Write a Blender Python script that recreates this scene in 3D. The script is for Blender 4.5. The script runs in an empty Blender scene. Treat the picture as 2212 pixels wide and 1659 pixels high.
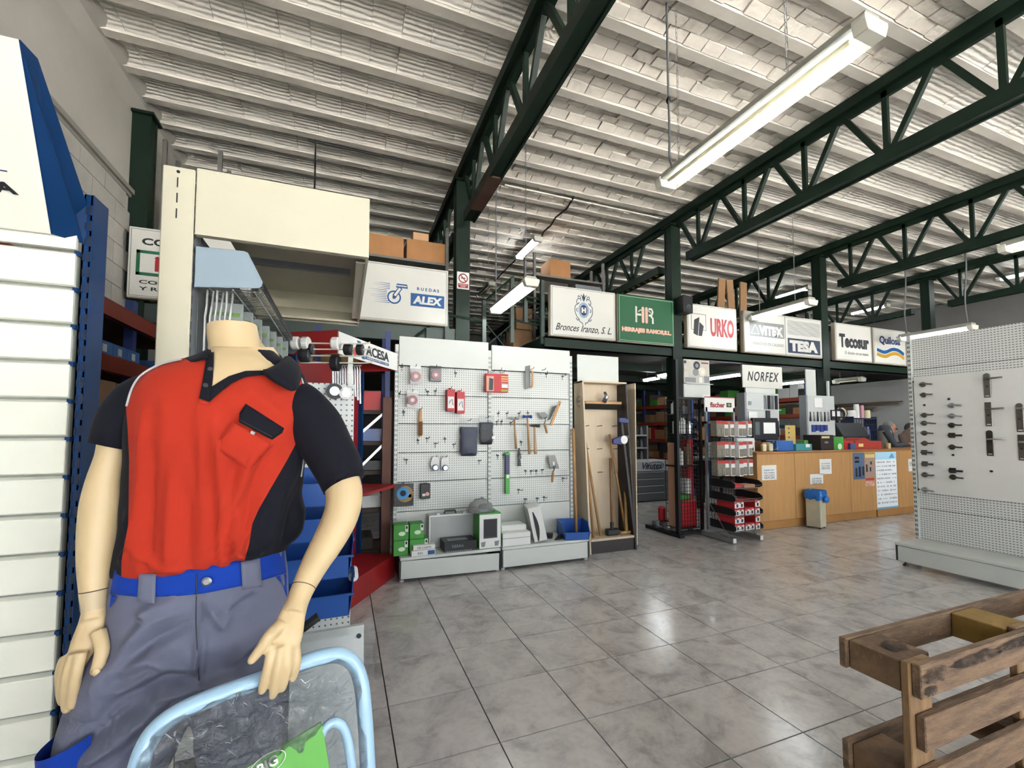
import bpy, bmesh, math, random
from mathutils import Vector, Matrix, noise
sc = bpy.context.scene
col = sc.collection
R = math.radians
random.seed(7)
# ------------------------------------------------------------------ camera
F_PX, EYE, YAW, PITCH = 942.0, 1.42, R(21.1), R(2.95)
CY_PX = 928 - F_PX * math.tan(PITCH)
cam = bpy.data.cameras.new('camera'); cam_o = bpy.data.objects.new('camera', cam); col.objects.link(cam_o)
cam.sensor_fit = 'HORIZONTAL'; cam.sensor_width = 36; cam.lens = F_PX / 2212 * 36
cam.shift_y = (CY_PX - 829.5) / 2212; cam.clip_start = 0.02; cam.clip_end = 200
cam_o.location = (0, 0, EYE); cam_o.rotation_euler = (R(90) + PITCH, 0, -YAW)
sc.camera = cam_o
# ------------------------------------------------------------------ world, daylight, exposure
w = bpy.data.worlds.new('sky'); sc.world = w; w.use_nodes = True
bg = w.node_tree.nodes['Background']; bg.inputs['Color'].default_value = (0.84, 0.92, 1.0, 1); bg.inputs['Strength'].default_value = 2.6
sc.view_settings.view_transform = 'Standard'; sc.view_settings.look = 'None'
sc.view_settings.exposure = 0.62; sc.view_settings.gamma = 1.0; sc.view_settings.use_curve_mapping = False
sc.cycles.use_denoising = True; sc.cycles.use_light_tree = False; sc.cycles.use_adaptive_sampling = True; sc.cycles.adaptive_threshold = .1; sc.cycles.max_bounces = 5; sc.cycles.diffuse_bounces = 3; sc.cycles.glossy_bounces = 4
sc.cycles.transparent_max_bounces = 10; sc.cycles.transmission_bounces = 6; sc.cycles.sample_clamp_indirect = 30
sc.cycles.caustics_reflective = False; sc.cycles.caustics_refractive = False
TUBE_POWER = 42.0          # emission of the fluorescent tubes
# sun over the street outside, coming from behind the building: it lights the pavement, whose glow comes in at the open front
sun = bpy.data.lights.new('sun', 'SUN'); sun.energy = 70.0; sun.angle = R(.5); sun.color = (1.0, .985, .96)
suno = bpy.data.objects.new('sun', sun); col.objects.link(suno); suno.location = (4, 0, 30); suno.rotation_euler = Vector((.2, -.5, -.85)).to_track_quat('-Z', 'Y').to_euler()
# daylight coming in through the open shop front behind the viewer (portal, gives no light itself)
pl = bpy.data.lights.new('shopfront_portal', 'AREA'); pl.shape = 'RECTANGLE'; pl.size = 13.6; pl.size_y = 4.1; pl.cycles.is_portal = True
plo = bpy.data.objects.new('shopfront_portal', pl); col.objects.link(plo); plo.location = (5.2, -4.2, 2.05); plo.rotation_euler = (R(90), 0, 0)

# ------------------------------------------------------------------ helpers
_fw = Vector((math.sin(YAW) * math.cos(PITCH), math.cos(YAW) * math.cos(PITCH), math.sin(PITCH)))
_rt = Vector((math.cos(YAW), -math.sin(YAW), 0)); _up = _rt.cross(_fw); EYEV = Vector((0, 0, EYE))
def _on(x, y, ax, v):      # measured point: the sight line of a photo pixel met with a plane of known place
    d = _rt * ((x - 1106) / F_PX) - _up * ((y - CY_PX) / F_PX) + _fw
    return EYEV + d * ((v - EYEV[ax]) / d[ax])
def PX(x, y, X): return _on(x, y, 0, X)
def PY(x, y, Y): return _on(x, y, 1, Y)
def PZ(x, y, Z=0.0): return _on(x, y, 2, Z)

def lin(c):
    if isinstance(c, str):
        c = tuple(int(c[i:i + 2], 16) / 255 for i in (0, 2, 4))
    return tuple((v / 12.92 if v <= .04045 else ((v + .055) / 1.055) ** 2.4) for v in c)
MATS = {}
def mat(name, c, rough=.6, metal=0.0, var=None, bump=None, c2=None, coat=0.0, emit=None, alpha=None, trans=0.0, spec=None, wpos=False, stretch=None):
    """var=(scale, amount) noise between c and c2 (or a darker c); bump=(scale, strength)."""
    if name in MATS: return MATS[name]
    m = bpy.data.materials.new(name); MATS[name] = m; m.use_nodes = True
    nt = m.node_tree; b = nt.nodes['Principled BSDF']; L = lin(c)
    b.inputs['Base Color'].default_value = (*L, 1); b.inputs['Roughness'].default_value = rough; b.inputs['Metallic'].default_value = metal
    if spec is not None: b.inputs['Specular IOR Level'].default_value = spec
    if coat: b.inputs['Coat Weight'].default_value = coat; b.inputs['Coat Roughness'].default_value = .08
    if trans: b.inputs['Transmission Weight'].default_value = trans
    if alpha is not None: b.inputs['Alpha'].default_value = alpha
    if emit: b.inputs['Emission Color'].default_value = (*lin(emit[0]), 1); b.inputs['Emission Strength'].default_value = emit[1]
    if var or bump:
        if wpos: src = nt.nodes.new('ShaderNodeNewGeometry').outputs['Position']
        else: src = nt.nodes.new('ShaderNodeTexCoord').outputs['Object']
        if stretch:
            mp = nt.nodes.new('ShaderNodeMapping'); mp.inputs['Scale'].default_value = stretch
            nt.links.new(src, mp.inputs['Vector']); src = mp.outputs['Vector']
    if var:
        n = nt.nodes.new('ShaderNodeTexNoise'); n.inputs['Scale'].default_value = var[0]; n.inputs['Detail'].default_value = 6; n.inputs['Roughness'].default_value = .62
        nt.links.new(src, n.inputs['Vector'])
        r = nt.nodes.new('ShaderNodeValToRGB'); r.color_ramp.elements[0].position = .3; r.color_ramp.elements[1].position = .7
        L2 = lin(c2) if c2 else tuple(v * (1 - var[1]) for v in L)
        r.color_ramp.elements[0].color = (*L2, 1); r.color_ramp.elements[1].color = (*L, 1)
        nt.links.new(n.outputs['Fac'], r.inputs['Fac']); nt.links.new(r.outputs['Color'], b.inputs['Base Color'])
    if bump:
        n2 = nt.nodes.new('ShaderNodeTexNoise'); n2.inputs['Scale'].default_value = bump[0]; n2.inputs['Detail'].default_value = 4
        nt.links.new(src, n2.inputs['Vector'])
        bp = nt.nodes.new('ShaderNodeBump'); bp.inputs['Strength'].default_value = bump[1]; bp.inputs['Distance'].default_value = .01
        nt.links.new(n2.outputs['Fac'], bp.inputs['Height']); nt.links.new(bp.outputs['Normal'], b.inputs['Normal'])
    return m

class MB:
    """collects shapes; build() links them as one mesh object"""
    def __init__(s): s.v = []; s.f = []
    def add(s, vs, fs):
        o = len(s.v); s.v += [Vector(p) for p in vs]; s.f += [tuple(i + o for i in q) for q in fs]; return s
    def box(s, x0, x1, y0, y1, z0, z1):
        return s.add([(x0, y0, z0), (x1, y0, z0), (x1, y1, z0), (x0, y1, z0), (x0, y0, z1), (x1, y0, z1), (x1, y1, z1), (x0, y1, z1)],
                     [(0, 3, 2, 1), (4, 5, 6, 7), (0, 1, 5, 4), (1, 2, 6, 5), (2, 3, 7, 6), (3, 0, 4, 7)])
    def cbox(s, c, sx, sy, sz, m=None):
        c = Vector(c); n = len(s.v); s.box(-sx / 2, sx / 2, -sy / 2, sy / 2, -sz / 2, sz / 2)
        for i in range(n, len(s.v)): s.v[i] = c + ((m @ s.v[i]) if m else s.v[i])
        return s
    def bar(s, a, b, w, t, up=(0, 0, 1)):      # rectangular bar from a to b, w across, t along 'up'
        a, b = Vector(a), Vector(b); d = (b - a).normalized(); u = Vector(up)
        x = d.cross(u)
        if x.length < 1e-4: x = d.cross(Vector((0, 1, 0)))
        x.normalize(); u = x.cross(d).normalized(); vs = []
        for p in (a, b):
            for i, j in ((-1, -1), (1, -1), (1, 1), (-1, 1)): vs.append(p + x * (w / 2 * i) + u * (t / 2 * j))
        return s.add(vs, [(3, 2, 1, 0), (4, 5, 6, 7), (0, 1, 5, 4), (1, 2, 6, 5), (2, 3, 7, 6), (3, 0, 4, 7)])
    def tube(s, pts, r, n=8, closed=False, cap=True, flat=1.0, upv=None):
        pts = [Vector(p) for p in pts]; k = len(pts); rs = r if isinstance(r, (list, tuple)) else [r] * k
        o = len(s.v); u = None
        for i, p in enumerate(pts):
            a = pts[i - 1] if (i or closed) else pts[i]; b = pts[(i + 1) % k] if (i < k - 1 or closed) else pts[i]
            d = (b - a).normalized()
            if u is None:
                u = Vector(upv) if upv else (Vector((0, 0, 1)) if abs(d.z) < .9 else Vector((0, 1, 0)))
            u = (u - d * u.dot(d)); u.normalize(); x = d.cross(u)
            for j in range(n):
                t = 2 * math.pi * j / n; s.v.append(p + x * (math.cos(t) * rs[i]) + u * (math.sin(t) * rs[i] * flat))
        m = k if closed else k - 1
        for i in range(m):
            for j in range(n):
                a = o + i * n + j; b = o + i * n + (j + 1) % n; c = o + ((i + 1) % k) * n + (j + 1) % n; d = o + ((i + 1) % k) * n + j
                s.f.append((a, b, c, d))
        if cap and not closed:
            s.f.append(tuple(o + j for j in reversed(range(n)))); s.f.append(tuple(o + (k - 1) * n + j for j in range(n)))
        return s
    def cyl(s, a, b, r, n=16, r2=None): return s.tube([a, b], [r, r if r2 is None else r2], n)
    def lathe(s, c, prof, n=20, axis='z', cap=True):   # prof: (radius, height) pairs along axis from c
        c = Vector(c); o = len(s.v)
        for rr, h in prof:
            for j in range(n):
                t = 2 * math.pi * j / n; a, b = rr * math.cos(t), rr * math.sin(t)
                s.v.append(c + (Vector((a, b, h)) if axis == 'z' else Vector((a, h, -b)) if axis == 'y' else Vector((h, a, b))))
        k = len(prof)
        for i in range(k - 1):
            for j in range(n): s.f.append((o + i * n + j, o + i * n + (j + 1) % n, o + (i + 1) * n + (j + 1) % n, o + (i + 1) * n + j))
        if cap: s.f.append(tuple(o + j for j in reversed(range(n)))); s.f.append(tuple(o + (k - 1) * n + j for j in range(n)))
        return s
    def prism(s, poly, n, t, org=(0, 0, 0), ux=(1, 0, 0), uy=(0, 0, 1)):   # 2d outline in plane (ux,uy), extruded t along n
        org, ux, uy, n = Vector(org), Vector(ux), Vector(uy), Vector(n); k = len(poly)
        vs = [org + ux * a + uy * b for a, b in poly]; vs += [p + n * t for p in vs]
        fl = ux.cross(uy).dot(n * t) > 0
        area = sum(poly[i - 1][0] * poly[i][1] - poly[i][0] * poly[i - 1][1] for i in range(k))
        if area < 0: fl = not fl
        f0 = tuple(range(k)); f1 = tuple(range(k, 2 * k))
        fs = [tuple(reversed(f0)) if fl else f0, f1 if fl else tuple(reversed(f1))]
        for i in range(k):
            q = (i, (i + 1) % k, (i + 1) % k + k, i + k); fs.append(q if fl else tuple(reversed(q)))
        return s.add(vs, fs)
    def sphere(s, c, r, nu=12, nv=8, sx=1, sy=1, sz=1):
        c = Vector(c); o = len(s.v); s.v.append(c + Vector((0, 0, -r * sz)))
        for i in range(1, nv):
            p = -math.pi / 2 + math.pi * i / nv
            for j in range(nu):
                t = 2 * math.pi * j / nu; s.v.append(c + Vector((r * sx * math.cos(p) * math.cos(t), r * sy * math.cos(p) * math.sin(t), r * sz * math.sin(p))))
        s.v.append(c + Vector((0, 0, r * sz))); T = len(s.v) - 1
        for j in range(nu): s.f.append((o, o + 1 + (j + 1) % nu, o + 1 + j))
        for i in range(nv - 2):
            for j in range(nu):
                a = o + 1 + i * nu + j; b = o + 1 + i * nu + (j + 1) % nu; s.f.append((a, b, b + nu, a + nu))
        for j in range(nu): s.f.append((T, T - nu + j, T - nu + (j + 1) % nu))
        return s
    def loft(s, rings, cap=True, closed=True):
        o = len(s.v); n = len(rings[0])
        for rg in rings: s.v += [Vector(p) for p in rg]
        for i in range(len(rings) - 1):
            for j in range(n if closed else n - 1): s.f.append((o + i * n + j, o + i * n + (j + 1) % n, o + (i + 1) * n + (j + 1) % n, o + (i + 1) * n + j))
        if cap and closed: s.f.append(tuple(o + j for j in reversed(range(n)))); s.f.append(tuple(o + (len(rings) - 1) * n + j for j in range(n)))
        return s
    def rotate(s, m, c=(0, 0, 0), i0=0):
        c = Vector(c)
        for i in range(i0, len(s.v)): s.v[i] = c + m @ (s.v[i] - c)
        return s
    def mesh(s, name, m=None, smooth=False, off=None):
        me = bpy.data.meshes.new(name); off = off or Vector()
        me.from_pydata([tuple(p - off) for p in s.v], [], s.f); me.validate(); me.update()
        if m: me.materials.append(m)
        if smooth: me.shade_smooth() if hasattr(me, 'shade_smooth') else None
        return me
OFF = {}; FACE = {}
def base_off(o):
    while o is not None:
        if o.name in OFF: return OFF[o.name]
        o = o.parent
    return Vector()
def tag(o, label=None, cat=None, group=None, kind=None):
    if label: o['label'] = label
    if cat: o['category'] = cat
    if group: o['group'] = group
    if kind: o['kind'] = kind
    return o
def thing(name, label, cat, loc=(0, 0, 0), group=None, rz=0.0, local=False, kind=None):
    o = bpy.data.objects.new(name, None); col.objects.link(o); o.location = loc; o.rotation_euler = (0, 0, rz); o.empty_display_size = .05
    OFF[o.name] = Vector() if local else Vector(loc)
    return tag(o, label, cat, group, kind)
def part(mb, name, m, parent=None, smooth=False, bevel=0.0, label=None, kind=None, sub=0, autosm=False, seg=1):
    me = mb if isinstance(mb, bpy.types.Mesh) else mb.mesh(name, m, smooth, base_off(parent))
    o = bpy.data.objects.new(name, me); col.objects.link(o)
    if parent is not None: o.parent = parent
    if bevel:
        bm = o.modifiers.new('bevel', 'BEVEL'); bm.width = bevel; bm.segments = seg; bm.limit_method = 'ANGLE'; bm.angle_limit = R(35)
    if sub:
        q = o.modifiers.new('subdivision', 'SUBSURF'); q.levels = sub; q.render_levels = sub
    if label: o['label'] = label
    if kind: o['kind'] = kind
    return o
def solo(mb, name, m, label, cat, group=None, kind=None, org=None, **kw):
    """a thing that is one mesh; its origin is put at its base"""
    if org is None:
        xs = [p.x for p in mb.v]; ys = [p.y for p in mb.v]; zs = [p.z for p in mb.v]
        org = Vector(((min(xs) + max(xs)) / 2, (min(ys) + max(ys)) / 2, min(zs)))
    me = mb.mesh(name, m, kw.pop('smooth', False), org)
    o = part(me, name, m, None, **kw); o.location = org; return tag(o, label, cat, group, kind)
def struct(mb, name, m, parent=None, **kw):
    o = part(mb, name, m, parent, **kw)
    if parent is None: o['kind'] = 'structure'
    return o
def inst(me, name, parent=None, loc=(0, 0, 0), rot=None, scale=None):
    o = bpy.data.objects.new(name, me); col.objects.link(o); o.parent = parent; o.location = Vector(loc) - (base_off(parent) if parent else Vector())
    if rot: o.rotation_euler = rot
    if scale: o.scale = scale
    return o
def copy_tree(o, parent=None):
    c = o.copy(); col.objects.link(c); c.parent = parent
    if parent is not None: c.matrix_parent_inverse = o.matrix_parent_inverse
    if o.name in OFF: OFF[c.name] = OFF[o.name]
    for ch in list(o.children): copy_tree(ch, c)
    return c
def dup(o, loc, rz=None, label=None, scale=None):
    c = copy_tree(o); c.location = loc
    if rz is not None: c.rotation_euler.z = rz
    if label: c['label'] = label
    if scale: c.scale = scale
    return c
def text_mesh(txt, size=.1, bold=0.0, sx=1.0, shear=0.0, spacing=1.0, depth=.002, align='CENTER', wspace=1.0, lh=1.0):
    cu = bpy.data.curves.new('t', 'FONT'); cu.body = txt; cu.size = size; cu.offset = bold; cu.shear = shear; cu.space_character = spacing; cu.space_word = wspace; cu.space_line = lh
    cu.extrude = depth / 2; cu.align_x = align; cu.align_y = 'CENTER'; cu.resolution_u = 3
    o = bpy.data.objects.new('t', cu); col.objects.link(o)
    dg = bpy.context.evaluated_depsgraph_get(); me = bpy.data.meshes.new_from_object(o.evaluated_get(dg))
    bpy.data.objects.remove(o); bpy.data.curves.remove(cu)
    for v in me.vertices: v.co.x *= sx
    return me
def text(txt, m, parent, c, size, w=None, h=None, face='-y', name='lettering', **kw):
    """lettering standing on a face; fitted to width w and height h when given; c = its centre (world)"""
    parent = FACE.get(parent.name, parent); me = text_mesh(txt, size, **kw); vs = me.vertices
    if len(vs):
        x0, x1 = min(v.co.x for v in vs), max(v.co.x for v in vs); y0, y1 = min(v.co.y for v in vs), max(v.co.y for v in vs)
        fx = (w / (x1 - x0)) if w else 1; fy = (h / (y1 - y0)) if h else (fx if w else 1)
        if h and not w: fx = fy
        for v in vs: v.co.x = (v.co.x - (x0 + x1) / 2) * fx; v.co.y = (v.co.y - (y0 + y1) / 2) * fy
    c = Vector(c)
    M3 = {'-y': Matrix(((1, 0, 0), (0, 0, -1), (0, 1, 0))), '-x': Matrix(((0, 0, -1), (-1, 0, 0), (0, 1, 0))), 'z': Matrix.Identity(3)}[face] if isinstance(face, str) else face
    off = base_off(parent)
    for v in vs: v.co = M3 @ v.co + c - off
    me.materials.clear(); me.materials.append(m); me.name = name
    o = bpy.data.objects.new(name, me); col.objects.link(o); o.parent = parent; return o
def crom(ps, n):
    """Catmull-Rom through tuples"""
    out = []; k = len(ps)
    for i in range(k - 1):
        p0, p1, p2, p3 = ps[max(i - 1, 0)], ps[i], ps[i + 1], ps[min(i + 2, k - 1)]
        for j in range(n):
            t = j / n; out.append(tuple(.5 * (2 * b + (c - a) * t + (2 * a - 5 * b + 4 * c - d) * t * t + (3 * b - a - 3 * c + d) * t ** 3) for a, b, c, d in zip(p0, p1, p2, p3)))
    out.append(tuple(ps[-1])); return out
def lerp_tab(tab, x):
    if x <= tab[0][0]: return tab[0][1]
    for (a, b), (c, d) in zip(tab, tab[1:]):
        if x <= c: return b + (d - b) * (x - a) / (c - a)
    return tab[-1][1]

# ------------------------------------------------------------------ shared materials
GREEN = mat('dark_green_paint', '15261b', .5, var=(3, .35), spec=.25)
WHITE = mat('white_steel', 'c6c9c3', .4, var=(2, .05))
CREAM = mat('cream_steel', 'c4bea8', .38, var=(2.5, .04))
BLACK = mat('black_plastic', '141416', .45)
DGREY = mat('dark_grey', '2d2f32', .5)
GREY = mat('mid_grey', '7d8084', .5)
STEEL = mat('bare_steel', 'a8aaac', .3, .9)
DSTEEL = mat('dark_wire_steel', '3c3d3f', .4, .7)
CARD = mat('cardboard', 'a8784c', .85, var=(4, .2))
CARD2 = mat('pale_cardboard', 'c39a72', .85, var=(4, .2))
PAPER = mat('paper_white', 'd6d6d2', .8)
BLUE = mat('blue_plastic', '0b4286', .35)
RED = mat('red_plastic', 'b01f24', .4)
GREENBOX = mat('green_carton', '3f8f35', .55)
WOOD = mat('pale_tool_wood', 'a97f4e', .55, var=(9, .3), stretch=(4, 4, .6))
ORANGE = mat('orange_rack_paint', '96391f', .5, var=(4, .3))
RACKBLUE = mat('blue_rack_paint', '22356e', .5)
INK = mat('black_ink', '16181c', .6)
# ================================================================== THE SETTING
XL, XR, YB, YF = -2.05, 15.2, 15.0, -4.2      # inner faces of the hall
# ---- floor tiles
def tile_material():
    m = bpy.data.materials.new('marbled_floor_tile'); m.use_nodes = True; nt = m.node_tree; b = nt.nodes['Principled BSDF']
    geo = nt.nodes.new('ShaderNodeNewGeometry'); oi = nt.nodes.new('ShaderNodeObjectInfo')
    ad = nt.nodes.new('ShaderNodeVectorMath'); ad.operation = 'MULTIPLY_ADD'
    cmb = nt.nodes.new('ShaderNodeCombineXYZ'); mu = nt.nodes.new('ShaderNodeMath'); mu.operation = 'MULTIPLY'; mu.inputs[1].default_value = 40
    nt.links.new(oi.outputs['Random'], mu.inputs[0]); nt.links.new(mu.outputs[0], cmb.inputs['Z'])
    ad.inputs[1].default_value = (1, 1, 1); nt.links.new(geo.outputs['Position'], ad.inputs[0]); nt.links.new(cmb.outputs[0], ad.inputs[2])
    def nz(scale, detail, rough, dist=0):
        n = nt.nodes.new('ShaderNodeTexNoise'); n.inputs['Scale'].default_value = scale; n.inputs['Detail'].default_value = detail
        n.inputs['Roughness'].default_value = rough; n.inputs['Distortion'].default_value = dist; nt.links.new(ad.outputs[0], n.inputs['Vector']); return n
    n1 = nz(4.5, 8, .68, .6); r1 = nt.nodes.new('ShaderNodeValToRGB')
    r1.color_ramp.elements[0].position = .36; r1.color_ramp.elements[1].position = .60
    r1.color_ramp.elements[0].color = (*lin('96918d'), 1); r1.color_ramp.elements[1].color = (*lin('bcb7b2'), 1)
    e = r1.color_ramp.elements.new(.47); e.color = (*lin('b0aba7'), 1)
    nt.links.new(n1.outputs['Fac'], r1.inputs['Fac'])
    n2 = nz(30, 4, .6); mx = nt.nodes.new('ShaderNodeMix'); mx.data_type = 'RGBA'; mx.blend_type = 'MULTIPLY'; mx.inputs['Factor'].default_value = .35
    r2 = nt.nodes.new('ShaderNodeValToRGB'); r2.color_ramp.elements[0].position = .35; r2.color_ramp.elements[1].position = .55; r2.color_ramp.elements[0].color = (.72, .72, .72, 1)
    nt.links.new(n2.outputs['Fac'], r2.inputs['Fac']); nt.links.new(r1.outputs['Color'], mx.inputs['A']); nt.links.new(r2.outputs['Color'], mx.inputs['B'])
    nt.links.new(mx.outputs['Result'], b.inputs['Base Color'])
    n3 = nz(9, 5, .6); r3 = nt.nodes.new('ShaderNodeMapRange'); r3.inputs['To Min'].default_value = .10; r3.inputs['To Max'].default_value = .28
    nt.links.new(n3.outputs['Fac'], r3.inputs['Value']); nt.links.new(r3.outputs[0], b.inputs['Roughness'])
    bp = nt.nodes.new('ShaderNodeBump'); bp.inputs['Strength'].default_value = .08; bp.inputs['Distance'].default_value = .004
    n4 = nz(60, 3, .6); nt.links.new(n4.outputs['Fac'], bp.inputs['Height']); nt.links.new(bp.outputs['Normal'], b.inputs['Normal'])
    return m
TILE = tile_material()
GROUT = mat('dark_grout', '35302c', .9)
floor = struct(MB().box(XL - .3, XR + .3, YF, YB, -.12, -.008), 'floor', GROUT)
TS, TX, TY = .45, 1.14, 1.939
tm = MB().add([(-TS/2+.0022, -TS/2+.0022, -.008), (TS/2-.0022, -TS/2+.0022, -.008), (TS/2-.0022, TS/2-.0022, -.008), (-TS/2+.0022, TS/2-.0022, -.008),
               (-TS/2+.0032, -TS/2+.0032, 0), (TS/2-.0032, -TS/2+.0032, 0), (TS/2-.0032, TS/2-.0032, 0), (-TS/2+.0032, TS/2-.0032, 0)],
              [(4, 5, 6, 7), (0, 1, 5, 4), (1, 2, 6, 5), (2, 3, 7, 6), (3, 0, 4, 7)]).mesh('tile', TILE)
cells = []
for i in range(-8, 32):
    for j in range(-19, 29):
        x, y = TX + (i + .5) * TS, TY + (j + .5) * TS
        if XL - .2 < x < XR and YF + .2 < y < YB:
            d = _fw.x * x + _fw.y * y; l = _rt.x * x + _rt.y * y
            seen = d > .9 and abs(l / d) < 1.25 and y > .6 and x > -.3
            hid = y > 5.0 and (x < 2.6 or x > 7)
            cells.append((not seen, hid, d, x, y))
cells.sort(); far = MB()
for k, (_, _, _, x, y) in enumerate(cells):
    if k < 298: inst(tm, 'tile', floor, (x, y, 0))
    else:
        g = TS / 2 - .0028; far.add([(x - g, y - g, 0), (x + g, y - g, 0), (x + g, y + g, 0), (x - g, y + g, 0), (x - g, y - g, -.008), (x + g, y - g, -.008), (x + g, y + g, -.008), (x - g, y + g, -.008)],
                                    [(0, 1, 2, 3), (4, 5, 1, 0), (5, 6, 2, 1), (6, 7, 3, 2), (7, 4, 0, 3)])
part(far, 'tile_field', TILE, floor, kind='stuff')
street = struct(MB().box(-40, 50, -60, YF - .01, -.2, -.02), 'ground_street', mat('street_concrete', 'cbcac7', .9))

# ---- ceiling: concrete joists with hollow-block vaults between them
def ceil_material(name, c, c2, groove):
    m = mat(name, c, .85, var=(1.3, .2), c2=c2, wpos=True); nt = m.node_tree; b = nt.nodes['Principled BSDF']
    geo = nt.nodes.new('ShaderNodeNewGeometry'); mp = nt.nodes.new('ShaderNodeMapping'); mp.inputs['Scale'].default_value = (.35, 1, 1)
    wv = nt.nodes.new('ShaderNodeTexWave'); wv.wave_type = 'BANDS'; wv.bands_direction = 'Y'; wv.inputs['Scale'].default_value = 7.0; wv.inputs['Distortion'].default_value = 2.2; wv.inputs['Detail'].default_value = 3; wv.inputs['Detail Scale'].default_value = 3
    nt.links.new(geo.outputs['Position'], mp.inputs['Vector']); nt.links.new(mp.outputs['Vector'], wv.inputs['Vector'])
    n = nt.nodes.new('ShaderNodeTexNoise'); n.inputs['Scale'].default_value = 22; n.inputs['Detail'].default_value = 4; nt.links.new(geo.outputs['Position'], n.inputs['Vector'])
    ma = nt.nodes.new('ShaderNodeMath'); ma.operation = 'MULTIPLY_ADD'; ma.inputs[1].default_value = groove; nt.links.new(wv.outputs['Fac'], ma.inputs[0]); nt.links.new(n.outputs['Fac'], ma.inputs[2])
    bp = nt.nodes.new('ShaderNodeBump'); bp.inputs['Strength'].default_value = .8; bp.inputs['Distance'].default_value = .008
    nt.links.new(ma.outputs[0], bp.inputs['Height']); nt.links.new(bp.outputs['Normal'], b.inputs['Normal']); return m
CBLK = ceil_material('whitewashed_block', 'f3ede2', 'dfd9ce', .9)
CBRK = ceil_material('whitewashed_brick', 'f4ecdf', 'ddd4c7', .12)
CJST = mat('whitewashed_concrete', 'ddd6ca', .85, var=(2, .12), wpos=True, bump=(25, .25))
ceiling = struct(MB().box(XL - .3, XR + .3, YF - .2, YB + .2, 4.955, 5.1), 'ceiling', mat('ceiling_shadow_joint', '4a4641', .9))
JP, J0, JW, ZC = .405, 3.75, .092, 4.80
jm = MB().box(XL, XR, -JW / 2, JW / 2, 0, .16).mesh('joist', CJST)
js = [J0 + JP * k for k in range(-25, 28)]
for y in js: inst(jm, 'joist', ceiling, (0, y, ZC))
span = JP - JW - .01
def vault(x, n=6):  # height of the soffit above the joist foot across the span, 0..1
    return .018 + .026 * (1 - (2 * x - 1) ** 2)
def block_mesh(length, name, m):
    ps = [(i / 6, vault(i / 6)) for i in range(7)]
    poly = [((t - .5) * span, h) for t, h in ps] + [(span / 2, .15), (-span / 2, .15)]
    return MB().prism(poly, (1, 0, 0), length, (-length / 2, 0, 0), (0, 1, 0), (0, 0, 1)).mesh(name, m)
def brick_mesh(t0, t1, length, name, m):
    poly = [((t0 - .5) * span + .003, vault(t0)), ((t1 - .5) * span - .003, vault(t1)), ((t1 - .5) * span - .003, .15), ((t0 - .5) * span + .003, .15)]
    return MB().prism(poly, (1, 0, 0), length, (-length / 2, 0, 0), (0, 1, 0), (0, 0, 1)).mesh(name, m)
BL, KL = .253, .205
blk = block_mesh(BL - .010, 'ceiling_block', CBLK); rows3 = [brick_mesh(k / 3, (k + 1) / 3, KL - .009, 'ceiling_brick', CBRK) for k in range(3)]
blocks, bricks = [], []
for y in js[:-1]:
    yc = y + JP / 2
    for bay in range(5):
        x0 = XL if bay == 0 else 1.39 + 3.43 * (bay - 1); x1 = 1.39 + 3.43 * bay
        if bay == 1:
            n = int((x1 - x0) / KL) + 1
            for r in range(3):
                sh = random.choice((0, .5, .25)) * KL
                for i in range(n + 1):
                    cx = x0 + (i + .5) * KL - sh
                    bricks.append((cx, yc, r, random.uniform(-.011, .011)))
        else:
            n = int((x1 - x0) / BL) + 1
            for i in range(n):
                cx = x0 + (i + .5) * (x1 - x0) / n
                if cx < XR: blocks.append((cx, yc, bay, random.uniform(-.007, .007)))
def inview(x, y, z=4.85):
    d = Vector((x, y, z)) - EYEV; f = d.dot(_fw)
    if f < .5: return 99
    u, v = 1106 + F_PX * d.dot(_rt) / f, CY_PX - F_PX * d.dot(_up) / f
    return f if (-80 < u < 2292 and -80 < v < 720) else 99
blocks.sort(key=lambda q: inview(q[0], q[1])); bricks.sort(key=lambda q: inview(q[0], q[1]))
mb = MB(); mk = MB()
def stamp(dst, me, loc):
    o = len(dst.v); loc = Vector(loc); dst.v += [v.co + loc for v in me.vertices]; dst.f += [tuple(i + o for i in p.vertices) for p in me.polygons]
for k, (x, y, bay, dz) in enumerate(blocks):
    if k < 298: inst(blk, 'ceiling_block', ceiling, (x, y, ZC + dz))
    else: stamp(mb, blk, (x, y, ZC + dz))
for k, (x, y, r, dz) in enumerate(bricks):
    if k < 298: inst(rows3[r], 'ceiling_brick', ceiling, (x, y, ZC + dz))
    else: stamp(mk, rows3[r], (x, y, ZC + dz))
part(mb, 'block_field', CBLK, ceiling, kind='stuff'); part(mk, 'brick_field', CBRK, ceiling, kind='stuff')

# ---- walls
PLAST = mat('grey_plaster', 'b5b0a6', .9, var=(1.2, .12), bump=(14, .15), wpos=True)
DARKW = mat('far_wall_paint', '6f6d6a', .9, var=(1, .2))
wall_left = struct(MB().box(XL - .25, XL, YF, YB, -.1, 4.96), 'wall_left', PLAST)
BLKM = mat('painted_block', 'b3aea5', .85, var=(5, .15), bump=(30, .3), wpos=True)
bw = MB().box(0, .03, -.197, .197, -.097, .097).mesh('block', BLKM)
for r in range(14):
    for i in range(10):
        inst(bw, 'block', wall_left, (XL - .012, 1.45 + .4 * i + (.2 if r % 2 else 0), 3.68 - .2 * r))
fil = MB().prism([(0, 0), (.16, 0), (.05, -.05), (0, -.22)], (0, 1, 0), YB - YF, (XL, YF, 4.84), (1, 0, 0), (0, 0, 1)); struct(fil, 'trim_1', PLAST)
wall_back = struct(MB().box(XL - .3, XR + .3, YB, YB + .2, -.1, 4.96), 'wall_back', DARKW)
wall_right = struct(MB().box(XR, XR + .2, YF, YB, -.1, 4.96), 'wall_right', DARKW)
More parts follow.
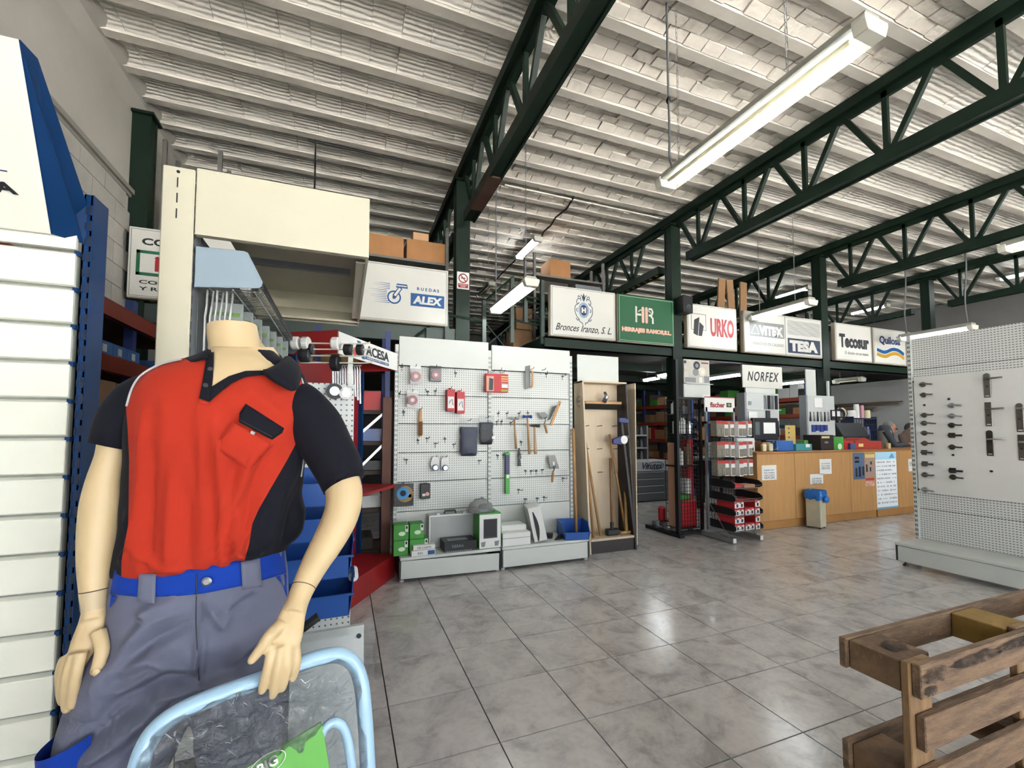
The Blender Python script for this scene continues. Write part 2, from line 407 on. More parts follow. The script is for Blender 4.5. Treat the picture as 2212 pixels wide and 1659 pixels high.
wf = MB().box(XL - .3, -1.6, YF - .2, YF, 0, 4.96).box(12.0, XR + .3, YF - .2, YF, 0, 4.96).box(-1.6, 12.0, YF - .2, YF, 4.1, 4.96)
wall_front = struct(wf, 'wall_front', PLAST)
# partition beside the counter, under the mezzanine
wall_partition = struct(MB().box(11.5, 11.6, 5.56, 13.0, 0, 2.53), 'wall_partition', mat('grey_partition', '8f8e8c', .85, var=(1, .08)))
# conduit along the left wall
solo(MB().box(XL + .001, XL + .05, -4.1, 5.35, 3.77, 3.815).box(XL + .001, XL + .025, -4.1, 5.35, 3.74, 3.77), 'wall_conduit', mat('grey_conduit', '8b877e', .7), 'flat grey cable duct running along the left wall', 'duct')

# ---- columns
COLX = [-1.98, 1.39, 4.82, 8.25, 11.68]
colab = ['green steel column in the corner behind the cream post', 'green steel column with the no smoking notice', 'green steel column between the green and the red-lettered signs',
         'green steel column right of the black and grey double sign', 'farthest green steel column at the right, above the counter']
for x, lb in zip(COLX, colab):
    t = thing('steel_column', lb, 'column', (x, 5.42, 0), 'green roof columns')
    part(MB().box(x - .09, x + .09, 5.34, 5.36, .0, 4.62).box(x - .09, x + .09, 5.48, 5.5, 0, 4.62), 'flange', GREEN, t)
    part(MB().box(x - .08, x + .08, 5.36, 5.48, .0, 4.62), 'web', GREEN, t)
    part(MB().box(x - .12, x + .12, 5.30, 5.54, 4.62, 4.645), 'cap_plate', GREEN, t)
    part(MB().box(x - .14, x + .14, 5.28, 5.56, 0.001, .02), 'base_plate', GREEN, t)

# ---- roof trusses
TZB, TZT, PITCHT = 4.08, 4.70, .795
RUST = mat('rusty_red_primer', '4a3023', .7, var=(6, .3))
HAZY = mat('hazard_yellow', 'a89a2a', .6)
def truss(x, label, y0=-4.1, y1=14.6, detail=True):
    t = thing('roof_truss', label, 'truss', (x, 5.42, TZB), 'green roof trusses')
    part(MB().box(x - .075, x + .075, y0, y1, 4.69, 4.8).box(x - .02, x + .02, y0, y1, 4.62, 4.69), 'top_chord', GREEN, t)
    bc = MB()
    for a, b in ((y0, 5.06), (5.68, y1)):
        bc.box(x - .07, x + .07, a, b, 4.06, 4.085).box(x - .07, x - .045, a, b, 3.96, 4.06).box(x + .045, x + .07, a, b, 3.96, 4.06).box(x - .045, x + .045, a, b, 3.975, 4.06)
    part(bc, 'bottom_chord', GREEN, t)
    k = -14
    while 4.87 + PITCHT * k < y1 - .8:
        yb = 4.87 + PITCHT * k; k += 1
        if yb < y0 + .6: continue
        if 5.0 < yb < 5.7: continue
        for yt in (yb - PITCHT / 2, yb + PITCHT / 2):
            part(MB().bar((x, yb + (.04 if yt > yb else -.04), 4.07), (x, yt + (-.02 if yt > yb else .02), 4.68), .045, .05, (0, 1, 0)), 'web_diagonal', GREEN, t)
        part(MB().bar((x, yb, 4.07), (x, yb, 4.68), .04, .045, (0, 1, 0)), 'web_vertical', GREEN, t)
        part(MB().box(x - .006, x + .006, yb - .1, yb + .1, 4.06, 4.13), 'gusset', GREEN, t)
    # hazard marking under the chord behind the column line
    if x > 4:
        for i in range(12):
            part(MB().prism([(0, 0), (.06, 0), (.1, .09), (.04, .09)], (0, 0, -1), .004, (x - .045, 5.75 + i * .16, 3.976), (0, 1, 0), (1, 0, 0)), 'hazard_stripe', HAZY, t)
    return t
truss(1.39, 'green roof truss nearest the left wall, passing over the pegboards')
truss(4.82, 'green roof truss just right of the big ceiling lamp')
truss(8.25, 'third green roof truss from the left, over the counter')
truss(11.68, 'farthest green roof truss at the upper right edge')
tr = [o for o in col.objects if o.name == 'roof_truss'][0]
part(MB().box(1.39 - .072, 1.39 + .072, 4.05, 4.75, 3.957, 4.0), 'primer_patch', RUST, tr)

# ---- mezzanine
mz = thing('mezzanine', 'green steel mezzanine edge beam carrying the row of brand signs', 'mezzanine', (6.9, 5.42, 2.56))
for a, b in ((2.55, 4.725), (4.915, 8.155), (8.345, 11.585), (11.775, 15.0)): part(MB().box(a, b, 5.36, 5.38, 2.54, 2.70).box(a, b, 5.36, 5.5, 2.54, 2.56).box(a, b, 5.36, 5.5, 2.68, 2.70), 'edge_beam', GREEN, mz)
part(MB().box(-1.9, 1.3, 5.36, 5.5, 2.50, 2.69), 'side_beam', mat('grey_green_paint', '39463f', .5, var=(3, .2)), mz)
part(MB().box(2.55, 2.69, 5.5, 14.5, 2.54, 2.70), 'return_beam', GREEN, mz)
DK = mat('mezzanine_deck', '4b463f', .85, var=(2, .2))
part(MB().box(2.6, 15.0, 5.5, 14.6, 2.70, 2.74), 'deck', DK, mz); part(MB().box(-2.0, 1.3, 5.5, 14.6, 2.69, 2.74), 'deck', DK, mz)
part(MB().box(1.3, 2.6, 7.6, 14.6, 2.69, 2.74), 'deck', DK, mz)
for y in (7.0, 8.6, 10.2, 11.8): part(MB().box(2.7, 15, y, y + .1, 2.56, 2.70), 'joist_beam', GREEN, mz)

# ---- stair head and guard rails on the mezzanine edge
def rail(label, pts, posts, mids=(), dia=()):
    t = thing('guard_rail', label, 'railing', pts[0], 'green mezzanine railings')
    part(MB().tube(pts, .02, 6), 'top_rail', GREEN, t)
    for a, b in posts: part(MB().bar(a, b, .05, .05), 'post', mat('grey_green_paint', '', 0) if 0 else MATS['grey_green_paint'], t)
    for a, b in mids: part(MB().tube([a, b], .014, 6), 'mid_rail', GREEN, t)
    for a, b in dia: part(MB().bar(a, b, .03, .012), 'brace', GREEN, t)
V = Vector
rail('green handrail corner beside the blue caster sign', [V((.80, 5.34, 2.55)), V((1.18, 5.34, 2.86)), V((1.67, 5.34, 2.82))],
     [(V((1.18, 5.34, 2.44)), V((1.18, 5.34, 2.86))), (V((1.67, 5.34, 2.40)), V((1.67, 5.34, 2.84))), (V((.95, 5.34, 2.44)), V((.95, 5.34, 2.67)))])
rail('green stair rail behind the hanging lamp', [V((1.72, 5.5, 3.12)), V((2.12, 5.5, 3.5)), V((2.52, 5.5, 3.46))],
     [(V((1.72, 5.5, 2.40)), V((1.72, 5.5, 3.14))), (V((2.12, 5.5, 2.6)), V((2.12, 5.5, 3.5))), (V((2.55, 5.44, 2.6)), V((2.55, 5.44, 3.5))), (V((2.32, 5.5, 2.9)), V((2.32, 5.5, 3.2)))],
     [(V((2.3, 5.5, 3.27)), V((2.55, 5.5, 3.25))), (V((2.3, 5.5, 2.95)), V((2.55, 5.5, 2.93))), (V((2.12, 5.5, 3.22)), V((2.55, 5.5, 3.18))), (V((2.12, 5.5, 2.92)), V((2.55, 5.5, 2.88)))],
     [(V((1.72, 5.5, 2.86)), V((2.1, 5.5, 2.44))), (V((1.72, 5.5, 2.5)), V((2.12, 5.5, 2.86))), (V((2.3, 5.5, 2.95)), V((2.55, 5.5, 3.15))), (V((2.3, 5.5, 3.25)), V((2.55, 5.5, 3.48)))])
# ================================================================== BRAND SIGNS ON THE MEZZANINE
SIGNW = mat('sign_white', 'c4c2ba', .5, var=(1.5, .04)); SIGNB = mat('sign_frame', '9a8f7c', .6); LINE = mat('sign_line', '6d6f6c', .6)
def C_(n, c, r=.55): return mat('print_' + n, c, r)
SY = 5.30
def sign(label, x0, x1, z0=2.702, z1=3.41, m=None, line=LINE, y=SY, inset=.022, lw=.005):
    t = thing('brand_sign', label, 'sign', ((x0 + x1) / 2, y + .04, z0), 'brand signs along the mezzanine')
    part(MB().box(x0, x1, y + .012, y + .08, z0, z1), 'casing', SIGNB, t, bevel=.004)
    fp = part(MB().box(x0 + .006, x1 - .006, y, y + .014, z0 + .012, z1 - .006), 'face_panel', m or SIGNW, t, bevel=.003)
    b = MB(); a, c, d, e = x0 + inset, x1 - inset, z0 + inset, z1 - inset
    b.box(a, c, y - .0015, y, d, d + lw).box(a, c, y - .0015, y, e - lw, e).box(a, a + lw, y - .0015, y, d, e).box(c - lw, c, y - .0015, y, d, e)
    part(b, 'border_line', line, fp); FACE[t.name] = fp; return t
def flat(t, poly, m, name='logo', y=SY, d=.002):
    t = FACE.get(t.name, t)
    return part(MB().prism(poly, (0, -1, 0), d, (0, y, 0), (1, 0, 0), (0, 0, 1)), name, m, t)
def ringp(t, cx, cz, r, wd, m, name='logo', y=SY, n=28, a0=0, a1=360, ez=1.0):
    t = FACE.get(t.name, t)
    b = MB(); full = (a1 - a0 >= 360); k = n if full else n + 1; vs = []
    for i in range(k):
        a = R(a0 + (a1 - a0) * i / n)
        for rr in (r - wd / 2, r + wd / 2):
            for yy in (y - .002, y): vs.append((cx + rr * math.cos(a), yy, cz + rr * math.sin(a) * ez))
    fs = []
    for i in range(n):
        p, q = 4 * i, 4 * ((i + 1) % k)
        fs += [(p, p + 2, q + 2, q), (p + 2, p + 3, q + 3, q + 2), (p + 1, p, q, q + 1)]
    return part(b.add(vs, fs), name, m, t)
def strok(t, pts, wd, m, name='logo', y=SY):
    t = FACE.get(t.name, t)
    b = MB(); pts = [Vector((p[0], 0, p[1])) for p in pts]; L, Rr = [], []
    for i, p in enumerate(pts):
        d = (pts[min(i + 1, len(pts) - 1)] - pts[max(i - 1, 0)]).normalized(); n = Vector((-d.z, 0, d.x)) * wd / 2
        L.append(p + n); Rr.append(p - n)
    k = len(pts); vs = [(q.x, y - .002, q.z) for q in L + Rr]
    return part(b.add(vs, [(i, i + 1, k + i + 1, k + i) for i in range(k - 1)]), name, m, t)
# 1 rotary compressor sign, mostly behind the cream post
t = sign('white sign with green square and black letters beside the dark corner column', -1.99, -.94, y=5.22)
GR = C_('green', '0f5a3c'); RD = C_('red', '930f16'); BL1 = C_('blue', '0a4a80')
text('CO', INK, t, (-1.78, 5.219, 3.27), .12, w=.2, h=.07, bold=.004)
for a in ((-1.92, -1.40, 3.15, 3.18), (-1.92, -1.40, 2.93, 2.96), (-1.92, -1.89, 2.93, 3.18), (-1.43, -1.40, 2.93, 3.18)): flat(t, [(a[0], a[2]), (a[1], a[2]), (a[1], a[3]), (a[0], a[3])], GR, 'square_frame', y=5.22)
text('in', RD, t, (-1.7, 5.219, 3.055), .16, h=.15, bold=.008)
text('COMPR', INK, t, (-1.72, 5.219, 2.865), .05, w=.34, h=.036, bold=.001); text('Y ROTA', INK, t, (-1.71, 5.219, 2.80), .05, w=.36, h=.036, bold=.001)
# 2 casters
t = sign('white sign with a blue speeding caster beside the cream canopy', .13, 1.19)
cx, cz = .535, 3.01; flat(t, [(.73, 2.92), (1.14, 2.92), (1.14, 3.075), (.73, 3.075)], BL1, 'blue_panel')
text('ALEX', SIGNW, t, (.935, SY - .003, 2.997), .14, w=.36, h=.1, bold=.007, shear=.12)
text('RUEDAS', BL1, t, (.94, SY - .002, 3.135), .05, w=.27, h=.038, spacing=1.6, bold=.0012)
ringp(t, cx, cz - .01, .072, .018, BL1, 'wheel_ring'); ringp(t, cx, cz - .01, .01, .02, BL1, 'wheel_hub')
strok(t, [(cx, cz), (cx + .075, cz + .115)], .05, BL1, 'caster_fork'); strok(t, [(cx + .006, cz + .008), (cx + .068, cz + .104)], .028, SIGNW, 'caster_fork', y=SY - .001)
flat(t, [(cx + .02, cz + .11), (cx + .16, cz + .11), (cx + .15, cz + .16), (cx + .03, cz + .16)], BL1, 'caster_plate')
flat(t, [(cx + .03, cz + .128), (cx + .145, cz + .128), (cx + .145, cz + .142), (cx + .03, cz + .142)], SIGNW, 'caster_plate', y=SY - .001)
for i in range(12):
    z = cz + .15 - i * .021; x1 = cx - .03 - (.055 if 3 < i < 10 else .02); flat(t, [(x1 - .17 - .03 * math.sin(i * 1.9), z), (x1, z - .004), (x1, z + .003)], BL1, 'speed_line')
# 3 bronze fittings with a crest
t = sign('white sign with a dark blue ornate crest and script lettering', 2.61, 3.66)
NV = C_('navy', '1c2b45'); cx, cz = 3.13, 3.10
ringp(t, cx, cz, .072, .028, C_('pale_blue', '8294ad'), 'crest_ring', ez=1.3); flat(t, [(cx + .056 * math.cos(R(a)), cz + .088 * math.sin(R(a))) for a in range(0, 360, 20)], NV, 'crest_field')
text('H', SIGNW, t, (cx, SY - .003, cz), .08, w=.075, h=.075, bold=.006)
for s in (-1, 1):
    for pts in ([(.05, .16), (.1, .15), (.115, .10), (.09, .085), (.075, .11)], [(.09, .085), (.135, .05), (.14, -.03), (.11, -.1), (.08, -.13), (.1, -.15), (.125, -.12)],
                [(.08, -.13), (.06, -.17), (.03, -.18), (.02, -.21)], [(.045, .13), (.06, .19), (.09, .195), (.085, .165)], [(.012, .15), (.03, .2), (.05, .215)], [(.1, .02), (.118, 0), (.1, -.03)]):
        q = crom([(cx + s * a, cz + b) for a, b in pts], 4); strok(t, q, .010, NV, 'crest_scroll')
flat(t, [(cx - .008, cz + .13), (cx + .008, cz + .13), (cx + .018, cz + .19), (cx, cz + .245), (cx - .018, cz + .19)], NV, 'crest_finial')
text('Bronces Iranzo, S. L.', INK, t, (3.135, SY - .002, 2.83), .1, w=.9, h=.115, shear=.45, bold=.0005)
# 4 green ironmongery sign
PK = C_('pink', 'd9a592'); t = sign('dark green sign with HR door-handle logo and pink lettering', 3.70, 4.725, m=C_('sign_green', '14502f'), line=C_('pale_green', '9cc2a0'))
cx, cz = 4.17, 3.13
for s, pts in ((0, [(-.15, -.12), (-.15, .12)]), (0, [(-.15, 0), (-.06, 0)]), (0, [(.075, .1), (.13, .1), (.15, .06), (.13, .01), (.075, .0)]), (0, [(.11, 0), (.15, -.04), (.15, -.12)])): strok(t, [(cx + a, cz + b) for a, b in pts], .032, SIGNW, 'logo_letter')
for dx in (-.03, .035): flat(t, [(cx + dx + .024 * math.cos(R(a)), cz + (.1 if a <= 180 else -.1) + .024 * math.sin(R(a))) for a in range(0, 360, 20)], PK, 'logo_handle', y=SY - .002)
for s in (-1, 1): strok(t, crom([(cx + s * .03, cz + .05), (cx + s * .07, cz + .07), (cx + s * .115, cz + .04)], 4), .02, C_('olive', 'a8a58a'), 'logo_lever', y=SY - .003)
text('HERRAJES RAMOS,S.L.', PK, t, (4.215, SY - .002, 2.885), .08, w=.9, h=.085, bold=.006)
# 5 red lettered sign
t = sign('white sign with tall red letters and a black hexagon mark', 4.98, 6.02)
b = (5.06, 5.36, 2.99, 3.25)
for a in ((b[0], b[1], b[3] - .006, b[3]), (b[0], b[1], b[2], b[2] + .006), (b[0], b[0] + .006, b[2], b[3]), (b[1] - .006, b[1], b[2], b[3])): flat(t, [(a[0], a[2]), (a[1], a[2]), (a[1], a[3]), (a[0], a[3])], INK, 'logo_frame')
flat(t, [(5.10, 2.93), (5.185, 2.90), (5.225, 3.2), (5.12, 3.15)], INK, y=SY - .001); flat(t, [(5.20, 2.90), (5.27, 2.90), (5.31, 3.06), (5.225, 3.12)], INK, y=SY - .001)
text('URKO', RD, t, (5.70, SY - .002, 3.06), .3, w=.5, h=.30, bold=.012)
# 6 double sign
t = sign('wide white sign with grey triangle logo left and navy block right', 6.18, 8.09)
GY = C_('grey', '7f8182'); flat(t, [(6.30, 2.99), (7.12, 2.99), (7.12, 3.24), (6.30, 3.24)], GY, 'grey_panel')
for a, b_ in (((6.33, 3.03), (6.52, 3.03)), ((6.33, 3.03), (6.43, 3.19)), ((6.43, 3.19), (6.52, 3.03))): strok(t, [a, b_], .012, SIGNW, 'triangle', y=SY - .002)
text('VITEX', SIGNW, t, (6.80, SY - .003, 3.10), .2, w=.58, h=.17, bold=.014)
text('ABRASIVOS DE CALIDAD', GY, t, (6.73, SY - .002, 2.87), .06, w=.74, h=.05)
flat(t, [(7.14, 2.71), (7.15, 2.71), (7.15, 3.4), (7.14, 3.4)], LINE, 'divider'); flat(t, [(7.2, 2.76), (8.03, 2.76), (8.03, 3.02), (7.2, 3.02)], NV, 'navy_panel')
text('TESA', SIGNW, t, (7.6, SY - .003, 2.89), .2, w=.72, h=.2, bold=.014)
for sx_ in (7.25, 7.4): pass
for i in range(14): z = 3.09 + i * .018; strok(t, [(7.2 + k * .06, z + .004 * math.sin(k * 1.3 + i)) for k in range(15)], .008, GY, 'wave_line')
# 7, 8, 9
t = sign('square white sign with black joined lettering right of the column', 8.46, 9.51)
text('Tecosur', INK, t, (8.99, SY - .002, 3.08), .25, w=.86, h=.26, bold=.012); text('El diseño en su mano', LINE, t, (9.05, SY - .002, 2.86), .06, w=.68, h=.06)
t = sign('white sign with navy letters over a blue and yellow wave', 9.57, 10.60)
text('Quilosa', C_('navy2', '1d2c60'), t, (10.08, SY - .002, 3.17), .2, w=.66, h=.18, bold=.006)
for m, dz in ((BL1, 0), (C_('ochre', 'b58a1f'), -.085)): strok(t, crom([(9.66, 2.98 + dz), (9.9, 2.94 + dz), (10.15, 3.01 + dz), (10.35, 3.0 + dz), (10.52, 2.93 + dz)], 6), .065, m, 'wave_band')
sign('plain white sign panel at the far right end of the row', 10.66, 11.55)
# no smoking notice on the column
t = thing('no_smoking_notice', 'small no smoking notice with red ring on the green column', 'notice', (1.39, 5.335, 3.21))
part(MB().box(1.31, 1.47, 5.335, 5.339, 3.21, 3.43), 'plate', PAPER, t); ringp(t, 1.39, 3.35, .055, .014, RD, 'red_ring', y=5.335)
strok(t, [(1.355, 3.39), (1.425, 3.31)], .013, RD, 'red_bar', y=5.334); strok(t, [(1.36, 3.35), (1.42, 3.352)], .012, INK, 'cigarette', y=5.335)
flat(t, [(1.325, 3.225), (1.455, 3.225), (1.455, 3.28), (1.325, 3.28)], RD, 'red_field', y=5.335)
text('PROHIBIDO\nFUMAR', PAPER, t, (1.39, 5.332, 3.252), .02, w=.1, h=.04)
# loudspeaker on the column by the green sign
t = thing('loudspeaker', 'black wall loudspeaker on the column beside the green sign', 'loudspeaker', (4.86, 5.2, 3.22))
part(MB().prism([(4.74, 5.12), (4.97, 5.16), (4.95, 5.33), (4.77, 5.33)], (0, 0, 1), .26, (0, 0, 3.2), (1, 0, 0), (0, 1, 0)), 'cabinet', BLACK, t, bevel=.008)
part(MB().lathe((4.855, 5.135, 3.28), [(.05, 0), (.045, -.006), (.02, .004)], 16, 'y'), 'cone', DGREY, t)

# ================================================================== FLUORESCENT LAMPS
LHOUSE = mat('lamp_grey_housing', '9b9a90', .5, var=(3, .1)); LCAP = mat('lamp_end_cap', 'c9c7ba', .35)
LCLEAR = mat('lamp_clear_cover', 'ded9bd', .25, alpha=.16)
LON = mat('lit_tube', 'ffffff', .4, emit=('f4faff', TUBE_POWER)); LOFF = mat('unlit_tube', 'd8d3b4', .4)
def lamp(label, X, y0, y1, z, on=(True, True), cover=True, chains=(), w=.16, h=.1, group='hanging fluorescent lamps', axis='y', top=4.8):
    t = thing('fluorescent_lamp', label, 'lamp', (X, (y0 + y1) / 2, z), group)
    P = [(-w * .5, .035), (w * .5, .035), (w * .42, .07), (w * .3, h), (-w * .3, h), (-w * .42, .07)]
    part(MB().prism(P, (0, 1, 0), y1 - y0, (X, y0, z), (1, 0, 0), (0, 0, 1)), 'housing', LHOUSE, t)
    e = MB()
    for a, b in ((y0 - .02, y0 + .05), (y1 - .05, y1 + .02)): 
        part(MB().prism([(-w * .42, -.02), (w * .42, -.02), (w * .53, .034), (w * .53, .06), (-w * .53, .06), (-w * .53, .034)], (0, 1, 0), b - a, (X, a, z), (1, 0, 0), (0, 0, 1)), 'end_cap', LCAP, t, bevel=.004)
    for s, o in zip((-1, 1), on): part(MB().cyl((X + s * .036, y0 + .09, z + .01), (X + s * .036, y1 - .09, z + .01), .015, 10), 'tube', LON if o else LOFF, t, smooth=True)
    if cover: part(MB().add([(X - w * .5, y0 + .05, z + .034), (X - w * .4, y0 + .05, z - .022), (X + w * .4, y0 + .05, z - .022), (X + w * .5, y0 + .05, z + .034),
                             (X - w * .5, y1 - .05, z + .034), (X - w * .4, y1 - .05, z - .022), (X + w * .4, y1 - .05, z - .022), (X + w * .5, y1 - .05, z + .034)],
                            [(0, 1, 5, 4), (1, 2, 6, 5), (2, 3, 7, 6)]), 'diffuser', LCLEAR, t)
    for y in chains:
        c = MB(); zz = z + h
        n = int((top - zz) / .045)
        for i in range(n):
            a = zz + i * (top - zz) / n; L = (top - zz) / n * 1.25; s = .007
            ax = Vector((s, 0, 0)) if i % 2 else Vector((0, s, 0))
            pts = [Vector((X, y, a)) + ax + Vector((0, 0, L * .15)), Vector((X, y, a)), Vector((X, y, a)) - ax + Vector((0, 0, L * .15)), Vector((X, y, a)) - ax + Vector((0, 0, L * .85)), Vector((X, y, a + L)), Vector((X, y, a)) + ax + Vector((0, 0, L * .85))]
            c.tube(pts, .0022, 4, closed=True)
        part(c, 'chain', STEEL, t)
    return t
lp = lamp('big lit twin-tube lamp hanging from chains at upper right', 2.45, 1.3, 2.83, 3.42, (False, True), True, (1.75, 2.66), w=.17)
# its grey supply cable
cb = MB().tube(crom([(2.33, 2.63, 4.8), (2.33, 2.63, 4.2), (2.335, 2.63, 3.75), (2.34, 2.64, 3.56), (2.39, 2.66, 3.47), (2.43, 2.68, 3.5)], 8), .009, 6); part(cb, 'supply_cable', mat('cable_grey', '5d5f60', .6), lp, smooth=True)
part(MB().sphere((2.33, 2.63, 4.0), .018, 8, 6, 1, 1, 1.8), 'cable_joint', BLACK, lp)
l2 = lamp('lit lamp hanging in front of the stair rail', 1.80, 4.10, 5.28, 2.93, (True, True), True, (4.25,), w=.16, h=.09)
part(MB().tube([(1.77, 5.15, 3.02), (1.77, 5.15, 4.83)], .007, 6), 'supply_cable', MATS['cable_grey'], l2)
l3 = lamp('lit lamp hanging in front of the double sign', 6.3, 4.25, 5.22, 3.24, (True, True), True, (), w=.2, h=.1)
for y in (4.5, 5.1): part(MB().tube([(6.3, y, 3.33), (6.3, y, 4.8)], .006, 5), 'hanger', STEEL, l3)
l4 = lamp('lit lamp hanging over the handle display', 9.75, 3.93, 4.95, 3.10, (True, True), True, (), w=.2, h=.1)
for y in (4.0, 4.85): part(MB().tube(crom([(9.75, y, 3.19), (9.75, y + .02, 3.6), (9.75, y - .02, 4.2), (9.75, y, 4.84)], 4), .012, 5), 'hanger', MATS['cable_grey'], l4)
for lb, X, y0 in (('added twin-tube lamp behind the viewer, over the entrance aisle', 2.45, -2.6), ('added twin-tube lamp behind the viewer, right of the entrance', 6.3, -1.2), ('added unseen twin-tube lamp over the aisle right of the handle gondola', 6.9, 1.0), ('added unseen twin-tube lamp far right, near the shop front', 9.75, -1.0)):  # unseen lamps, added to brighten the floor and so the ceiling
    lamp(lb, X, y0, y0 + 1.5, 3.42, (True, True), True, (y0 + .3, y0 + 1.2), w=.17)
G2 = 'far ceiling lamps'
lamp('lit lamp fixed to the far ceiling beyond the first column', 3.07, 6.7, 7.6, 4.68, (True, True), False, (), group=G2)
lf = lamp('unlit dark lamp on the far ceiling left of the stair rail', 3.07, 9.2, 10.2, 4.68, (False, False), False, (), group=G2)
lamp('lit lamp on the ceiling glimpsed above the double sign', 9.95, 6.75, 7.6, 4.66, (True, True), False, (), group=G2)
lamp('lit ceiling lamp glimpsed above the wave sign', 13.3, 7.0, 7.9, 4.66, (True, True), False, (), group=G2)
lamp('lit ceiling lamp at the far right edge of the hall', 13.25, 3.9, 4.9, 4.66, (True, True), False, (), group=G2)
lamp('lamp end poking in at the right edge beside the third truss', 9.75, 2.2, 3.34, 4.36, (True, True), False, (), group=G2)
G3 = 'lamps under the mezzanine'
for lb, X, y0, y1 in (('lit lamp under the mezzanine nearest the tool display', 5.95, 7.0, 7.6), ('short lit lamp under the mezzanine beside the black post', 5.75, 6.5, 6.9),
                      ('long lit lamp under the mezzanine left of the italic sign', 7.05, 6.05, 7.05), ('lit lamp under the mezzanine right of the italic sign', 9.4, 6.3, 7.3),
                      ('white lamp under the mezzanine above the counter', 10.15, 5.85, 6.4)):
    q = lamp(lb, X, y0, y1, 2.45, (True, True) if 'lit' in lb else (False, False), False, (), group=G3, h=.09)
    for y in (y0 + .1, y1 - .1): part(MB().tube([(X, y, 2.53), (X, y, 2.70)], .006, 5), 'hanger', STEEL, q)
# cables on the ceiling
CBK = mat('cable_black', '1b1b1b', .6)
def ceil_pts(l, z=4.79): return [PZ(x, y, z) for x, y in l]
solo(MB().tube(ceil_pts([(1240, 425), (1225, 450), (1200, 470), (1190, 487), (1175, 500), (1168, 515)]), .014, 5), 'ceiling_cable', CBK, 'black cable snaking from the ceiling conduit to the far lamp', 'cable')
solo(MB().tube(ceil_pts([(1118, 557), (1090, 585), (1066, 610)]), .014, 5), 'ceiling_cable', CBK, 'black cable between the two lamps on the far ceiling', 'cable')
a, b = PZ(1090, 400, 4.79), PZ(1450, 485, 4.79)
solo(MB().bar(a, (4.7, a.y, 4.79), .025, .02), 'ceiling_conduit', CJST, 'pale conduit running along a ceiling joist between two trusses', 'duct')
c0 = PZ(682, 305, 4.79)
solo(MB().tube(crom([(1.25, c0.y, 4.785), (c0.x + .05, c0.y, 4.785), (c0.x, c0.y, 4.76), (c0.x, c0.y, 4.6), (c0.x, c0.y, 2.76)], 6), .011, 6), 'wall_cable', CBK, 'black cable dropping from the ceiling above the cream canopy', 'cable')
hp = PX(1127, 330, 1.5)
solo(MB().tube([(1.5, 4.62, 3.95), (1.5, 4.62, 3.3)], .003, 4), 'hanging_wire', STEEL, 'thin wire hanging from the nearest truss', 'wire')
# ================================================================== PEGBOARD GONDOLA
def peg_material(name, c, ax, pitch=.025, hole=(.16, .16), dark='4b4f4e', off=(0, 0)):
    m = mat(name, c, .42); nt = m.node_tree; b = nt.nodes['Principled BSDF']
    g = nt.nodes.new('ShaderNodeNewGeometry'); sp = nt.nodes.new('ShaderNodeSeparateXYZ'); nt.links.new(g.outputs['Position'], sp.inputs[0])
    def cell(out, h, o):
        a = nt.nodes.new('ShaderNodeMath'); a.operation = 'MULTIPLY_ADD'; a.inputs[1].default_value = 1 / pitch; a.inputs[2].default_value = o; nt.links.new(out, a.inputs[0])
        f = nt.nodes.new('ShaderNodeMath'); f.operation = 'FRACT'; nt.links.new(a.outputs[0], f.inputs[0])
        s = nt.nodes.new('ShaderNodeMath'); s.operation = 'SUBTRACT'; s.inputs[1].default_value = .5; nt.links.new(f.outputs[0], s.inputs[0])
        d = nt.nodes.new('ShaderNodeMath'); d.operation = 'ABSOLUTE'; nt.links.new(s.outputs[0], d.inputs[0])
        l = nt.nodes.new('ShaderNodeMath'); l.operation = 'LESS_THAN'; l.inputs[1].default_value = h; nt.links.new(d.outputs[0], l.inputs[0]); return l.outputs[0]
    u = cell(sp.outputs[ax], hole[0], off[0]); v = cell(sp.outputs['Z'], hole[1], off[1])
    mu = nt.nodes.new('ShaderNodeMath'); mu.operation = 'MULTIPLY'; nt.links.new(u, mu.inputs[0]); nt.links.new(v, mu.inputs[1])
    mx = nt.nodes.new('ShaderNodeMix'); mx.data_type = 'RGBA'; nt.links.new(mu.outputs[0], mx.inputs['Factor'])
    mx.inputs['A'].default_value = (*lin(c), 1); mx.inputs['B'].default_value = (*lin(dark), 1); nt.links.new(mx.outputs['Result'], b.inputs['Base Color']); return m
PEG = peg_material('perforated_white_steel', 'c6c9c3', 'X'); SLOT = mat('upright_slots', '4a4c4b', .6)
def upright(t, x, y0, y1, z1, axis='x', w=.034, pitch=.05, m=WHITE, front=None):
    """slotted steel upright with its row of punched slots as recessed dark pieces"""
    part(MB().box(x - w / 2, x + w / 2, y0, y1, .03, z1), 'upright', m, t)
    b = MB(); z = .1
    while z < z1 - .05:
        for s in (-.25, .25): b.box(x + s * w - .003, x + s * w + .003, y0 - .0012, y0, z, z + .026)
        z += pitch
    part(b, 'upright_slots', SLOT, t)
GY0 = 4.60
g = thing('pegboard_gondola', 'white two-bay pegboard gondola with tools and base shelves', 'shelving', (1.52, 4.4, 0))
for x in (.50, 1.505, 2.525): upright(g, x, 4.585, 4.66, 2.30)
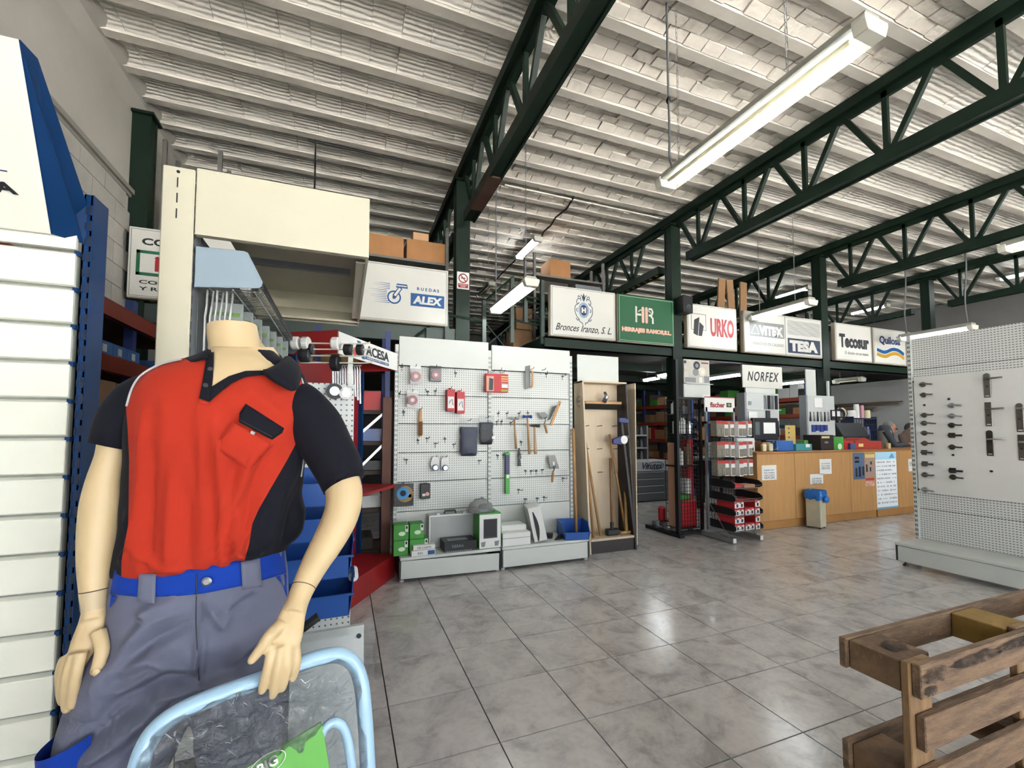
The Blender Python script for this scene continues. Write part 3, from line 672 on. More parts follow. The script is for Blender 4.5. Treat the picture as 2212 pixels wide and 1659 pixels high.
for b, (x0, x1, zt) in enumerate(((.52, 1.485, 2.385), (1.525, 2.505, 2.36))):
    part(MB().box(x0, x1, 4.575, 4.60, 2.085, zt), 'header_panel', WHITE, g, bevel=.003)
    for k in range(5):
        z0 = .58 + .30 * k; part(MB().box(x0, x1, 4.60, 4.62, z0 + .003, z0 + .297), 'pegboard_panel', PEG, g, bevel=.002)
    part(MB().box(x0, x1, 4.60, 4.62, .235, .578), 'back_panel', WHITE, g)
    part(MB().box(x0 - .01, x1 + .01, 4.19, 4.60, .205, .232), 'base_shelf', WHITE, g, bevel=.004)
    kp = MB().box(x0, x1, 4.20, 4.215, .03 if b else .035, .20)
    if b == 0: kp.rotate(Matrix.Rotation(R(1.2), 3, 'Y'), (x0, 4.2, .2))
    part(kp, 'kick_plate', WHITE, g, bevel=.003)
    for x in (x0 + .01, x1 - .01): part(MB().lathe((x, 4.24, 0), [(.022, .002), (.02, .02), (.006, .022), (.006, .1)], 12), 'foot', mat('pale_rubber', 'b9b7b0', .6), g)
    for x in (x0 - .012, x1 + .012): part(MB().box(x - .004, x + .004, 4.205, 4.6, .03, .205), 'side_bracket', DGREY, g)
# bare hooks
def hook_mesh(name, n=(0, -1, 0), L=.11):
    n = Vector(n); b = MB(); b.tube([Vector((0, 0, .0)), n * L * .85 + Vector((0, 0, .004)), n * L + Vector((0, 0, .022))], .0032, 5)
    b.tube([Vector((0, 0, .012)), Vector((0, 0, -.045))] if True else [], .003, 5); b.cbox(n * .004, .03 if n.y else .006, .006 if n.y else .03, .012); return b.mesh(name, DSTEEL)
hk = hook_mesh('peg_hook')
HL = [(868, 793), (984, 806), (862, 850), (924, 846), (940, 845), (872, 890), (903, 951), (922, 947), (940, 958), (961, 948), (980, 960), (878, 993), (1035, 995)]
HR = [(1076, 893), (1095, 893), (1121, 893), (1140, 892), (1073, 911), (1083, 911), (1103, 913), (1126, 955), (1075, 984), (1087, 983), (1135, 1017), (1147, 1017), (1158, 1017), (1171, 1015), (1216, 1033), (1120, 1058), (1180, 808), (1215, 813), (1168, 801), (1080, 801), (1134, 1078), (1160, 1076), (1175, 1074)]
NTH = ['first', 'second', 'third', 'fourth', 'fifth', 'sixth', 'seventh', 'eighth', 'ninth', 'tenth', 'eleventh']
for lst, lb, gp in ((HL, 'bare wire hook on the left pegboard bay', 'empty hooks, left bay'), (HR, 'bare wire hook on the right pegboard bay', 'empty hooks, right bay')):
    rows_ = []
    for x, y in sorted(lst, key=lambda q: q[1]):
        if rows_ and y - rows_[-1][0][1] < 13: rows_[-1].append((x, y))
        else: rows_.append([(x, y)])
    for ri, rw in enumerate(rows_):
        for ci, (x, y) in enumerate(sorted(rw)):
            p = PY(x, y, 4.598); o = inst(hk, 'peg_hook', None, p, rot=(0, 0, random.uniform(-.5, .15)))
            tag(o, '%s, %s row down, %s along' % (lb, NTH[ri], NTH[ci]), 'hook', gp)
def RP(x0, y0, x1, y1, Y):
    a, b = PY(x0, y0, Y), PY(x1, y1, Y); return a.x, b.x, b.z, a.z
BLIS = mat('clear_blister', 'e8ecec', .12, alpha=.22)
def hang(t, x, z, Y=4.6): part(MB().tube([(x, Y, z), (x, Y - .12, z + .004), (x, Y - .13, z + .02)], .003, 5), 'hook', DSTEEL, t)
def pack(label, box, card, ring=None, rr=.5, Y=4.53, depth=.045, cat='package', group=None, extra=None):
    x0, x1, z0, z1 = RP(*box, Y); t = thing('blister_pack', label, cat, ((x0 + x1) / 2, Y, z0), group); cx, w, h = (x0 + x1) / 2, x1 - x0, z1 - z0
    part(MB().box(x0, x1, Y, Y + .004, z0, z1), 'card', card, t); hang(t, cx, z1 - .012)
    cz = z0 + h * .42
    if ring:
        part(MB().lathe((cx, Y, cz), [(w * rr * .42, -.003), (w * rr, -.003), (w * rr, -depth * .5), (w * rr * .42, -depth * .5)], 24, 'y', cap=False), 'tape_reel', ring, t, smooth=False)
        part(MB().lathe((cx, Y, cz), [(w * rr * .42, -.002), (w * rr * .42, -depth * .55)], 18, 'y'), 'reel_hub', PAPER, t)
    part(MB().box(x0 + .002, x1 - .002, Y - depth, Y - .001, z0 + h * .02, z0 + h * .82), 'blister', BLIS, t, bevel=.006)
    if extra: extra(t, x0, x1, z0, z1, Y)
    return t
REDR = mat('red_reel', '9e1d22', .45); DCARD = mat('dark_card', '3a3836', .6)
pack('red tape reel pack on white card, top left of pegboard', (886, 789, 909, 831), PAPER, REDR, .46)
pack('small red tape reel pack on dark card near pegboard top', (929, 790, 953, 825), DCARD, REDR, .38)
pack('red tape reel pack hanging below the first, on left bay', (879, 843, 902, 880), PAPER, REDR, .46)
# long red boxes
REDB = mat('red_carton', 'b3282b', .5)
for lb, bx in (('left one of two long red and white boxes on pegboard', (966, 841, 983, 888)), ('right one of two long red and white boxes on pegboard', (987, 846, 1004, 893))):
    x0, x1, z0, z1 = RP(*bx, 4.5); t = thing('tool_box_pack', lb, 'package', ((x0 + x1) / 2, 4.54, z0), 'long red boxes')
    part(MB().box(x0, x1, 4.5, 4.585, z0, z1), 'carton', REDB, t, bevel=.003); part(MB().box(x0 + .008, x1 - .012, 4.4985, 4.5, z0 + .03, z1 - .075), 'white_panel', PAPER, t)
    xm = (x0 + x1) / 2; strok(t, [(xm - .02, z0 + .08), (xm - .01, z1 - .12), (xm + .01, z1 - .1), (xm + .02, z0 + .06)], .006, INK, 'printed_tool', y=4.498); hang(t, xm, z1 + .01)
    part(MB().box(xm - .012, xm + .012, 4.57, 4.574, z1, z1 + .022), 'hang_tab', REDB, t)
# wire brush
BRW = mat('brush_wood', 'b98d5f', .6); BRS = mat('brush_bristle', '6a4d30', .9, bump=(90, .8))
x0, x1, z0, z1 = RP(903, 882, 914, 943, 4.56); xm = (x0 + x1) / 2; t = thing('wire_brush', 'long wooden wire brush hanging on the left bay', 'brush', (xm, 4.56, z0))
part(MB().prism([(-.018, 0), (.014, 0), (.02, .06), (.02, .16), (.012, .2), (.014, .26), (.006, z1 - z0), (-.01, z1 - z0), (-.014, .26), (-.022, .18), (-.024, .05)], (0, 1, 0), .025, (xm, 4.555, z0), (1, 0, 0), (0, 0, 1)), 'handle', BRW, t, bevel=.004)
part(MB().box(xm - .014, xm + .016, 4.52, 4.556, z0 + .012, z0 + .155), 'bristles', BRS, t); hang(t, xm, z1 - .01)
# bagged knee pads
def bag(label, bx, m, Y=4.5, depth=.09, seed=1, name='bagged_item', film=True, cat='bag'):
    x0, x1, z0, z1 = RP(*bx, Y); t = thing(name, label, cat, ((x0 + x1) / 2, Y, z0)); rings = []; film_r = []
    cx = (x0 + x1) / 2; hw = (x1 - x0) / 2
    for i in range(15):
        u = i / 14; z = z0 + (z1 - z0) * u; pr = (min(1, u * 6 + .3)) * (1 if u < .7 else 1 - .75 * ((u - .7) / .3) ** 1.5); rg, fg = [], []
        for j in range(22):
            a = 2 * math.pi * j / 22; n = noise.noise(Vector((math.cos(a) * 2 + seed * 7, math.sin(a) * 2, u * 5))) * .28
            sx = abs(math.cos(a)) ** .7 * (1 if math.cos(a) > 0 else -1); sy = abs(math.sin(a)) ** .8 * (1 if math.sin(a) > 0 else -1)
            rg.append((cx + hw * .88 * sx * (1 + n * .4) * (.75 + .25 * pr), Y + .05 + depth * .5 * sy * pr * (1 + n), z))
            fg.append((cx + hw * 1.0 * sx * (1 + n * .7), Y + .05 + depth * .56 * sy * (pr * .9 + .1) * (1 + n * 1.4), z + .012))
        rings.append(rg); film_r.append(fg)
    k = int(len(rings) * .86); part(MB().loft(rings[:k]), 'contents', m, t, smooth=True)
    if film: part(MB().loft(film_r, cap=False), 'plastic_film', mat('bag_film', 'dfe4ea', .08, alpha=.09), t, smooth=True)
    hang(t, cx, z1 - .015); return t
NAVY = mat('navy_cloth', '16224a', .8, var=(9, .5), c2='2b2e36'); BLK2 = mat('black_cloth', '1a1a20', .75, var=(18, .4))
bag('clear bag holding grey and navy knee pads, mid pegboard', (995, 905, 1036, 985), NAVY, seed=2)
tb = bag('smaller clear bag with black gloves beside the knee pads', (1037, 899, 1070, 960), BLK2, seed=5, depth=.06)
p = PY(1066, 945, 4.49); part(MB().box(p.x - .02, p.x + .02, 4.482, 4.486, p.z - .015, p.z + .015), 'price_label', PAPER, tb)
# small round blister cards
for lb, bx in (('left small white card with a round blue-ringed lock', (931, 985, 949, 1019)), ('right small white card with a round blue-ringed lock', (953, 985, 970, 1019))):
    x0, x1, z0, z1 = RP(*bx, 4.55); cx = (x0 + x1) / 2; w = (x1 - x0) / 2; t = thing('lock_card', lb, 'package', (cx, 4.55, z0), 'small lock cards')
    part(MB().prism([(w * math.cos(R(a)), (z1 - z0) * .5 * (1 + math.sin(R(a)))) for a in range(0, 360, 18)], (0, 1, 0), .004, (cx, 4.55, z0), (1, 0, 0), (0, 0, 1)), 'card', PAPER, t)
    part(MB().lathe((cx, 4.549, z0 + w), [(w * .75, 0), (w * .75, -.02), (w * .55, -.024)], 20, 'y'), 'ring', mat('lock_navy', '3a4a6e', .4), t); part(MB().lathe((cx, 4.549, z0 + w), [(w * .55, 0), (w * .55, -.028)], 16, 'y'), 'disc', STEEL, t); hang(t, cx, z1 - .01)
# grinding disc packs
x0, x1, z0, z1 = RP(852, 1046, 893, 1093, 4.53); t = thing('disc_pack', 'black pack with blue and tan grinding disc at pegboard lower left', 'package', ((x0 + x1) / 2, 4.53, z0))
zz = [(x0 + (x1 - x0) * k / 24, z0 + (.006 if k % 2 else 0)) for k in range(25)] + [(x1 - (x1 - x0) * k / 24, z1 - (.006 if k % 2 else 0)) for k in range(25)]
part(MB().prism(zz, (0, 1, 0), .03, (0, 4.53, 0), (1, 0, 0), (0, 0, 1)), 'card', BLACK, t); cx, cz = (x0 + x1) / 2 - .01, (z0 + z1) / 2 + .02
part(MB().lathe((cx + .02, 4.528, cz - .01), [(.082, 0), (.082, -.002)], 28, 'y'), 'disc', mat('tan_abrasive', '9c7a4f', .8), t); part(MB().lathe((cx, 4.525, cz), [(.062, 0), (.062, -.002)], 28, 'y'), 'disc_label', mat('print_cyan', '2f86b8', .5), t)
part(MB().lathe((cx, 4.523, cz), [(.03, 0), (.03, -.001)], 20, 'y'), 'disc_centre', NAVY, t); part(MB().box(x1 - .05, x1 - .02, 4.526, 4.53, z0 + .09, z0 + .12), 'price_label', PAPER, t); hang(t, cx, z1 + .004)
x0, x1, z0, z1 = RP(908, 1045, 929, 1077, 4.54); t = thing('disc_pack', 'small black pack with pink mark beside the disc pack', 'package', ((x0 + x1) / 2, 4.54, z0))
part(MB().box(x0, x1, 4.53, 4.57, z0, z1), 'card', BLACK, t, bevel=.005); part(MB().box(x0 + .02, x0 + .05, 4.527, 4.53, z0 + .03, z0 + .055), 'price_label', PAPER, t); part(MB().lathe(((x0 + x1) / 2 + .02, 4.528, z0 + .05), [(.02, 0), (.02, -.002)], 14, 'y'), 'mark', PK, t); hang(t, (x0 + x1) / 2, z1)
# right bay: red support pack
x0, x1, z0, z1 = RP(1050, 806, 1098, 848, 4.5); t = thing('support_pack', 'red flat box with trouser picture straddling the two bays', 'package', ((x0 + x1) / 2, 4.53, z0))
part(MB().box(x0, x1, 4.5, 4.56, z0, z1), 'carton', REDB, t, bevel=.003); w = x1 - x0
part(MB().box(x0 + w * .02, x0 + w * .34, 4.498, 4.5, z0 + .01, z1 - .03), 'picture', mat('print_skin', 'c79a86', .6), t); part(MB().prism([(x0 + w * .12, z0 + .02), (x0 + w * .3, z0 + .02), (x0 + w * .32, z1 - .06), (x0 + w * .14, z1 - .05)], (0, -1, 0), .002, (0, 4.498, 0), (1, 0, 0), (0, 0, 1)), 'picture_trousers', BLACK, t)
for k in range(4): part(MB().box(x0 + w * .68, x1 - .004, 4.498, 4.5, z1 - .035 - k * .025, z1 - .025 - k * .025), 'stripe', mat('print_cream', 'cdbb7d', .6), t)
part(MB().box(x0 + w * .70, x1 - .006, 4.498, 4.5, z0 + .05, z0 + .1), 'logo_patch', PAPER, t); part(MB().box(x0 + w * .68, x1 - .004, 4.498, 4.5, z0 + .008, z0 + .03), 'stripe', mat('print_lime', '8f9a3a', .6), t)
for q in (.35, .8): hang(t, x0 + w * q, z1 + .02)
part(MB().box(x0 + w * .2, x1 - w * .1, 4.53, 4.533, z1, z1 + .03), 'hang_strip', BLIS, t)
# toothed scraper
BLADE = mat('grey_blade', '5f605d', .4, .6)
x0, x1, z0, z1 = RP(1135, 788, 1146, 842, 4.55); t = thing('toothed_trowel', 'toothed grey blade with pale wooden grip at pegboard top', 'trowel', (x0, 4.55, z0))
part(MB().prism([(x0, z0), (x1, z0 + .03), (x1, z1), (x0 + .004, z1 - .015)], (0, 1, 0), .002, (0, 4.56, 0), (1, 0, 0), (0, 0, 1)), 'blade', BLADE, t)
q = RP(1147, 801, 1154, 836, 4.53); part(MB().tube(crom([(q[0] + .006, 4.55, q[3]), (q[0] + .02, 4.53, q[3] - .02), (q[0] + .02, 4.53, q[2] + .02), (q[0] + .004, 4.55, q[2])], 5), .013, 8), 'grip', mat('light_wood', 'c8a276', .5), t, smooth=True); hang(t, x1 + .01, z1 - .05)
# hammers
def hammer(label, hx, hy, bx, by, ang, headm, headL=.11, hm=WOOD, claw=False, Y=4.52, r=.014):
    a, b = PY(hx, hy, Y), PY(bx, by, Y); t = thing('hammer', label, 'hammer', b, 'hammers on the pegboard'); d = (a - b).normalized(); L = (a - b).length
    part(MB().tube([b, b + d * L * .25, b + d * L * .7, a + d * .01], [r * 1.15, r * 1.05, r * .75, r * .8], 10, flat=.75), 'handle', hm, t, smooth=True)
    n = Vector((0, 1, 0)); x = n.cross(d).normalized() * -1; x = Matrix.Rotation(R(ang), 3, 'Y') @ x
    if claw: part(MB().tube([a - x * headL * .5, a - x * headL * .3, a, a + x * headL * .25, a + x * headL * .55], [.016, .017, .014, .013, .004], 8), 'head', headm, t)
    else: part(MB().tube([a - x * headL * .5, a - x * headL * .36, a - x * headL * .3, a + x * headL * .3, a + x * headL * .36, a + x * headL * .5], [.02, .02, .014, .014, .019, .019], 8), 'head', headm, t)
    hang(t, a.x, a.z - .0, 4.6); return t
hammer('hammer with steel head and slim straight handle', 1111, 904, 1115, 970, 0, STEEL, .1, claw=True)
hammer('soft-face hammer with bright blue head', 1139, 900, 1144, 981, 4, mat('blue_rubber', '1c3f88', .5), .105)
hammer('hammer with dark steel head and pale wide handle', 1155, 920, 1157, 981, 4, DSTEEL, .12, mat('pale_ash', 'b08a63', .5), claw=True, r=.017)
# trowels
def trowel(label, blade, hand, Y=4.54, group='trowels on the pegboard'):
    pts = [PY(x, y, Y) for x, y in blade]; h0, h1, nk = [PY(x, y, Y - .02) for x, y in hand]; t = thing('trowel', label, 'trowel', h1, group)
    part(MB().prism([(p.x, p.z) for p in pts], (0, 1, 0), .003, (0, Y, 0), (1, 0, 0), (0, 0, 1)), 'blade', BLADE, t)
    part(MB().tube(crom([tuple(nk), tuple((nk + h0) / 2 + Vector((0, -.02, 0))), tuple(h0)], 4), .005, 6), 'neck', DSTEEL, t); part(MB().tube([h0, h0 * .7 + h1 * .3, h0 * .2 + h1 * .8, h1], [.010, .015, .014, .010], 10), 'handle', WOOD, t, smooth=True)
    hang(t, nk.x, nk.z); return t
trowel('trowel with grey triangular blade and short wooden handle', [(1161, 891), (1177, 890), (1189, 902), (1172, 905)], [(1176, 914), (1182, 936), (1177, 903)])
trowel('square-bladed trowel with white sticker hanging low on right bay', [(1184, 984), (1199, 983), (1208, 1012), (1189, 1013)], [(1195, 1018), (1193, 1042), (1196, 1009)])
tw = [o for o in col.objects if o.name.startswith('trowel')][-1]; p = PY(1196, 1001, 4.539); part(MB().box(p.x - .012, p.x + .012, 4.536, 4.54, p.z - .018, p.z + .018), 'sticker', PAPER, tw)
a, b = PY(1210, 867, 4.5), PY(1190, 918, 4.5); t = thing('wooden_float', 'wooden float bar hanging slanted at the right edge', 'float', b)
part(MB().bar(a, b, .03, .022, (0, 1, 0)), 'grip', BRW, t, bevel=.004); part(MB().prism([(a.x - .07, a.z - .06), (a.x - .02, a.z - .05), (b.x + .02, b.z + .07), (b.x - .02, b.z + .05)], (0, 1, 0), .004, (0, 4.55, 0), (1, 0, 0), (0, 0, 1)), 'plate', BLADE, t); hang(t, a.x - .02, a.z - .05)
# pick head, level
a, b = PY(1122, 968, 4.55), PY(1122, 1007, 4.55); t = thing('pick_head', 'small black pick head hanging without a handle', 'pick', b)
part(MB().prism([(-.012, 0), (.02, 0), (.012, .09), (.02, .11), (.006, a.z - b.z), (-.006, a.z - b.z), (-.014, .11), (-.008, .09)], (0, 1, 0), .02, (b.x, 4.55, b.z), (1, 0, 0), (0, 0, 1)), 'head', BLACK, t); part(MB().lathe((b.x, 4.548, b.z + .1), [(.02, 0), (.02, -.012), (.008, -.012)], 12, 'y'), 'eye', DSTEEL, t); hang(t, b.x, b.z + .13)
x0, x1, z0, z1 = RP(1092, 977, 1101, 1067, 4.55); t = thing('striking_tool', 'long green and blue sheathed chisel hanging upright', 'chisel', ((x0 + x1) / 2, 4.55, z0)); h = z1 - z0
GLM = mat('lime_green_plastic', '3f9a3c', .4)
part(MB().box(x0, x1, 4.545, 4.575, z0, z0 + h * .47), 'lower_sheath', GLM, t, bevel=.003); part(MB().box(x0, x1, 4.545, 4.575, z0 + h * .47, z1 - .03), 'upper_sheath', mat('deep_blue_plastic', '16224f', .4), t, bevel=.003); part(MB().box(x0 - .008, x1 + .004, 4.54, 4.58, z1 - .03, z1), 'cap', GLM, t, bevel=.004); hang(t, x0, z1 - .008)
part(MB().box(x0 + .012, x1 - .01, 4.543, 4.546, z0 + h * .38, z0 + h * .46), 'price_label', PAPER, t)

# ---- goods on the base shelves
SZ = .2325
def carton(label, bx, y0, y1, m, z0=SZ, name='carton', cat='box', group=None, bevel=.002, h=None):
    a = PY(bx[0], bx[3], y0); b = PY(bx[2], bx[1], y0); z1 = z0 + (h if h else b.z - a.z)
    t = thing(name, label, cat, ((a.x + b.x) / 2, (y0 + y1) / 2, z0), group); part(MB().box(a.x, b.x, y0, y1, z0, z1), 'body', m, t, bevel=bevel); return t, a.x, b.x, z0, z1
OVAL = mat('print_oval', 'cfe3c4', .6)
def greenbox(label, bx, z0, y0=4.27, y1=4.42):
    t, x0, x1, z0, z1 = carton(label, bx, y0, y1, GREENBOX, z0, 'green_carton', 'box', 'green cartons', h=.143); w = x1 - x0; cx = x0 + w * .56
    part(MB().prism([(cx + .032 * math.cos(R(a)), z0 + .06 + .02 * math.sin(R(a))) for a in range(0, 360, 24)], (0, -1, 0), .001, (0, y0, 0), (1, 0, 0), (0, 0, 1)), 'oval_logo', OVAL, t)
    part(MB().box(x1 - .032, x1 - .004, y0 - .001, y0, z0 + .075, z1 - .006), 'barcode_label', PAPER, t); part(MB().box(x1 - .026, x1 - .01, y0 - .0016, y0 - .001, z1 - .04, z1 - .014), 'barcode', INK, t)
    part(MB().box(x0, x1, y0 - .0006, y0, z0 + .142 - .004, z0 + .143), 'lid_seam', mat('dark_green_print', '2a6a25', .6), t); return z1
zz1 = greenbox('green carton at the bottom left of the base shelf', (850, 1157, 882, 1190), SZ); greenbox('green carton stacked on the left bottom one', (850, 1127, 883, 1157), zz1 + .001)
greenbox('wider green carton beside the aluminium case, lower', (885, 1155, 925, 1188), SZ, 4.27, 4.42); greenbox('green carton stacked second from the left, upper', (885, 1126, 916, 1156), zz1 + .001, 4.28, 4.42)
# aluminium case
t, x0, x1, z0, z1 = carton('upright silver aluminium tool case behind the black box', (927, 1103, 1020, 1178), 4.46, 4.58, mat('case_grey_panel', '9d9f9c', .4, .2), name='aluminium_case', cat='case')
ED = mat('aluminium_edge', 'b9bab6', .35, .6)
for a in ((x0 - .006, x0 + .012, z0, z1), (x1 - .012, x1 + .006, z0, z1)): part(MB().box(a[0], a[1], 4.452, 4.588, a[2], a[3]), 'edge_trim', ED, t, bevel=.003)
for a in ((z0, z0 + .016), (z1 - .016, z1 + .004)): part(MB().box(x0, x1, 4.452, 4.588, *a), 'edge_trim', ED, t, bevel=.003)
for q in (.2, .82): part(MB().box(x0 + (x1 - x0) * q - .02, x0 + (x1 - x0) * q + .02, 4.46, 4.5, z1, z1 + .02), 'latch', STEEL, t, bevel=.003)
xm = (x0 + x1) / 2; part(MB().tube([(xm - .06, 4.51, z1 + .004), (xm - .055, 4.51, z1 + .03), (xm + .055, 4.51, z1 + .03), (xm + .06, 4.51, z1 + .004)], .009, 6), 'handle', BLACK, t)
# black flat carton
t, x0, x1, z0, z1 = carton('flat black carton lying in front of the aluminium case', (960, 1168, 1030, 1194), 4.23, 4.44, BLACK, name='black_carton', h=.095)
part(MB().box(x0 + .05, x1 - .08, 4.28, 4.36, z1, z1 + .001), 'top_print', GREY, t); text('SIERRA', GREY, t, ((x0 + x1) / 2 - .03, 4.229, z0 + .05), .03, w=.12)
for k in range(12): part(MB().box(x0 + .02 + k * .022, x0 + .032 + k * .022, 4.229, 4.23, z0, z0 + .01), 'tooth_mark', GREY, t)
# two small white boxes
t, x0, x1, z0, z1 = carton('flat white box with blue mark at the front edge, lower', (889, 1190, 940, 1204), 4.2, 4.3, PAPER, name='small_carton', group='small white boxes', h=.05); part(MB().box(x1 - .07, x1 - .004, 4.199, 4.2, z0 + .006, z1 - .006), 'blue_print', mat('print_box_blue', '274a7c', .6), t); text('RIN', INK, t, (x0 + .08, 4.199, z0 + .025), .03, h=.02)
t, x0, x1, z0, z1 = carton('flat white box lying on top of the blue-marked one', (893, 1178, 940, 1190), 4.215, 4.3, PAPER, z1 + .001, name='small_carton', group='small white boxes', h=.042); text('DE CORTE', INK, t, ((x0 + x1) / 2, 4.2145, z0 + .02), .02, w=.13)
# tall green and white box with grey bag on it
t, x0, x1, z0, z1 = carton('tall green and white carton with a dark product picture', (1035, 1103, 1082, 1183), 4.22, 4.44, GREENBOX, name='tall_carton')
part(MB().box(x0 + .003, x1 - .003, 4.2185, 4.22, z0 + .003, z0 + .335), 'front_white', PAPER, t); part(MB().box(x0 + .045, x1 - .04, 4.217, 4.2185, z0 + .1, z0 + .29), 'picture', DGREY, t); part(MB().box(x0 + .055, x1 - .052, 4.2165, 4.217, z0 + .12, z0 + .28), 'picture_panel', BLACK, t)
for q in (.1, .72): part(MB().prism([(0, 0), (.035, 0), (.045, .05), (-.005, .045)], (0, -1, 0), .001, (x0 + (x1 - x0) * q, 4.2185, z0 + .02), (1, 0, 0), (0, 0, 1)), 'picture_pouch', GREY, t)
text('AMIG', OVAL, t, ((x0 + x1) / 2 + .02, 4.2185, z1 - .04), .03, w=.06)
xm = (x0 + x1) / 2; rg = []
for i in range(9):
    u = i / 8; rr = math.sin(math.acos(min(1, u))) if u < 1 else 0.02; rg.append([(xm - .07 + (.13 * rr + .01) * math.cos(2 * math.pi * j / 18) * (1 + .25 * noise.noise(Vector((j * .9, u * 4, 3)))), 4.33 + (.1 * rr + .01) * math.sin(2 * math.pi * j / 18), z1 + .001 + .13 * u * (1 + .2 * noise.noise(Vector((j * .5, u * 3, 9))))) for j in range(18)])
tb = thing('plastic_bag', 'crumpled grey plastic bag on top of the tall green carton', 'bag', (xm - .07, 4.33, z1)); part(MB().loft(rg), 'bag_skin', mat('grey_film', '8d8f8d', .25, alpha=.55), tb, smooth=True)
part(MB().sphere((xm - .04, 4.31, z1 + .045), .05, 10, 7, 1.2, 1, .8), 'bag_contents', DGREY, tb, smooth=True)
# white foam boxes
t, x0, x1, z0, z1 = carton('low stack of white foam trays on the right base shelf', (1086, 1150, 1146, 1176), 4.22, 4.5, PAPER, name='foam_box', h=.13)
part(MB().box(x0 - .001, x1 + .001, 4.218, 4.5, z0 + .075, z0 + .08), 'tray_seam', GREY, t); part(MB().box(x0 + .01, x1 - .01, 4.3, 4.5, z1, z1 + .06), 'upper_tray', PAPER, t, bevel=.01)
t = thing('white_carton', 'white carton standing askew with a black curved stripe', 'box', (2.0, 4.3, SZ), rz=0)
mbx = MB().cbox((2.0, 4.38, SZ + .19), .14, .3, .36); mbx.rotate(Matrix.Rotation(R(-12), 3, 'Y'), (2.05, 4.38, SZ)); mbx.rotate(Matrix.Rotation(R(-14), 3, 'Z'), (2.0, 4.38, 0)); zmn = min(v.z for v in mbx.v); [setattr(v, 'z', v.z + SZ - zmn) for v in mbx.v]
part(mbx, 'body', PAPER, t, bevel=.004)
fc = [Vector(v) for v in mbx.v[:8]]; # front face stripe
f0, f1, f5, f4 = fc[0], fc[1], fc[5], fc[4]; st = []
nrm = (f1 - f0).cross(f4 - f0).normalized()
for k in range(9):
    u = k / 8; e0 = f0.lerp(f4, u * .86 + .02); e1 = f1.lerp(f5, u * .86 + .02); q = .30 + .12 * math.sin(u * 3.14); st.append((e0.lerp(e1, q - .02 - .13 * math.sin(u * 3.14)) + nrm * .002, e0.lerp(e1, q + .06 + .10 * math.sin(u * 3.14)) + nrm * .002))
part(MB().add([p for ab in st for p in ab], [(2 * k, 2 * k + 1, 2 * k + 3, 2 * k + 2) for k in range(8)]), 'black_stripe', BLACK, t)
# dark trowel handles lying on the shelf
t = thing('brush_set', 'black nylon scrapers lying on the right base shelf', 'brush', (2.2, 4.33, SZ))
for k in range(5): part(MB().bar((2.14 + .02 * k, 4.26 + .018 * k, SZ + .008 + .006 * k), (2.29 + .02 * k, 4.30 + .018 * k, SZ + .02 + .008 * k), .03, .006), 'blade', BLACK, t)
part(MB().bar((2.1, 4.4, SZ + .03), (2.16, 4.36, SZ + .03), .06, .05), 'block', BLACK, t, bevel=.006)
# blue open-fronted bin
BLUEBIN = mat('blue_bin_plastic', '1a4f9c', .35)
def bin_mesh(w, d, h, name='bin', wall=.004, low=.45, m=None):
    """open-fronted stacking bin, front toward -y, origin at floor centre"""
    b = MB(); x = w / 2; xi = x * .86
    side = [(-d / 2, 0), (d / 2, 0), (d / 2, h), (-d / 2 + d * .28, h), (-d / 2 - .01, h * low)]
    for s in (-1, 1): 
        o = len(b.v); b.prism(side, (s, 0, 0), -wall, (s * x, 0, 0), (0, 1, 0), (0, 0, 1))
        for i in range(o, len(b.v)): b.v[i].x *= (.88 + .12 * b.v[i].z / h)
    b.box(-xi, xi, -d / 2, d / 2, 0, wall); b.box(-x + wall, x - wall, d / 2 - wall, d / 2, 0, h)
    b.box(-xi, xi, -d / 2, -d / 2 + wall, 0, h * low); b.box(-x, x, -d / 2 - .014, -d / 2 + .002, h * low - .008, h * low + .004)
    b.box(-x - .004, x + .004, d / 2 - .008, d / 2 + .004, h - .012, h + .002)
    for s in (-1, 1): b.box(s * x - .005, s * x + .005, -d / 2 + d * .28, d / 2, h - .012, h + .002)
    return b.mesh(name, m or BLUEBIN)
a, b = PY(1222, 1155, 4.22), PY(1277, 1120, 4.22); t = thing('storage_bin', 'blue open-fronted bin on the right base shelf with a pole in it', 'bin', ((a.x + b.x) / 2 - .0, 4.34, SZ), local=True, rz=R(-12)); part(bin_mesh(.30, .30, .17), 'bin_body', None, t)
# ================================================================== WOODEN TOOL-HANDLE DISPLAY
BIRCH = mat('birch_board', 'c9b79c', .55, var=(5, .12), stretch=(6, 6, .7)); BROWN = mat('dark_brown_laminate', '2b2220', .5)
t = thing('tool_display', 'pale wooden tool display with brown plinth beside the pegboard', 'display', (2.97, 4.55, 0))
part(MB().box(2.66, 3.25, 4.70, 4.72, .16, 2.0), 'back_board', BIRCH, t); part(MB().prism([(4.38, .0), (4.72, 0), (4.72, 2.0), (4.52, 2.0)], (1, 0, 0), .02, (2.64, 0, 0), (0, 1, 0), (0, 0, 1)), 'side_board', BIRCH, t)
rs = MB().prism([(4.36, .0), (4.72, 0), (4.72, 1.99), (4.52, 1.99)], (1, 0, 0), .02, (3.25, 0, 0), (0, 1, 0), (0, 0, 1))
part(rs, 'side_board', BROWN, t); o2 = MB().prism([(4.37, .05), (4.72, .05), (4.72, 2.0), (4.52, 2.0)], (1, 0, 0), .012, (3.272, 0, 0), (0, 1, 0), (0, 0, 1))
for v in o2.v: v.x += .12 * v.z / 2.0
part(o2, 'flared_board', BIRCH, t)
part(MB().box(2.66, 3.25, 4.38, 4.70, .14, .165), 'shelf_board', BIRCH, t); part(MB().box(2.66, 3.25, 4.385, 4.40, 0, .14), 'plinth', BROWN, t)
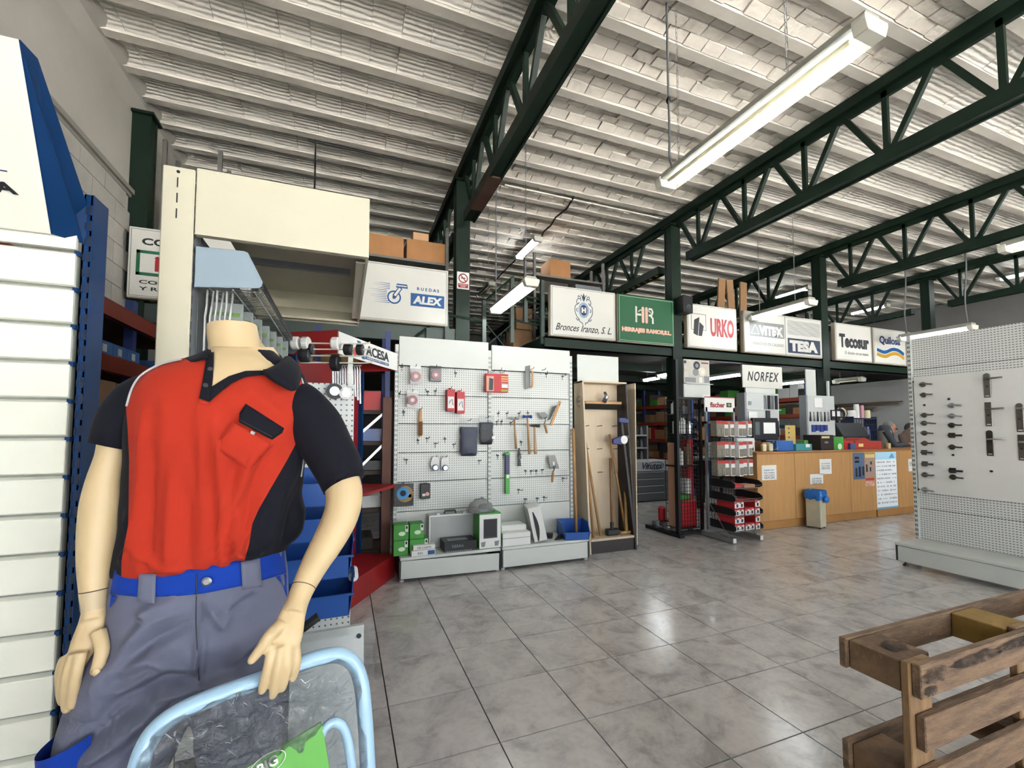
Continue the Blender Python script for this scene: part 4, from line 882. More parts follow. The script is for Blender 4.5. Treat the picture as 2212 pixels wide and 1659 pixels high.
part(MB().box(2.64, 3.27, 4.52, 4.72, 1.985, 2.005), 'top_board', BIRCH, t); part(MB().box(2.68, 3.28, 4.70, 4.715, 2.006, 2.35), 'header_board', WHITE, t, bevel=.003)
part(MB().tube([(2.639, 4.60 + .07 * math.cos(R(a)), 1.76 + .06 * math.sin(R(a))) for a in range(0, 360, 20)], .004, 4, closed=True), 'oval_emblem', mat('emblem_grey', '77705f', .7), t)
text('LEGA', MATS['emblem_grey'], t, (2.638, 4.60, 1.76), .04, w=.09, face='-x')
for x, y in ((1262, 921), (1290, 921), (1323, 921), (1262, 970), (1290, 970), (1323, 970), (1262, 1020), (1291, 1020), (1326, 1020)):
    p = PY(x, y, 4.70); part(MB().tube([(p.x, 4.70, p.z), (p.x + .01, 4.60, p.z + .01)], .004, 5), 'peg', DSTEEL, t)
# broom head
a, b = PY(1263, 872, 4.62), PY(1342, 875, 4.62); t = thing('broom', 'broom head with black bristles on top pegs of the tool display', 'broom', (a.x, 4.62, a.z))
part(MB().box(a.x, b.x, 4.6, 4.66, b.z + .005, b.z + .04), 'block', BRW, t, bevel=.005); part(MB().prism([(a.x, b.z - .06), (b.x + .02, b.z - .06), (b.x, b.z + .005), (a.x, b.z + .005)], (0, 1, 0), .07, (0, 4.59, 0), (1, 0, 0), (0, 0, 1)), 'bristles', mat('black_bristle', '17130f', .9, bump=(120, 1)), t)
xm = (a.x + b.x) / 2; part(MB().tube([(xm, 4.6, b.z + .03), (xm + .01, 4.56, b.z + .1), (xm + .01, 4.6, b.z + .15)], [.03, .028, .016], 10), 'socket', STEEL, t, smooth=True); part(MB().tube([(xm, 4.66, b.z + .02), (xm, 4.7, b.z + .02)], .006, 5), 'bracket', STEEL, t)
# handles and long tools
def pole(label, p0, p1, y0, y1, r=.015, name='wooden_pole', m=WOOD, group='wooden tool handles', cat='handle', flat=False, z0=.166):
    b = PY(*p1, y1); a = PY(*p0, y0)
    b.z = z0; t = MB().tube([b, b.lerp(a, .5), a - (a - b) * .01, a], [r, r, r, r * .6], 10); return solo(t, name, m, label, cat, group, org=b, smooth=True), a, b
pole('left one of two wooden handles crossing near the shelf', (1262, 937), (1282, 1158), 4.66, 4.45); pole('right one of two wooden handles crossing near the shelf', (1264, 952), (1297, 1153), 4.68, 4.5)
pole('wooden handle leaning behind the sledgehammer', (1317, 938), (1352, 1150), 4.66, 4.5)
pole('long wooden pole standing in the blue bin', (1238, 925), (1245, 1141), 4.55, 4.32, .018, z0=SZ + .012)
o, a, b = pole('short upright wooden handle beside the T-shaped one', (1345, 975), (1357, 1150), 4.66, 4.5)
tt = thing('sledgehammer', 'sledgehammer standing on its black head in the tool display', 'hammer', (3.0, 4.48, .166)); a, b = PY(1319, 990, 4.6), PY(1322, 1140, 4.48)
part(MB().tube([b, a], [.016, .019], 10), 'handle', mat('brown_hickory', '8c6540', .5, var=(8, .3)), tt, smooth=True); part(MB().tube([b + Vector((0, 0, -.02)), b.lerp(a, .08)], .022, 10), 'sleeve', BLACK, tt)
part(MB().box(b.x - .085, b.x + .085, 4.445, 4.515, .167, .245), 'head', BLACK, tt, bevel=.014)
tt = thing('tee_pole', 'wooden handle with a turned T-grip standing upside down', 'handle', (3.15, 4.46, .166)); a, b = PY(1350, 1024, 4.62), PY(1353, 1150, 4.46); b.z = .185
part(MB().tube([b, a], [.02, .017], 10), 'shaft', mat('yellow_ash', 'b5935a', .5, var=(8, .2)), tt, smooth=True); part(MB().tube([(b.x - .085, b.y, .186), (b.x - .04, b.y, .188), (b.x + .04, b.y, .188), (b.x + .08, b.y, .186)], [.013, .018, .018, .014], 10), 'grip', MATS['yellow_ash'], tt, smooth=True)
tt = thing('bar_clamp', 'long black bar clamp with blue jaws leaning in the tool display', 'clamp', (3.3, 4.4, 0.166)); CB = mat('clamp_blue', '232f66', .45)
a, b = PY(1343, 910, 4.45), PY(1371, 1150, 4.375); b.z = .17; part(MB().bar(b, a, .03, .008, (0, 1, 0)), 'bar', BLACK, tt)
j = PY(1345, 908, 4.43); part(MB().prism([(-.06, -.02), (.02, -.035), (.085, -.03), (.085, .005), (.03, .03), (-.05, .03)], (0, 1, 0), .03, (j.x, 4.42, j.z), (1, 0, 0), (0, 0, 1)), 'fixed_jaw', CB, tt, bevel=.006)
j = PY(1345, 950, 4.42); part(MB().prism([(-.14, -.05), (-.02, -.06), (.06, -.04), (.09, .05), (.02, .06), (-.14, .01)], (0, 1, 0), .035, (j.x, 4.41, j.z), (1, 0, 0), (0, 0, 1)), 'sliding_jaw', CB, tt, bevel=.008)
part(MB().lathe((j.x + .01, 4.406, j.z), [(.05, 0), (.05, -.004)], 20, 'y'), 'label_disc', PAPER, tt)

# ================================================================== WIRE STANDS
def grid(t, x0, x1, y, z0, z1, px_, pz_, r=.0028, m=BLACK, name='wire_grid'):
    b = MB(); n = max(1, round((x1 - x0) / px_)); k = max(1, round((z1 - z0) / pz_))
    for i in range(n + 1): x = x0 + (x1 - x0) * i / n; b.box(x - r, x + r, y - r, y + r, z0, z1)
    for i in range(k + 1): z = z0 + (z1 - z0) * i / k; b.box(x0, x1, y - r, y + r, z - r, z + r)
    return part(b, name, m, t)
t = thing('wire_stand', 'tall black wire grid stand behind the red-lettered stand', 'stand', (4.3, 4.75, 0))
part(MB().box(4.13, 4.17, 4.62, 4.68, 0.03, 2.36), 'post', BLACK, t); part(MB().box(4.55, 4.58, 4.64, 4.68, .03, 1.86), 'post', BLACK, t)
part(MB().box(4.11, 4.19, 4.58, 5.28, .002, .05), 'foot', BLACK, t); part(MB().box(4.13, 4.58, 4.64, 4.68, .03, .07), 'bottom_rail', BLACK, t); part(MB().box(4.13, 5.1, 4.64, 4.68, 1.83, 1.86), 'top_rail', BLACK, t)
grid(t, 4.17, 4.55, 4.655, .10, 1.83, .05, .05); grid(t, 4.17, 4.55, 4.9, .10, 1.83, .07, .1)
part(MB().box(4.17, 4.55, 4.66, 4.9, .10, .106), 'basket_floor', BLACK, t)
for z in (1.36, 1.63): part(MB().box(4.17, 4.55, 4.68, 4.9, z, z + .005), 'shelf', DGREY, t)
for z in (.92,): part(MB().box(4.17, 4.55, 4.68, 4.9, z, z + .02), 'shelf', BLACK, t)
def lbox(label, x0, x1, y0, y1, z0, z1, m, name='carton', cat='box', group=None, bevel=.002): return solo(MB().box(x0, x1, y0, y1, z0, z1), name, m, label, cat, group, bevel=bevel)
lbox('red tub at the bottom of the black wire stand', 4.24, 4.53, 4.70, 4.88, .107, .46, RED, 'red_tub', 'tub', bevel=.02)
lbox('tall red strip box standing in the black wire stand', 4.44, 4.53, 4.76, 4.88, .461, 1.28, REDB, 'strip_box')
lbox('pale narrow plank box at the left of the wire stand', 4.19, 4.225, 4.70, 4.88, .107, 1.24, mat('pale_red_card', 'b98a70', .7), 'strip_box')
lbox('small white printed box in the wire stand', 4.36, 4.44, 4.72, 4.84, .55, .75, PAPER); lbox('green lidded pail low in the wire stand', 4.26, 4.42, 4.72, 4.86, .47, .54, GREENBOX, 'pail', 'pail')
for k, (x, z, r, h, m, lb) in enumerate(((4.26, 1.366, .05, .2, PAPER, 'white spray can on the upper wire shelf, left'), (4.37, 1.366, .045, .22, PAPER, 'white tall bottle on the upper wire shelf, middle'), (4.48, 1.366, .05, .17, STEEL, 'steel can on the upper wire shelf, right'),
    (4.24, 1.636, .05, .17, PAPER, 'white canister on the top wire shelf'), (4.38, 1.636, .06, .12, DGREY, 'black roll on the top wire shelf'), (4.3, .941, .06, .22, PAPER, 'white paint pot on the middle wire shelf, left'), (4.45, .941, .05, .28, mat('brown_jar', '6f5638', .5), 'brown jar on the middle wire shelf'))):
    solo(MB().lathe((x, 4.78, z), [(r, 0), (r, h * .8), (r * .5, h * .9), (r * .5, h)], 14), 'canister', m, lb, 'can', smooth=False)
for x, y, lb in ((4.24, 5.18, 'roll of shiny tape on the stand foot, rear'), (4.28, 5.02, 'roll of shiny tape on the stand foot, front')): solo(MB().lathe((x, y, .0505), [(.03, 0), (.07, 0), (.07, .06), (.03, .06)], 18), 'tape_roll', STEEL, lb, 'tape')
lbox('red cylinder-shaped cartridge box on the stand foot', 4.22, 4.32, 5.06, 5.16, .112, .33, RED, 'red_cartridge', 'box', bevel=.03)
# lettered stand with blister packs and trays
t = thing('accessory_stand', 'grey wire stand with white red-lettered header and black trays', 'stand', (4.75, 4.6, 0)); SG = mat('stand_grey', '8c8f90', .4, .5)
for x in (4.51, 5.0): part(MB().box(x, x + .03, 4.50, 4.53, .12, 1.72), 'post', SG, t)
part(MB().box(4.51, 5.03, 4.50, 4.53, .10, .13), 'bottom_rail', SG, t); part(MB().box(4.51, 5.03, 4.50, 4.53, 1.50, 1.53), 'top_rail', SG, t)
grid(t, 4.54, 5.0, 4.515, .13, 1.5, .05, .05, .0022)
part(MB().box(4.50, 5.03, 4.50, 4.515, 1.66, 1.86), 'header_panel', PAPER, t); part(MB().box(4.50, 5.03, 4.498, 4.5, 1.85, 1.862), 'header_edge', RED, t); text('fischer', RD, t, (4.72, 4.499, 1.755), .1, w=.26, bold=.003)
part(MB().box(4.88, 4.97, 4.498, 4.5, 1.725, 1.785), 'logo', DGREY, t); part(MB().prism([(4.89, 1.755), (4.925, 1.775), (4.96, 1.755), (4.925, 1.735)], (0, -1, 0), .001, (0, 4.498, 0), (1, 0, 0), (0, 0, 1)), 'logo_mark', mat('print_lime', '8f9a3a', .6), t)
for x in (4.52, 4.98):
    part(MB().box(x, x + .05, 4.12, 4.7, .015, .07), 'foot', SG, t); part(MB().bar((x + .025, 4.2, .07), (x + .025, 4.5, .45), .012, .012), 'strut', SG, t); part(MB().box(x, x + .05, 4.115, 4.12, .015, .07), 'foot_cap', PAPER, t)
BRED = mat('blister_red', 'b23a33', .5); BYEL = mat('blister_contents', '8a8476', .6, var=(40, .5))
k = 0
for r, z in enumerate((1.33, 1.06, .80 + .02)):
    for i in range(7):
        if r == 0 and i < 0: continue
        x = 4.52 + i * .078; y = 4.30 + .012 * (i % 3) - (.07 if i > 3 else 0); dz = random.uniform(-.006, .006) ; h = .2
        q = thing('screw_blister', ['%s blister card on the %s hook row of the lettered stand' % (('first', 'second', 'third', 'fourth', 'fifth', 'sixth', 'seventh')[i], ('top', 'middle', 'lower')[r])][0], 'package', (x, y, z + dz), 'screw blister cards')
        part(MB().box(x - .034, x + .034, y, y + .1, z + dz, z + dz + h), 'card_stack', PAPER if i > 1 else BYEL, q); part(MB().box(x - .028, x + .03, y - .008, y, z + dz + .012, z + dz + h * .55), 'blister', BYEL, q, bevel=.004)
        part(MB().box(x - .034, x + .034, y - .001, y, z + dz + h * .8, z + dz + h), 'red_band', BRED, q); part(MB().tube([(x, 4.5, z + dz + h - .01), (x, y - .02, z + dz + h - .004)], .003, 4), 'hook', STEEL, q)
def tray(zf, label):
    q = thing('wire_tray', label, 'tray', (4.78, 4.3, zf), 'black trays of the lettered stand')
    for x in (4.54, 5.0): part(MB().prism([(4.5, -.02), (4.5, .09), (4.14, .07), (4.09, .04), (4.09, -.0), (4.14, -.02)], (1, 0, 0), .008, (x, 0, zf), (0, 1, 0), (0, 0, 1)), 'side_plate', BLACK, q)
    b = MB()
    for i in range(12): x = 4.54 + .46 * i / 11; b.box(x - .0016, x + .0016, 4.1, 4.5, zf - .02, zf - .0168)
    for i in range(9): y = 4.1 + .4 * i / 8; b.box(4.54, 5.0, y - .0016, y + .0016, zf - .02, zf - .0168)
    b.box(4.54, 5.0, 4.098, 4.102, zf - .02, zf - .016).box(4.54, 5.0, 4.098, 4.102, zf + .01, zf + .014); part(b, 'wire_floor', SG, q)
for zf, lb in ((.70, 'uppermost black-sided tray of the lettered stand'), (.535, 'second black-sided tray of the lettered stand, nearly empty'), (.36, 'third tray of the lettered stand, full of red boxes'), (.17, 'lowest tray of the lettered stand, full of red boxes')): tray(zf, lb)
nm = ('first', 'second', 'third', 'fourth', 'fifth')
for zf, rw in ((.36, 'third'), (.17, 'lowest')):
    for i in range(5):
        for lv in range(2):
            if lv and i in (2, 3): continue
            x = 4.56 + i * .087; z = zf - .0165 + lv * .093; y = 4.12 + .01 * (i % 2)
            q = thing('screw_box', '%s %s red and white screw box on the %s tray' % (nm[i], 'upper' if lv else 'lower', rw), 'box', (x + .04, y, z), 'red screw boxes')
            part(MB().box(x, x + .08, y, y + .28, z, z + .09), 'body', REDB, q, bevel=.001); part(MB().box(x + .002, x + .078, y - .001, y, z + .002, z + .07), 'front_label', PAPER, q); part(MB().box(x + .03, x + .06, y - .0016, y - .001, z + .012, z + .05), 'picture', DGREY, q); part(MB().box(x + .004, x + .04, y - .0016, y - .001, z + .055, z + .068), 'red_mark', BRED, q)
lbox('small red box lying in the uppermost tray', 4.6, 4.72, 4.14, 4.3, .684, .735, REDB); lbox('pale pink box lying in the uppermost tray, right', 4.76, 4.94, 4.14, 4.28, .684, .72, mat('pale_red_card', '', .7))

# poster board above the stand
t = thing('poster_display', 'poster of door locks on a white display behind the wire stands', 'poster', (4.77, 4.95, 0)); part(MB().box(4.53, 5.0, 4.90, 4.92, 2.09, 2.43), 'poster', mat('poster_cream', 'c9c3b8', .5, var=(6, .3), c2='a8a59b'), t)
part(MB().box(4.53, 5.02, 4.91, 4.93, 1.87, 2.08), 'lower_panel', WHITE, t, bevel=.003); part(MB().box(4.53, 5.04, 4.87, 4.92, 2.075, 2.085), 'shelf_lip', WHITE, t); part(MB().box(4.6, 4.66, 4.93, 4.97, 0.001, 1.9), 'stand_post', DGREY, t)
part(MB().box(4.86, 5.0, 4.905, 4.91, 1.885, 1.93), 'paper_strip', PAPER, t)
for cx, cz, r, m in ((4.76, 2.35, .06, DGREY), (4.74, 2.25, .055, GREY), (4.86, 2.26, .065, mat('print_ivory', 'd3c8b4', .5))): part(MB().lathe((cx, 4.9, cz), [(r, 0), (r, -.003)], 22, 'y'), 'picture_knob', m, t); 
for cx, cz, r, m in ((4.76, 2.345, .03, GREY), (4.86, 2.255, .03, PAPER)): part(MB().lathe((cx, 4.897, cz), [(r, 0), (r, -.003)], 18, 'y'), 'picture_knob', m, t)
for x0, x1, z0, z1, m in ((4.54, 4.74, 2.1, 2.17, GREY), (4.8, 4.86, 2.1, 2.18, PAPER), (4.9, 4.99, 2.1, 2.2, GREY), (4.85, 4.98, 2.38, 2.40, ORANGE), (4.53, 4.57, 2.37, 2.41, DGREY)): part(MB().box(x0, x1, 4.898, 4.9, z0, z1), 'picture_block', m, t)

# ================================================================== COUNTER
OAK = mat('counter_oak', 'b88a54', .5, var=(4, .22), stretch=(7, 7, .5)); OAKT = mat('counter_top_wood', '9c6a3c', .4, var=(4, .2))
CTZ = 1.10
t = thing('shop_counter', 'long light oak shop counter with paper notices', 'counter', (7.9, 4.85, 0))
seams = [5.46, 6.22, 7.47, 8.68, 10.2]
for a, b in zip(seams, seams[1:]): part(MB().box(a + .003, b - .003, 4.535, 4.56, .12, CTZ - .03), 'front_panel', OAK, t, bevel=.002)
for a, b in ((5.5, 8.1), (8.13, 10.2)): part(MB().box(a, b, 4.55, 4.575, .004, .118), 'plinth', mat('plinth_oak', 'a87840', .55, var=(4, .2)), t)
part(MB().box(5.44, 10.22, 4.52, 4.925, CTZ - .028, CTZ), 'worktop', OAKT, t, bevel=.004); part(MB().box(5.46, 5.485, 4.56, 4.9, .004, CTZ - .03), 'end_panel', OAK, t); part(MB().box(5.5, 10.18, 4.88, 4.9, .004, CTZ - .03), 'rear_panel', OAK, t)
def sheet(label, x0, x1, z0, z1, lines=(), m=PAPER, y=4.5335, name='paper_notice', group='paper notices on the counter', tilt=0):
    q = thing(name, label, 'notice', ((x0 + x1) / 2, y, z0), group); part(MB().box(x0, x1, y, y + .001, z0, z1), 'sheet', m, q)
    for k, ln in enumerate(lines): text(ln, NV, q, ((x0 + x1) / 2, y - .0006, z1 - .07 - k * .035), .02, w=(x1 - x0) * .72, depth=.0006)
    return q
sheet('paper notice on the left counter panel', 5.55, 5.84, .70, .91, ('HORARIO DEL 1', 'POR LA MAÑANA', 'CERRADO SABADOS', 'GRACIAS'))
sheet('paper notice above the white waste bin, counter front', 6.76, 7.03, .74, .97, ('EN EL MOSTRADOR', 'PIDA SU TURNO', 'GRACIAS')); sheet('paper strip standing behind the waste bin', 6.54, 6.83, .60, .75, ('USAR PAPELERA', 'POR FAVOR', 'GRACIAS'))
sheet('paper notice at the right end of the counter', 8.98, 9.2, .71, .92, ('AVISO', 'PRECIOS SIN IVA'))
q = sheet('long white key chart with a pale blue top on the counter', 8.10, 8.65, .13, 1.05, (), name='key_chart', group=None, m=mat('chart_paper', 'dfe3e4', .6))
part(MB().box(8.10, 8.65, 4.5325, 4.5335, .93, 1.05), 'blue_header', mat('print_sky', 'a5cfe4', .6), q); part(MB().box(8.10, 8.65, 4.5325, 4.5335, .13, .155), 'blue_footer', mat('print_sky2', '5e9cc4', .6), q); part(MB().prism([(8.45, .95), (8.6, .95), (8.57, 1.0), (8.53, 1.03), (8.5, 1.0)], (0, -1, 0), .001, (0, 4.5325, 0), (1, 0, 0), (0, 0, 1)), 'boat_print', MATS['print_sky2'], q)
b = MB(); random.seed(3)
for r in range(11):
    x = 8.13
    while x < 8.61:
        w_ = random.choice((.008, .012, .018, .024)); h_ = random.uniform(.012, .032); z = .885 - r * .066
        if random.random() < .85: b.box(x, x + w_, 4.5329, 4.5335, z - h_ / 2, z + h_ / 2)
        x += w_ + random.uniform(.008, .018)
part(b, 'key_prints', GREY, q, kind='stuff')
q = sheet('blue board of black handle samples on the counter front', 7.54, 7.82, .63, 1.05, (), m=mat('sample_blue', '4f6280', .6), name='sample_board', group=None)
for x, z, w_, h_ in ((7.62, .97, .09, .035), (7.62, .91, .09, .035), (7.60, .74, .03, .14), (7.68, .75, .04, .16), (7.77, .76, .03, .14)): part(MB().cbox((x + .01, 4.528, z), w_, .012, h_), 'sample_fitting', BLACK, q, bevel=.004)
q = sheet('beige sample board beside the blue one on the counter', 7.84, 8.09, .65, .96, (), m=mat('sample_beige', '9d8678', .6), name='sample_board', group=None)
for x, z, w_, h_ in ((7.87, .80, .03, .12), (7.98, .88, .03, .05), (7.96, .78, .02, .07)): part(MB().cbox((x, 4.529, z), w_, .01, h_), 'sample_fitting', DGREY, q, bevel=.003)
part(MB().box(7.84, 8.08, 4.5325, 4.5335, .965, 1.02), 'pale_strip', mat('print_cream', '', 0), q)
q = sheet('small red and white leaflet below the beige board', 7.83, 8.05, .51, .64, (), m=mat('leaflet', 'c9bfae', .6, var=(20, .5), c2='b05a3c'), name='leaflet', group=None); part(MB().box(7.83, 8.05, 4.5325, 4.5335, .60, .64), 'red_top', BRED, q)
# waste bin with blue liner
t = thing('waste_bin', 'cream square waste bin with blue bag in front of counter', 'bin', (6.43, 4.39, 0)); BINM = mat('cream_bin_steel', 'b9b39c', .5, var=(10, .15))
RB = Matrix.Rotation(R(14), 3, 'Z'); BC = Vector((6.43, 4.39, 0)); bw = .095
part(MB().cbox(BC + Vector((0, 0, .26)), .19, .19, .48, RB), 'body', BINM, t, bevel=.008)
for x in (-.07, .07):
    for y in (-.07, .07): part(MB().cbox(BC + RB @ Vector((x, y, .0105)), .025, .025, .019, RB), 'foot', DGREY, t)
rg = []
for i in range(9):
    u = i / 8; z = .545 - .13 * u; k = 1.08 + .16 * math.sin(u * 2.6)
    rg.append([BC + RB @ Vector((bw * k * max(-1, min(1, 1.3 * math.cos(2 * math.pi * j / 30))) * (1 + .14 * noise.noise(Vector((j * .8, u * 2, 1)))), bw * k * max(-1, min(1, 1.3 * math.sin(2 * math.pi * j / 30))) * (1 + .14 * noise.noise(Vector((j * .8, u * 2, 5)))), z - .05 * u * noise.noise(Vector((j * .6, 3, 1))))) for j in range(30)])
part(MB().loft(rg, cap=False).loft([rg[0], [BC + (p - BC) * .85 + Vector((0, 0, -.03)) for p in rg[0]]], cap=False), 'bin_liner', mat('blue_film', '1f66b0', .25), t, smooth=True)
part(MB().sphere(BC + Vector((.04, -.13, .42)), .055, 10, 8, 1, .5, .9), 'liner_knot', MATS['blue_film'], t, smooth=True)

# ---- things on the counter
def cbx(label, bx, Y, d, m, name='carton', cat='box', z0=CTZ + .001, bevel=.003, h=None):
    a, b = PY(bx[0], bx[3], Y), PY(bx[2], bx[1], Y); hh = h or (b.z - a.z); q = thing(name, label, cat, ((a.x + b.x) / 2, Y + d / 2, z0)); part(MB().box(a.x, b.x, Y, Y + d, z0, z0 + hh), 'body', m, q, bevel=bevel); return q, a.x, b.x, z0, z0 + hh
q, x0, x1, z0, z1 = cbx('white laser printer at the left end of counter', (1593, 947, 1631, 978), 4.60, .30, WHITE, 'laser_printer', 'printer', bevel=.012)
part(MB().box(x0 + .06, x1 - .03, 4.60, 4.62, z0 + .02, z0 + .06), 'paper_tray', PAPER, q); part(MB().box(x0 + .05, x1 - .02, 4.615, 4.62, z0 + .065, z0 + .075), 'slot', DGREY, q); part(MB().box(x0 + .1, x1 - .1, 4.618, 4.62, z0 + .13, z0 + .19), 'print_label', GREY, q); part(MB().box(x1 - .12, x1 - .05, 4.616, 4.62, z0 + .075, z0 + .09), 'button', BLACK, q)
cb2 = thing('clipboard', 'clipboard with printed sheet resting on the white printer', 'clipboard', ((x0 + x1) / 2, 4.75, z1)); rot = Matrix.Rotation(R(38), 3, 'X')
part(MB().cbox(((x0 + x1) / 2, 4.74, z1 + .085), .30, .26, .008, rot), 'board', mat('navy_board', '1d2b52', .5), cb2); part(MB().cbox(((x0 + x1) / 2 + .02, 4.735, z1 + .087), .24, .19, .004, rot), 'sheet', PAPER, cb2); part(MB().cbox(((x0 + x1) / 2 - .02, 4.73, z1 + .092), .05, .1, .002, rot), 'printed_block', DGREY, cb2)
q, x0, x1, z0, z1 = cbx('black computer monitor with a white note taped on', (1629, 907, 1681, 955), 4.80, .06, BLACK, 'monitor', 'monitor', z0=CTZ + .16, bevel=.01)
part(MB().box((x0 + x1) / 2 - .03, (x0 + x1) / 2 + .03, 4.83, 4.87, CTZ + .01, CTZ + .2), 'neck', BLACK, q); part(MB().box((x0 + x1) / 2 - .13, (x0 + x1) / 2 + .13, 4.74, 4.915, CTZ + .001, CTZ + .015), 'base', BLACK, q)
part(MB().box(x0 + .2, x1 - .07, 4.795, 4.80, z0 + .1, z1 - .07), 'taped_note', PAPER, q); part(MB().box(x0 + .03, x0 + .12, 4.797, 4.80, z0 + .08, z1 - .06), 'screen_glare', mat('glare_grey', '5c6468', .1), q)  # paler strip on the screen: a reflection painted in
q, x0, x1, z0, z1 = cbx('bright blue plastic box beside the monitor', (1679, 954, 1714, 977), 4.62, .2, mat('blue_box', '2d5c9f', .4), 'blue_box', 'box', bevel=.008)
for k, x in enumerate((1652, 1666)):
    p = PY(x, 968, 4.62); solo(MB().prism([(-.025, 0), (.045, 0), (.05, .1), (.02, .12), (-.03, .1)], (0, 1, 0), .05, (p.x, 4.62, CTZ + .001), (1, 0, 0), (0, 0, 1)), 'glue_bottle', mat('cream_plastic', 'cfc6a0', .45), ('left', 'right')[k] + ' small cream bottle in front of the monitor', 'bottle', bevel=.01)
q, x0, x1, z0, z1 = cbx('brown carton under the monitor', (1648, 955, 1676, 968), 4.72, .16, CARD, z0=CTZ + .001, h=.13)
t = thing('telephone_cable', 'loop of grey telephone cord beside the printer', 'cord', (5.95, 4.62, CTZ)); part(MB().tube([(5.95 + .06 * math.cos(a * .5), 4.64 + .02 * math.sin(a), CTZ + .09 + .07 * math.sin(a * .5)) for a in range(26)], .008, 5), 'coil', mat('cable_grey', '', 0), t)
q, x0, x1, z0, z1 = cbx('yellow printed card standing on the counter', (1698, 922, 1718, 976), 4.78, .01, mat('yellow_card', 'b59a55', .7), 'price_card', 'card')
for k in range(5): part(MB().box(x0 + .06, x0 + .09, 4.778, 4.78, z0 + .12 + k * .07, z0 + .14 + k * .07), 'print_mark', DGREY, q)
cbx('teal carton with white front on the counter', (1720, 962, 1754, 977), 4.60, .16, mat('teal_card', '3c8a8f', .5)); cbx('light green carton behind the teal one', (1738, 955, 1758, 966), 4.80, .12, mat('light_green', '5fa55a', .5), h=.15)
q, x0, x1, z0, z1 = cbx('white paper label block on the counter', (1741, 965, 1750, 972), 4.592, .006, PAPER, z0=CTZ + .05, h=.05)
q = thing('steel_mug', 'steel pen pot on the counter', 'pot', (7.3, 4.7, CTZ)); p = PY(1766, 970, 4.7); part(MB().lathe((p.x, 4.7, CTZ + .001), [(.05, 0), (.05, .13), (.045, .13), (.045, .02)], 14), 'cup', STEEL, q)
q, x0, x1, z0, z1 = cbx('black carton with brown print in middle of counter', (1774, 940, 1800, 973), 4.60, .28, mat('espresso_card', '241815', .5), 'black_carton'); 
for zz2 in (.12, .2): part(MB().prism([((x0 + x1) / 2 - .02 + .05 * math.cos(R(a)), z0 + zz2 + .018 * math.sin(R(a))) for a in range(0, 360, 30)], (0, -1, 0), .001, (0, 4.6, 0), (1, 0, 0), (0, 0, 1)), 'oval_print', GREY, q)
part(MB().box(x0 + .02, x0 + .2, 4.598, 4.6, z1 - .05, z1 - .02), 'yellow_print', mat('print_cream', '', 0), q)
q, x0, x1, z0, z1 = cbx('green carton with white sticker right of black one', (1802, 945, 1822, 973), 4.62, .25, GREENBOX, 'green_display_box'); part(MB().lathe(((x0 + x1) / 2 + .02, 4.62, z0 + .05), [(.05, 0), (.05, -.002)], 16, 'y'), 'sticker', OVAL, q)
cbx('red screw carton left of the long red box', (1824, 955, 1846, 973), 4.62, .2, RED); cbx('small blue and red can carton on the counter', (1838, 960, 1848, 974), 4.58, .05, mat('dark_blue_red', '40507a', .5))
q, x0, x1, z0, z1 = cbx('long red box with label in front of the shopkeeper', (1848, 954, 1905, 972), 4.60, .3, mat('rust_red_box', 'a03528', .5), 'long_red_box', 'box'); part(MB().box(x0 + .08, x0 + .2, 4.598, 4.6, z0 + .04, z0 + .09), 'label', mat('print_cream', '', 0), q)
part(MB().prism([(x0 + .02, z1 + .003), (x1 - .25, z1 + .003), (x1 - .4, z1 + .06), (x0 + .2, z1 + .05)], (0, 1, 0), .25, (0, 4.62, 0), (1, 0, 0), (0, 0, 1)), 'open_flap', mat('rust_red_box', '', 0), q)
p = PY(1922, 967, 4.62); solo(MB().lathe((p.x, 4.65, CTZ + .001), [(.045, 0), (.045, .09), (.02, .09), (.02, 0)], 16), 'tape_roll', mat('tan_tape', 'a58c5f', .4), 'brown tape roll near the shopkeeper', 'tape')
# ---- display units behind the counter
t = thing('italic_sign_display', 'white display with italic-lettered header behind the counter', 'display', (6.12, 5.0, 0))
part(MB().box(5.70, 6.56, 4.94, 4.955, 2.07, 2.42), 'header_panel', SIGNW, t, bevel=.003); text('NORFEX', INK, t, (6.14, 4.939, 2.25), .2, w=.68, h=.15, shear=.28, spacing=1.2, bold=.002)
part(MB().box(5.78, 6.42, 4.96, 4.98, 1.99, 2.07), 'neck_panel', WHITE, t); part(MB().box(5.78, 6.5, 4.97, 5.0, 1.16, 1.99), 'back_panel', mat('display_grey', 'b9bcba', .45), t); part(MB().box(5.74, 5.78, 4.95, 5.1, .002, 1.99), 'upright', GREY, t)
for k in range(4): part(MB().box(6.17 + k * .08, 6.22 + k * .08, 4.955, 4.97, 1.74, 1.96), 'cutter_blade', BLACK if k % 2 else STEEL, t)
part(MB().box(5.78, 6.5, 4.93, 4.97, 1.725, 1.735), 'shelf_lip', WHITE, t); part(MB().box(5.82, 6.0, 4.95, 4.97, 1.56, 1.70), 'card', PAPER, t); part(MB().box(6.2, 6.28, 4.95, 4.97, 1.6, 1.72), 'fitting', DGREY, t); part(MB().box(5.84, 5.9, 4.965, 4.97, 1.8, 1.86), 'printed_mark', GREY, t)
for x in (5.93, 6.36): part(MB().box(x, x + .03, 4.955, 4.97, 1.3, 1.55), 'yellow_rule', mat('rule_yellow', 'b7a530', .5), t)
part(MB().box(6.42, 6.46, 4.95, 4.97, 1.3, 1.56), 'level', BLACK, t)
t = thing('tool_board', 'white tool board with pliers and blue packs behind counter', 'display', (7.6, 5.1, 0)); part(MB().box(7.25, 7.96, 5.05, 5.07, 1.12, 2.0), 'board', mat('display_grey', '', 0), t); part(MB().box(7.22, 7.26, 5.03, 5.15, .002, 2.0), 'upright', GREY, t)
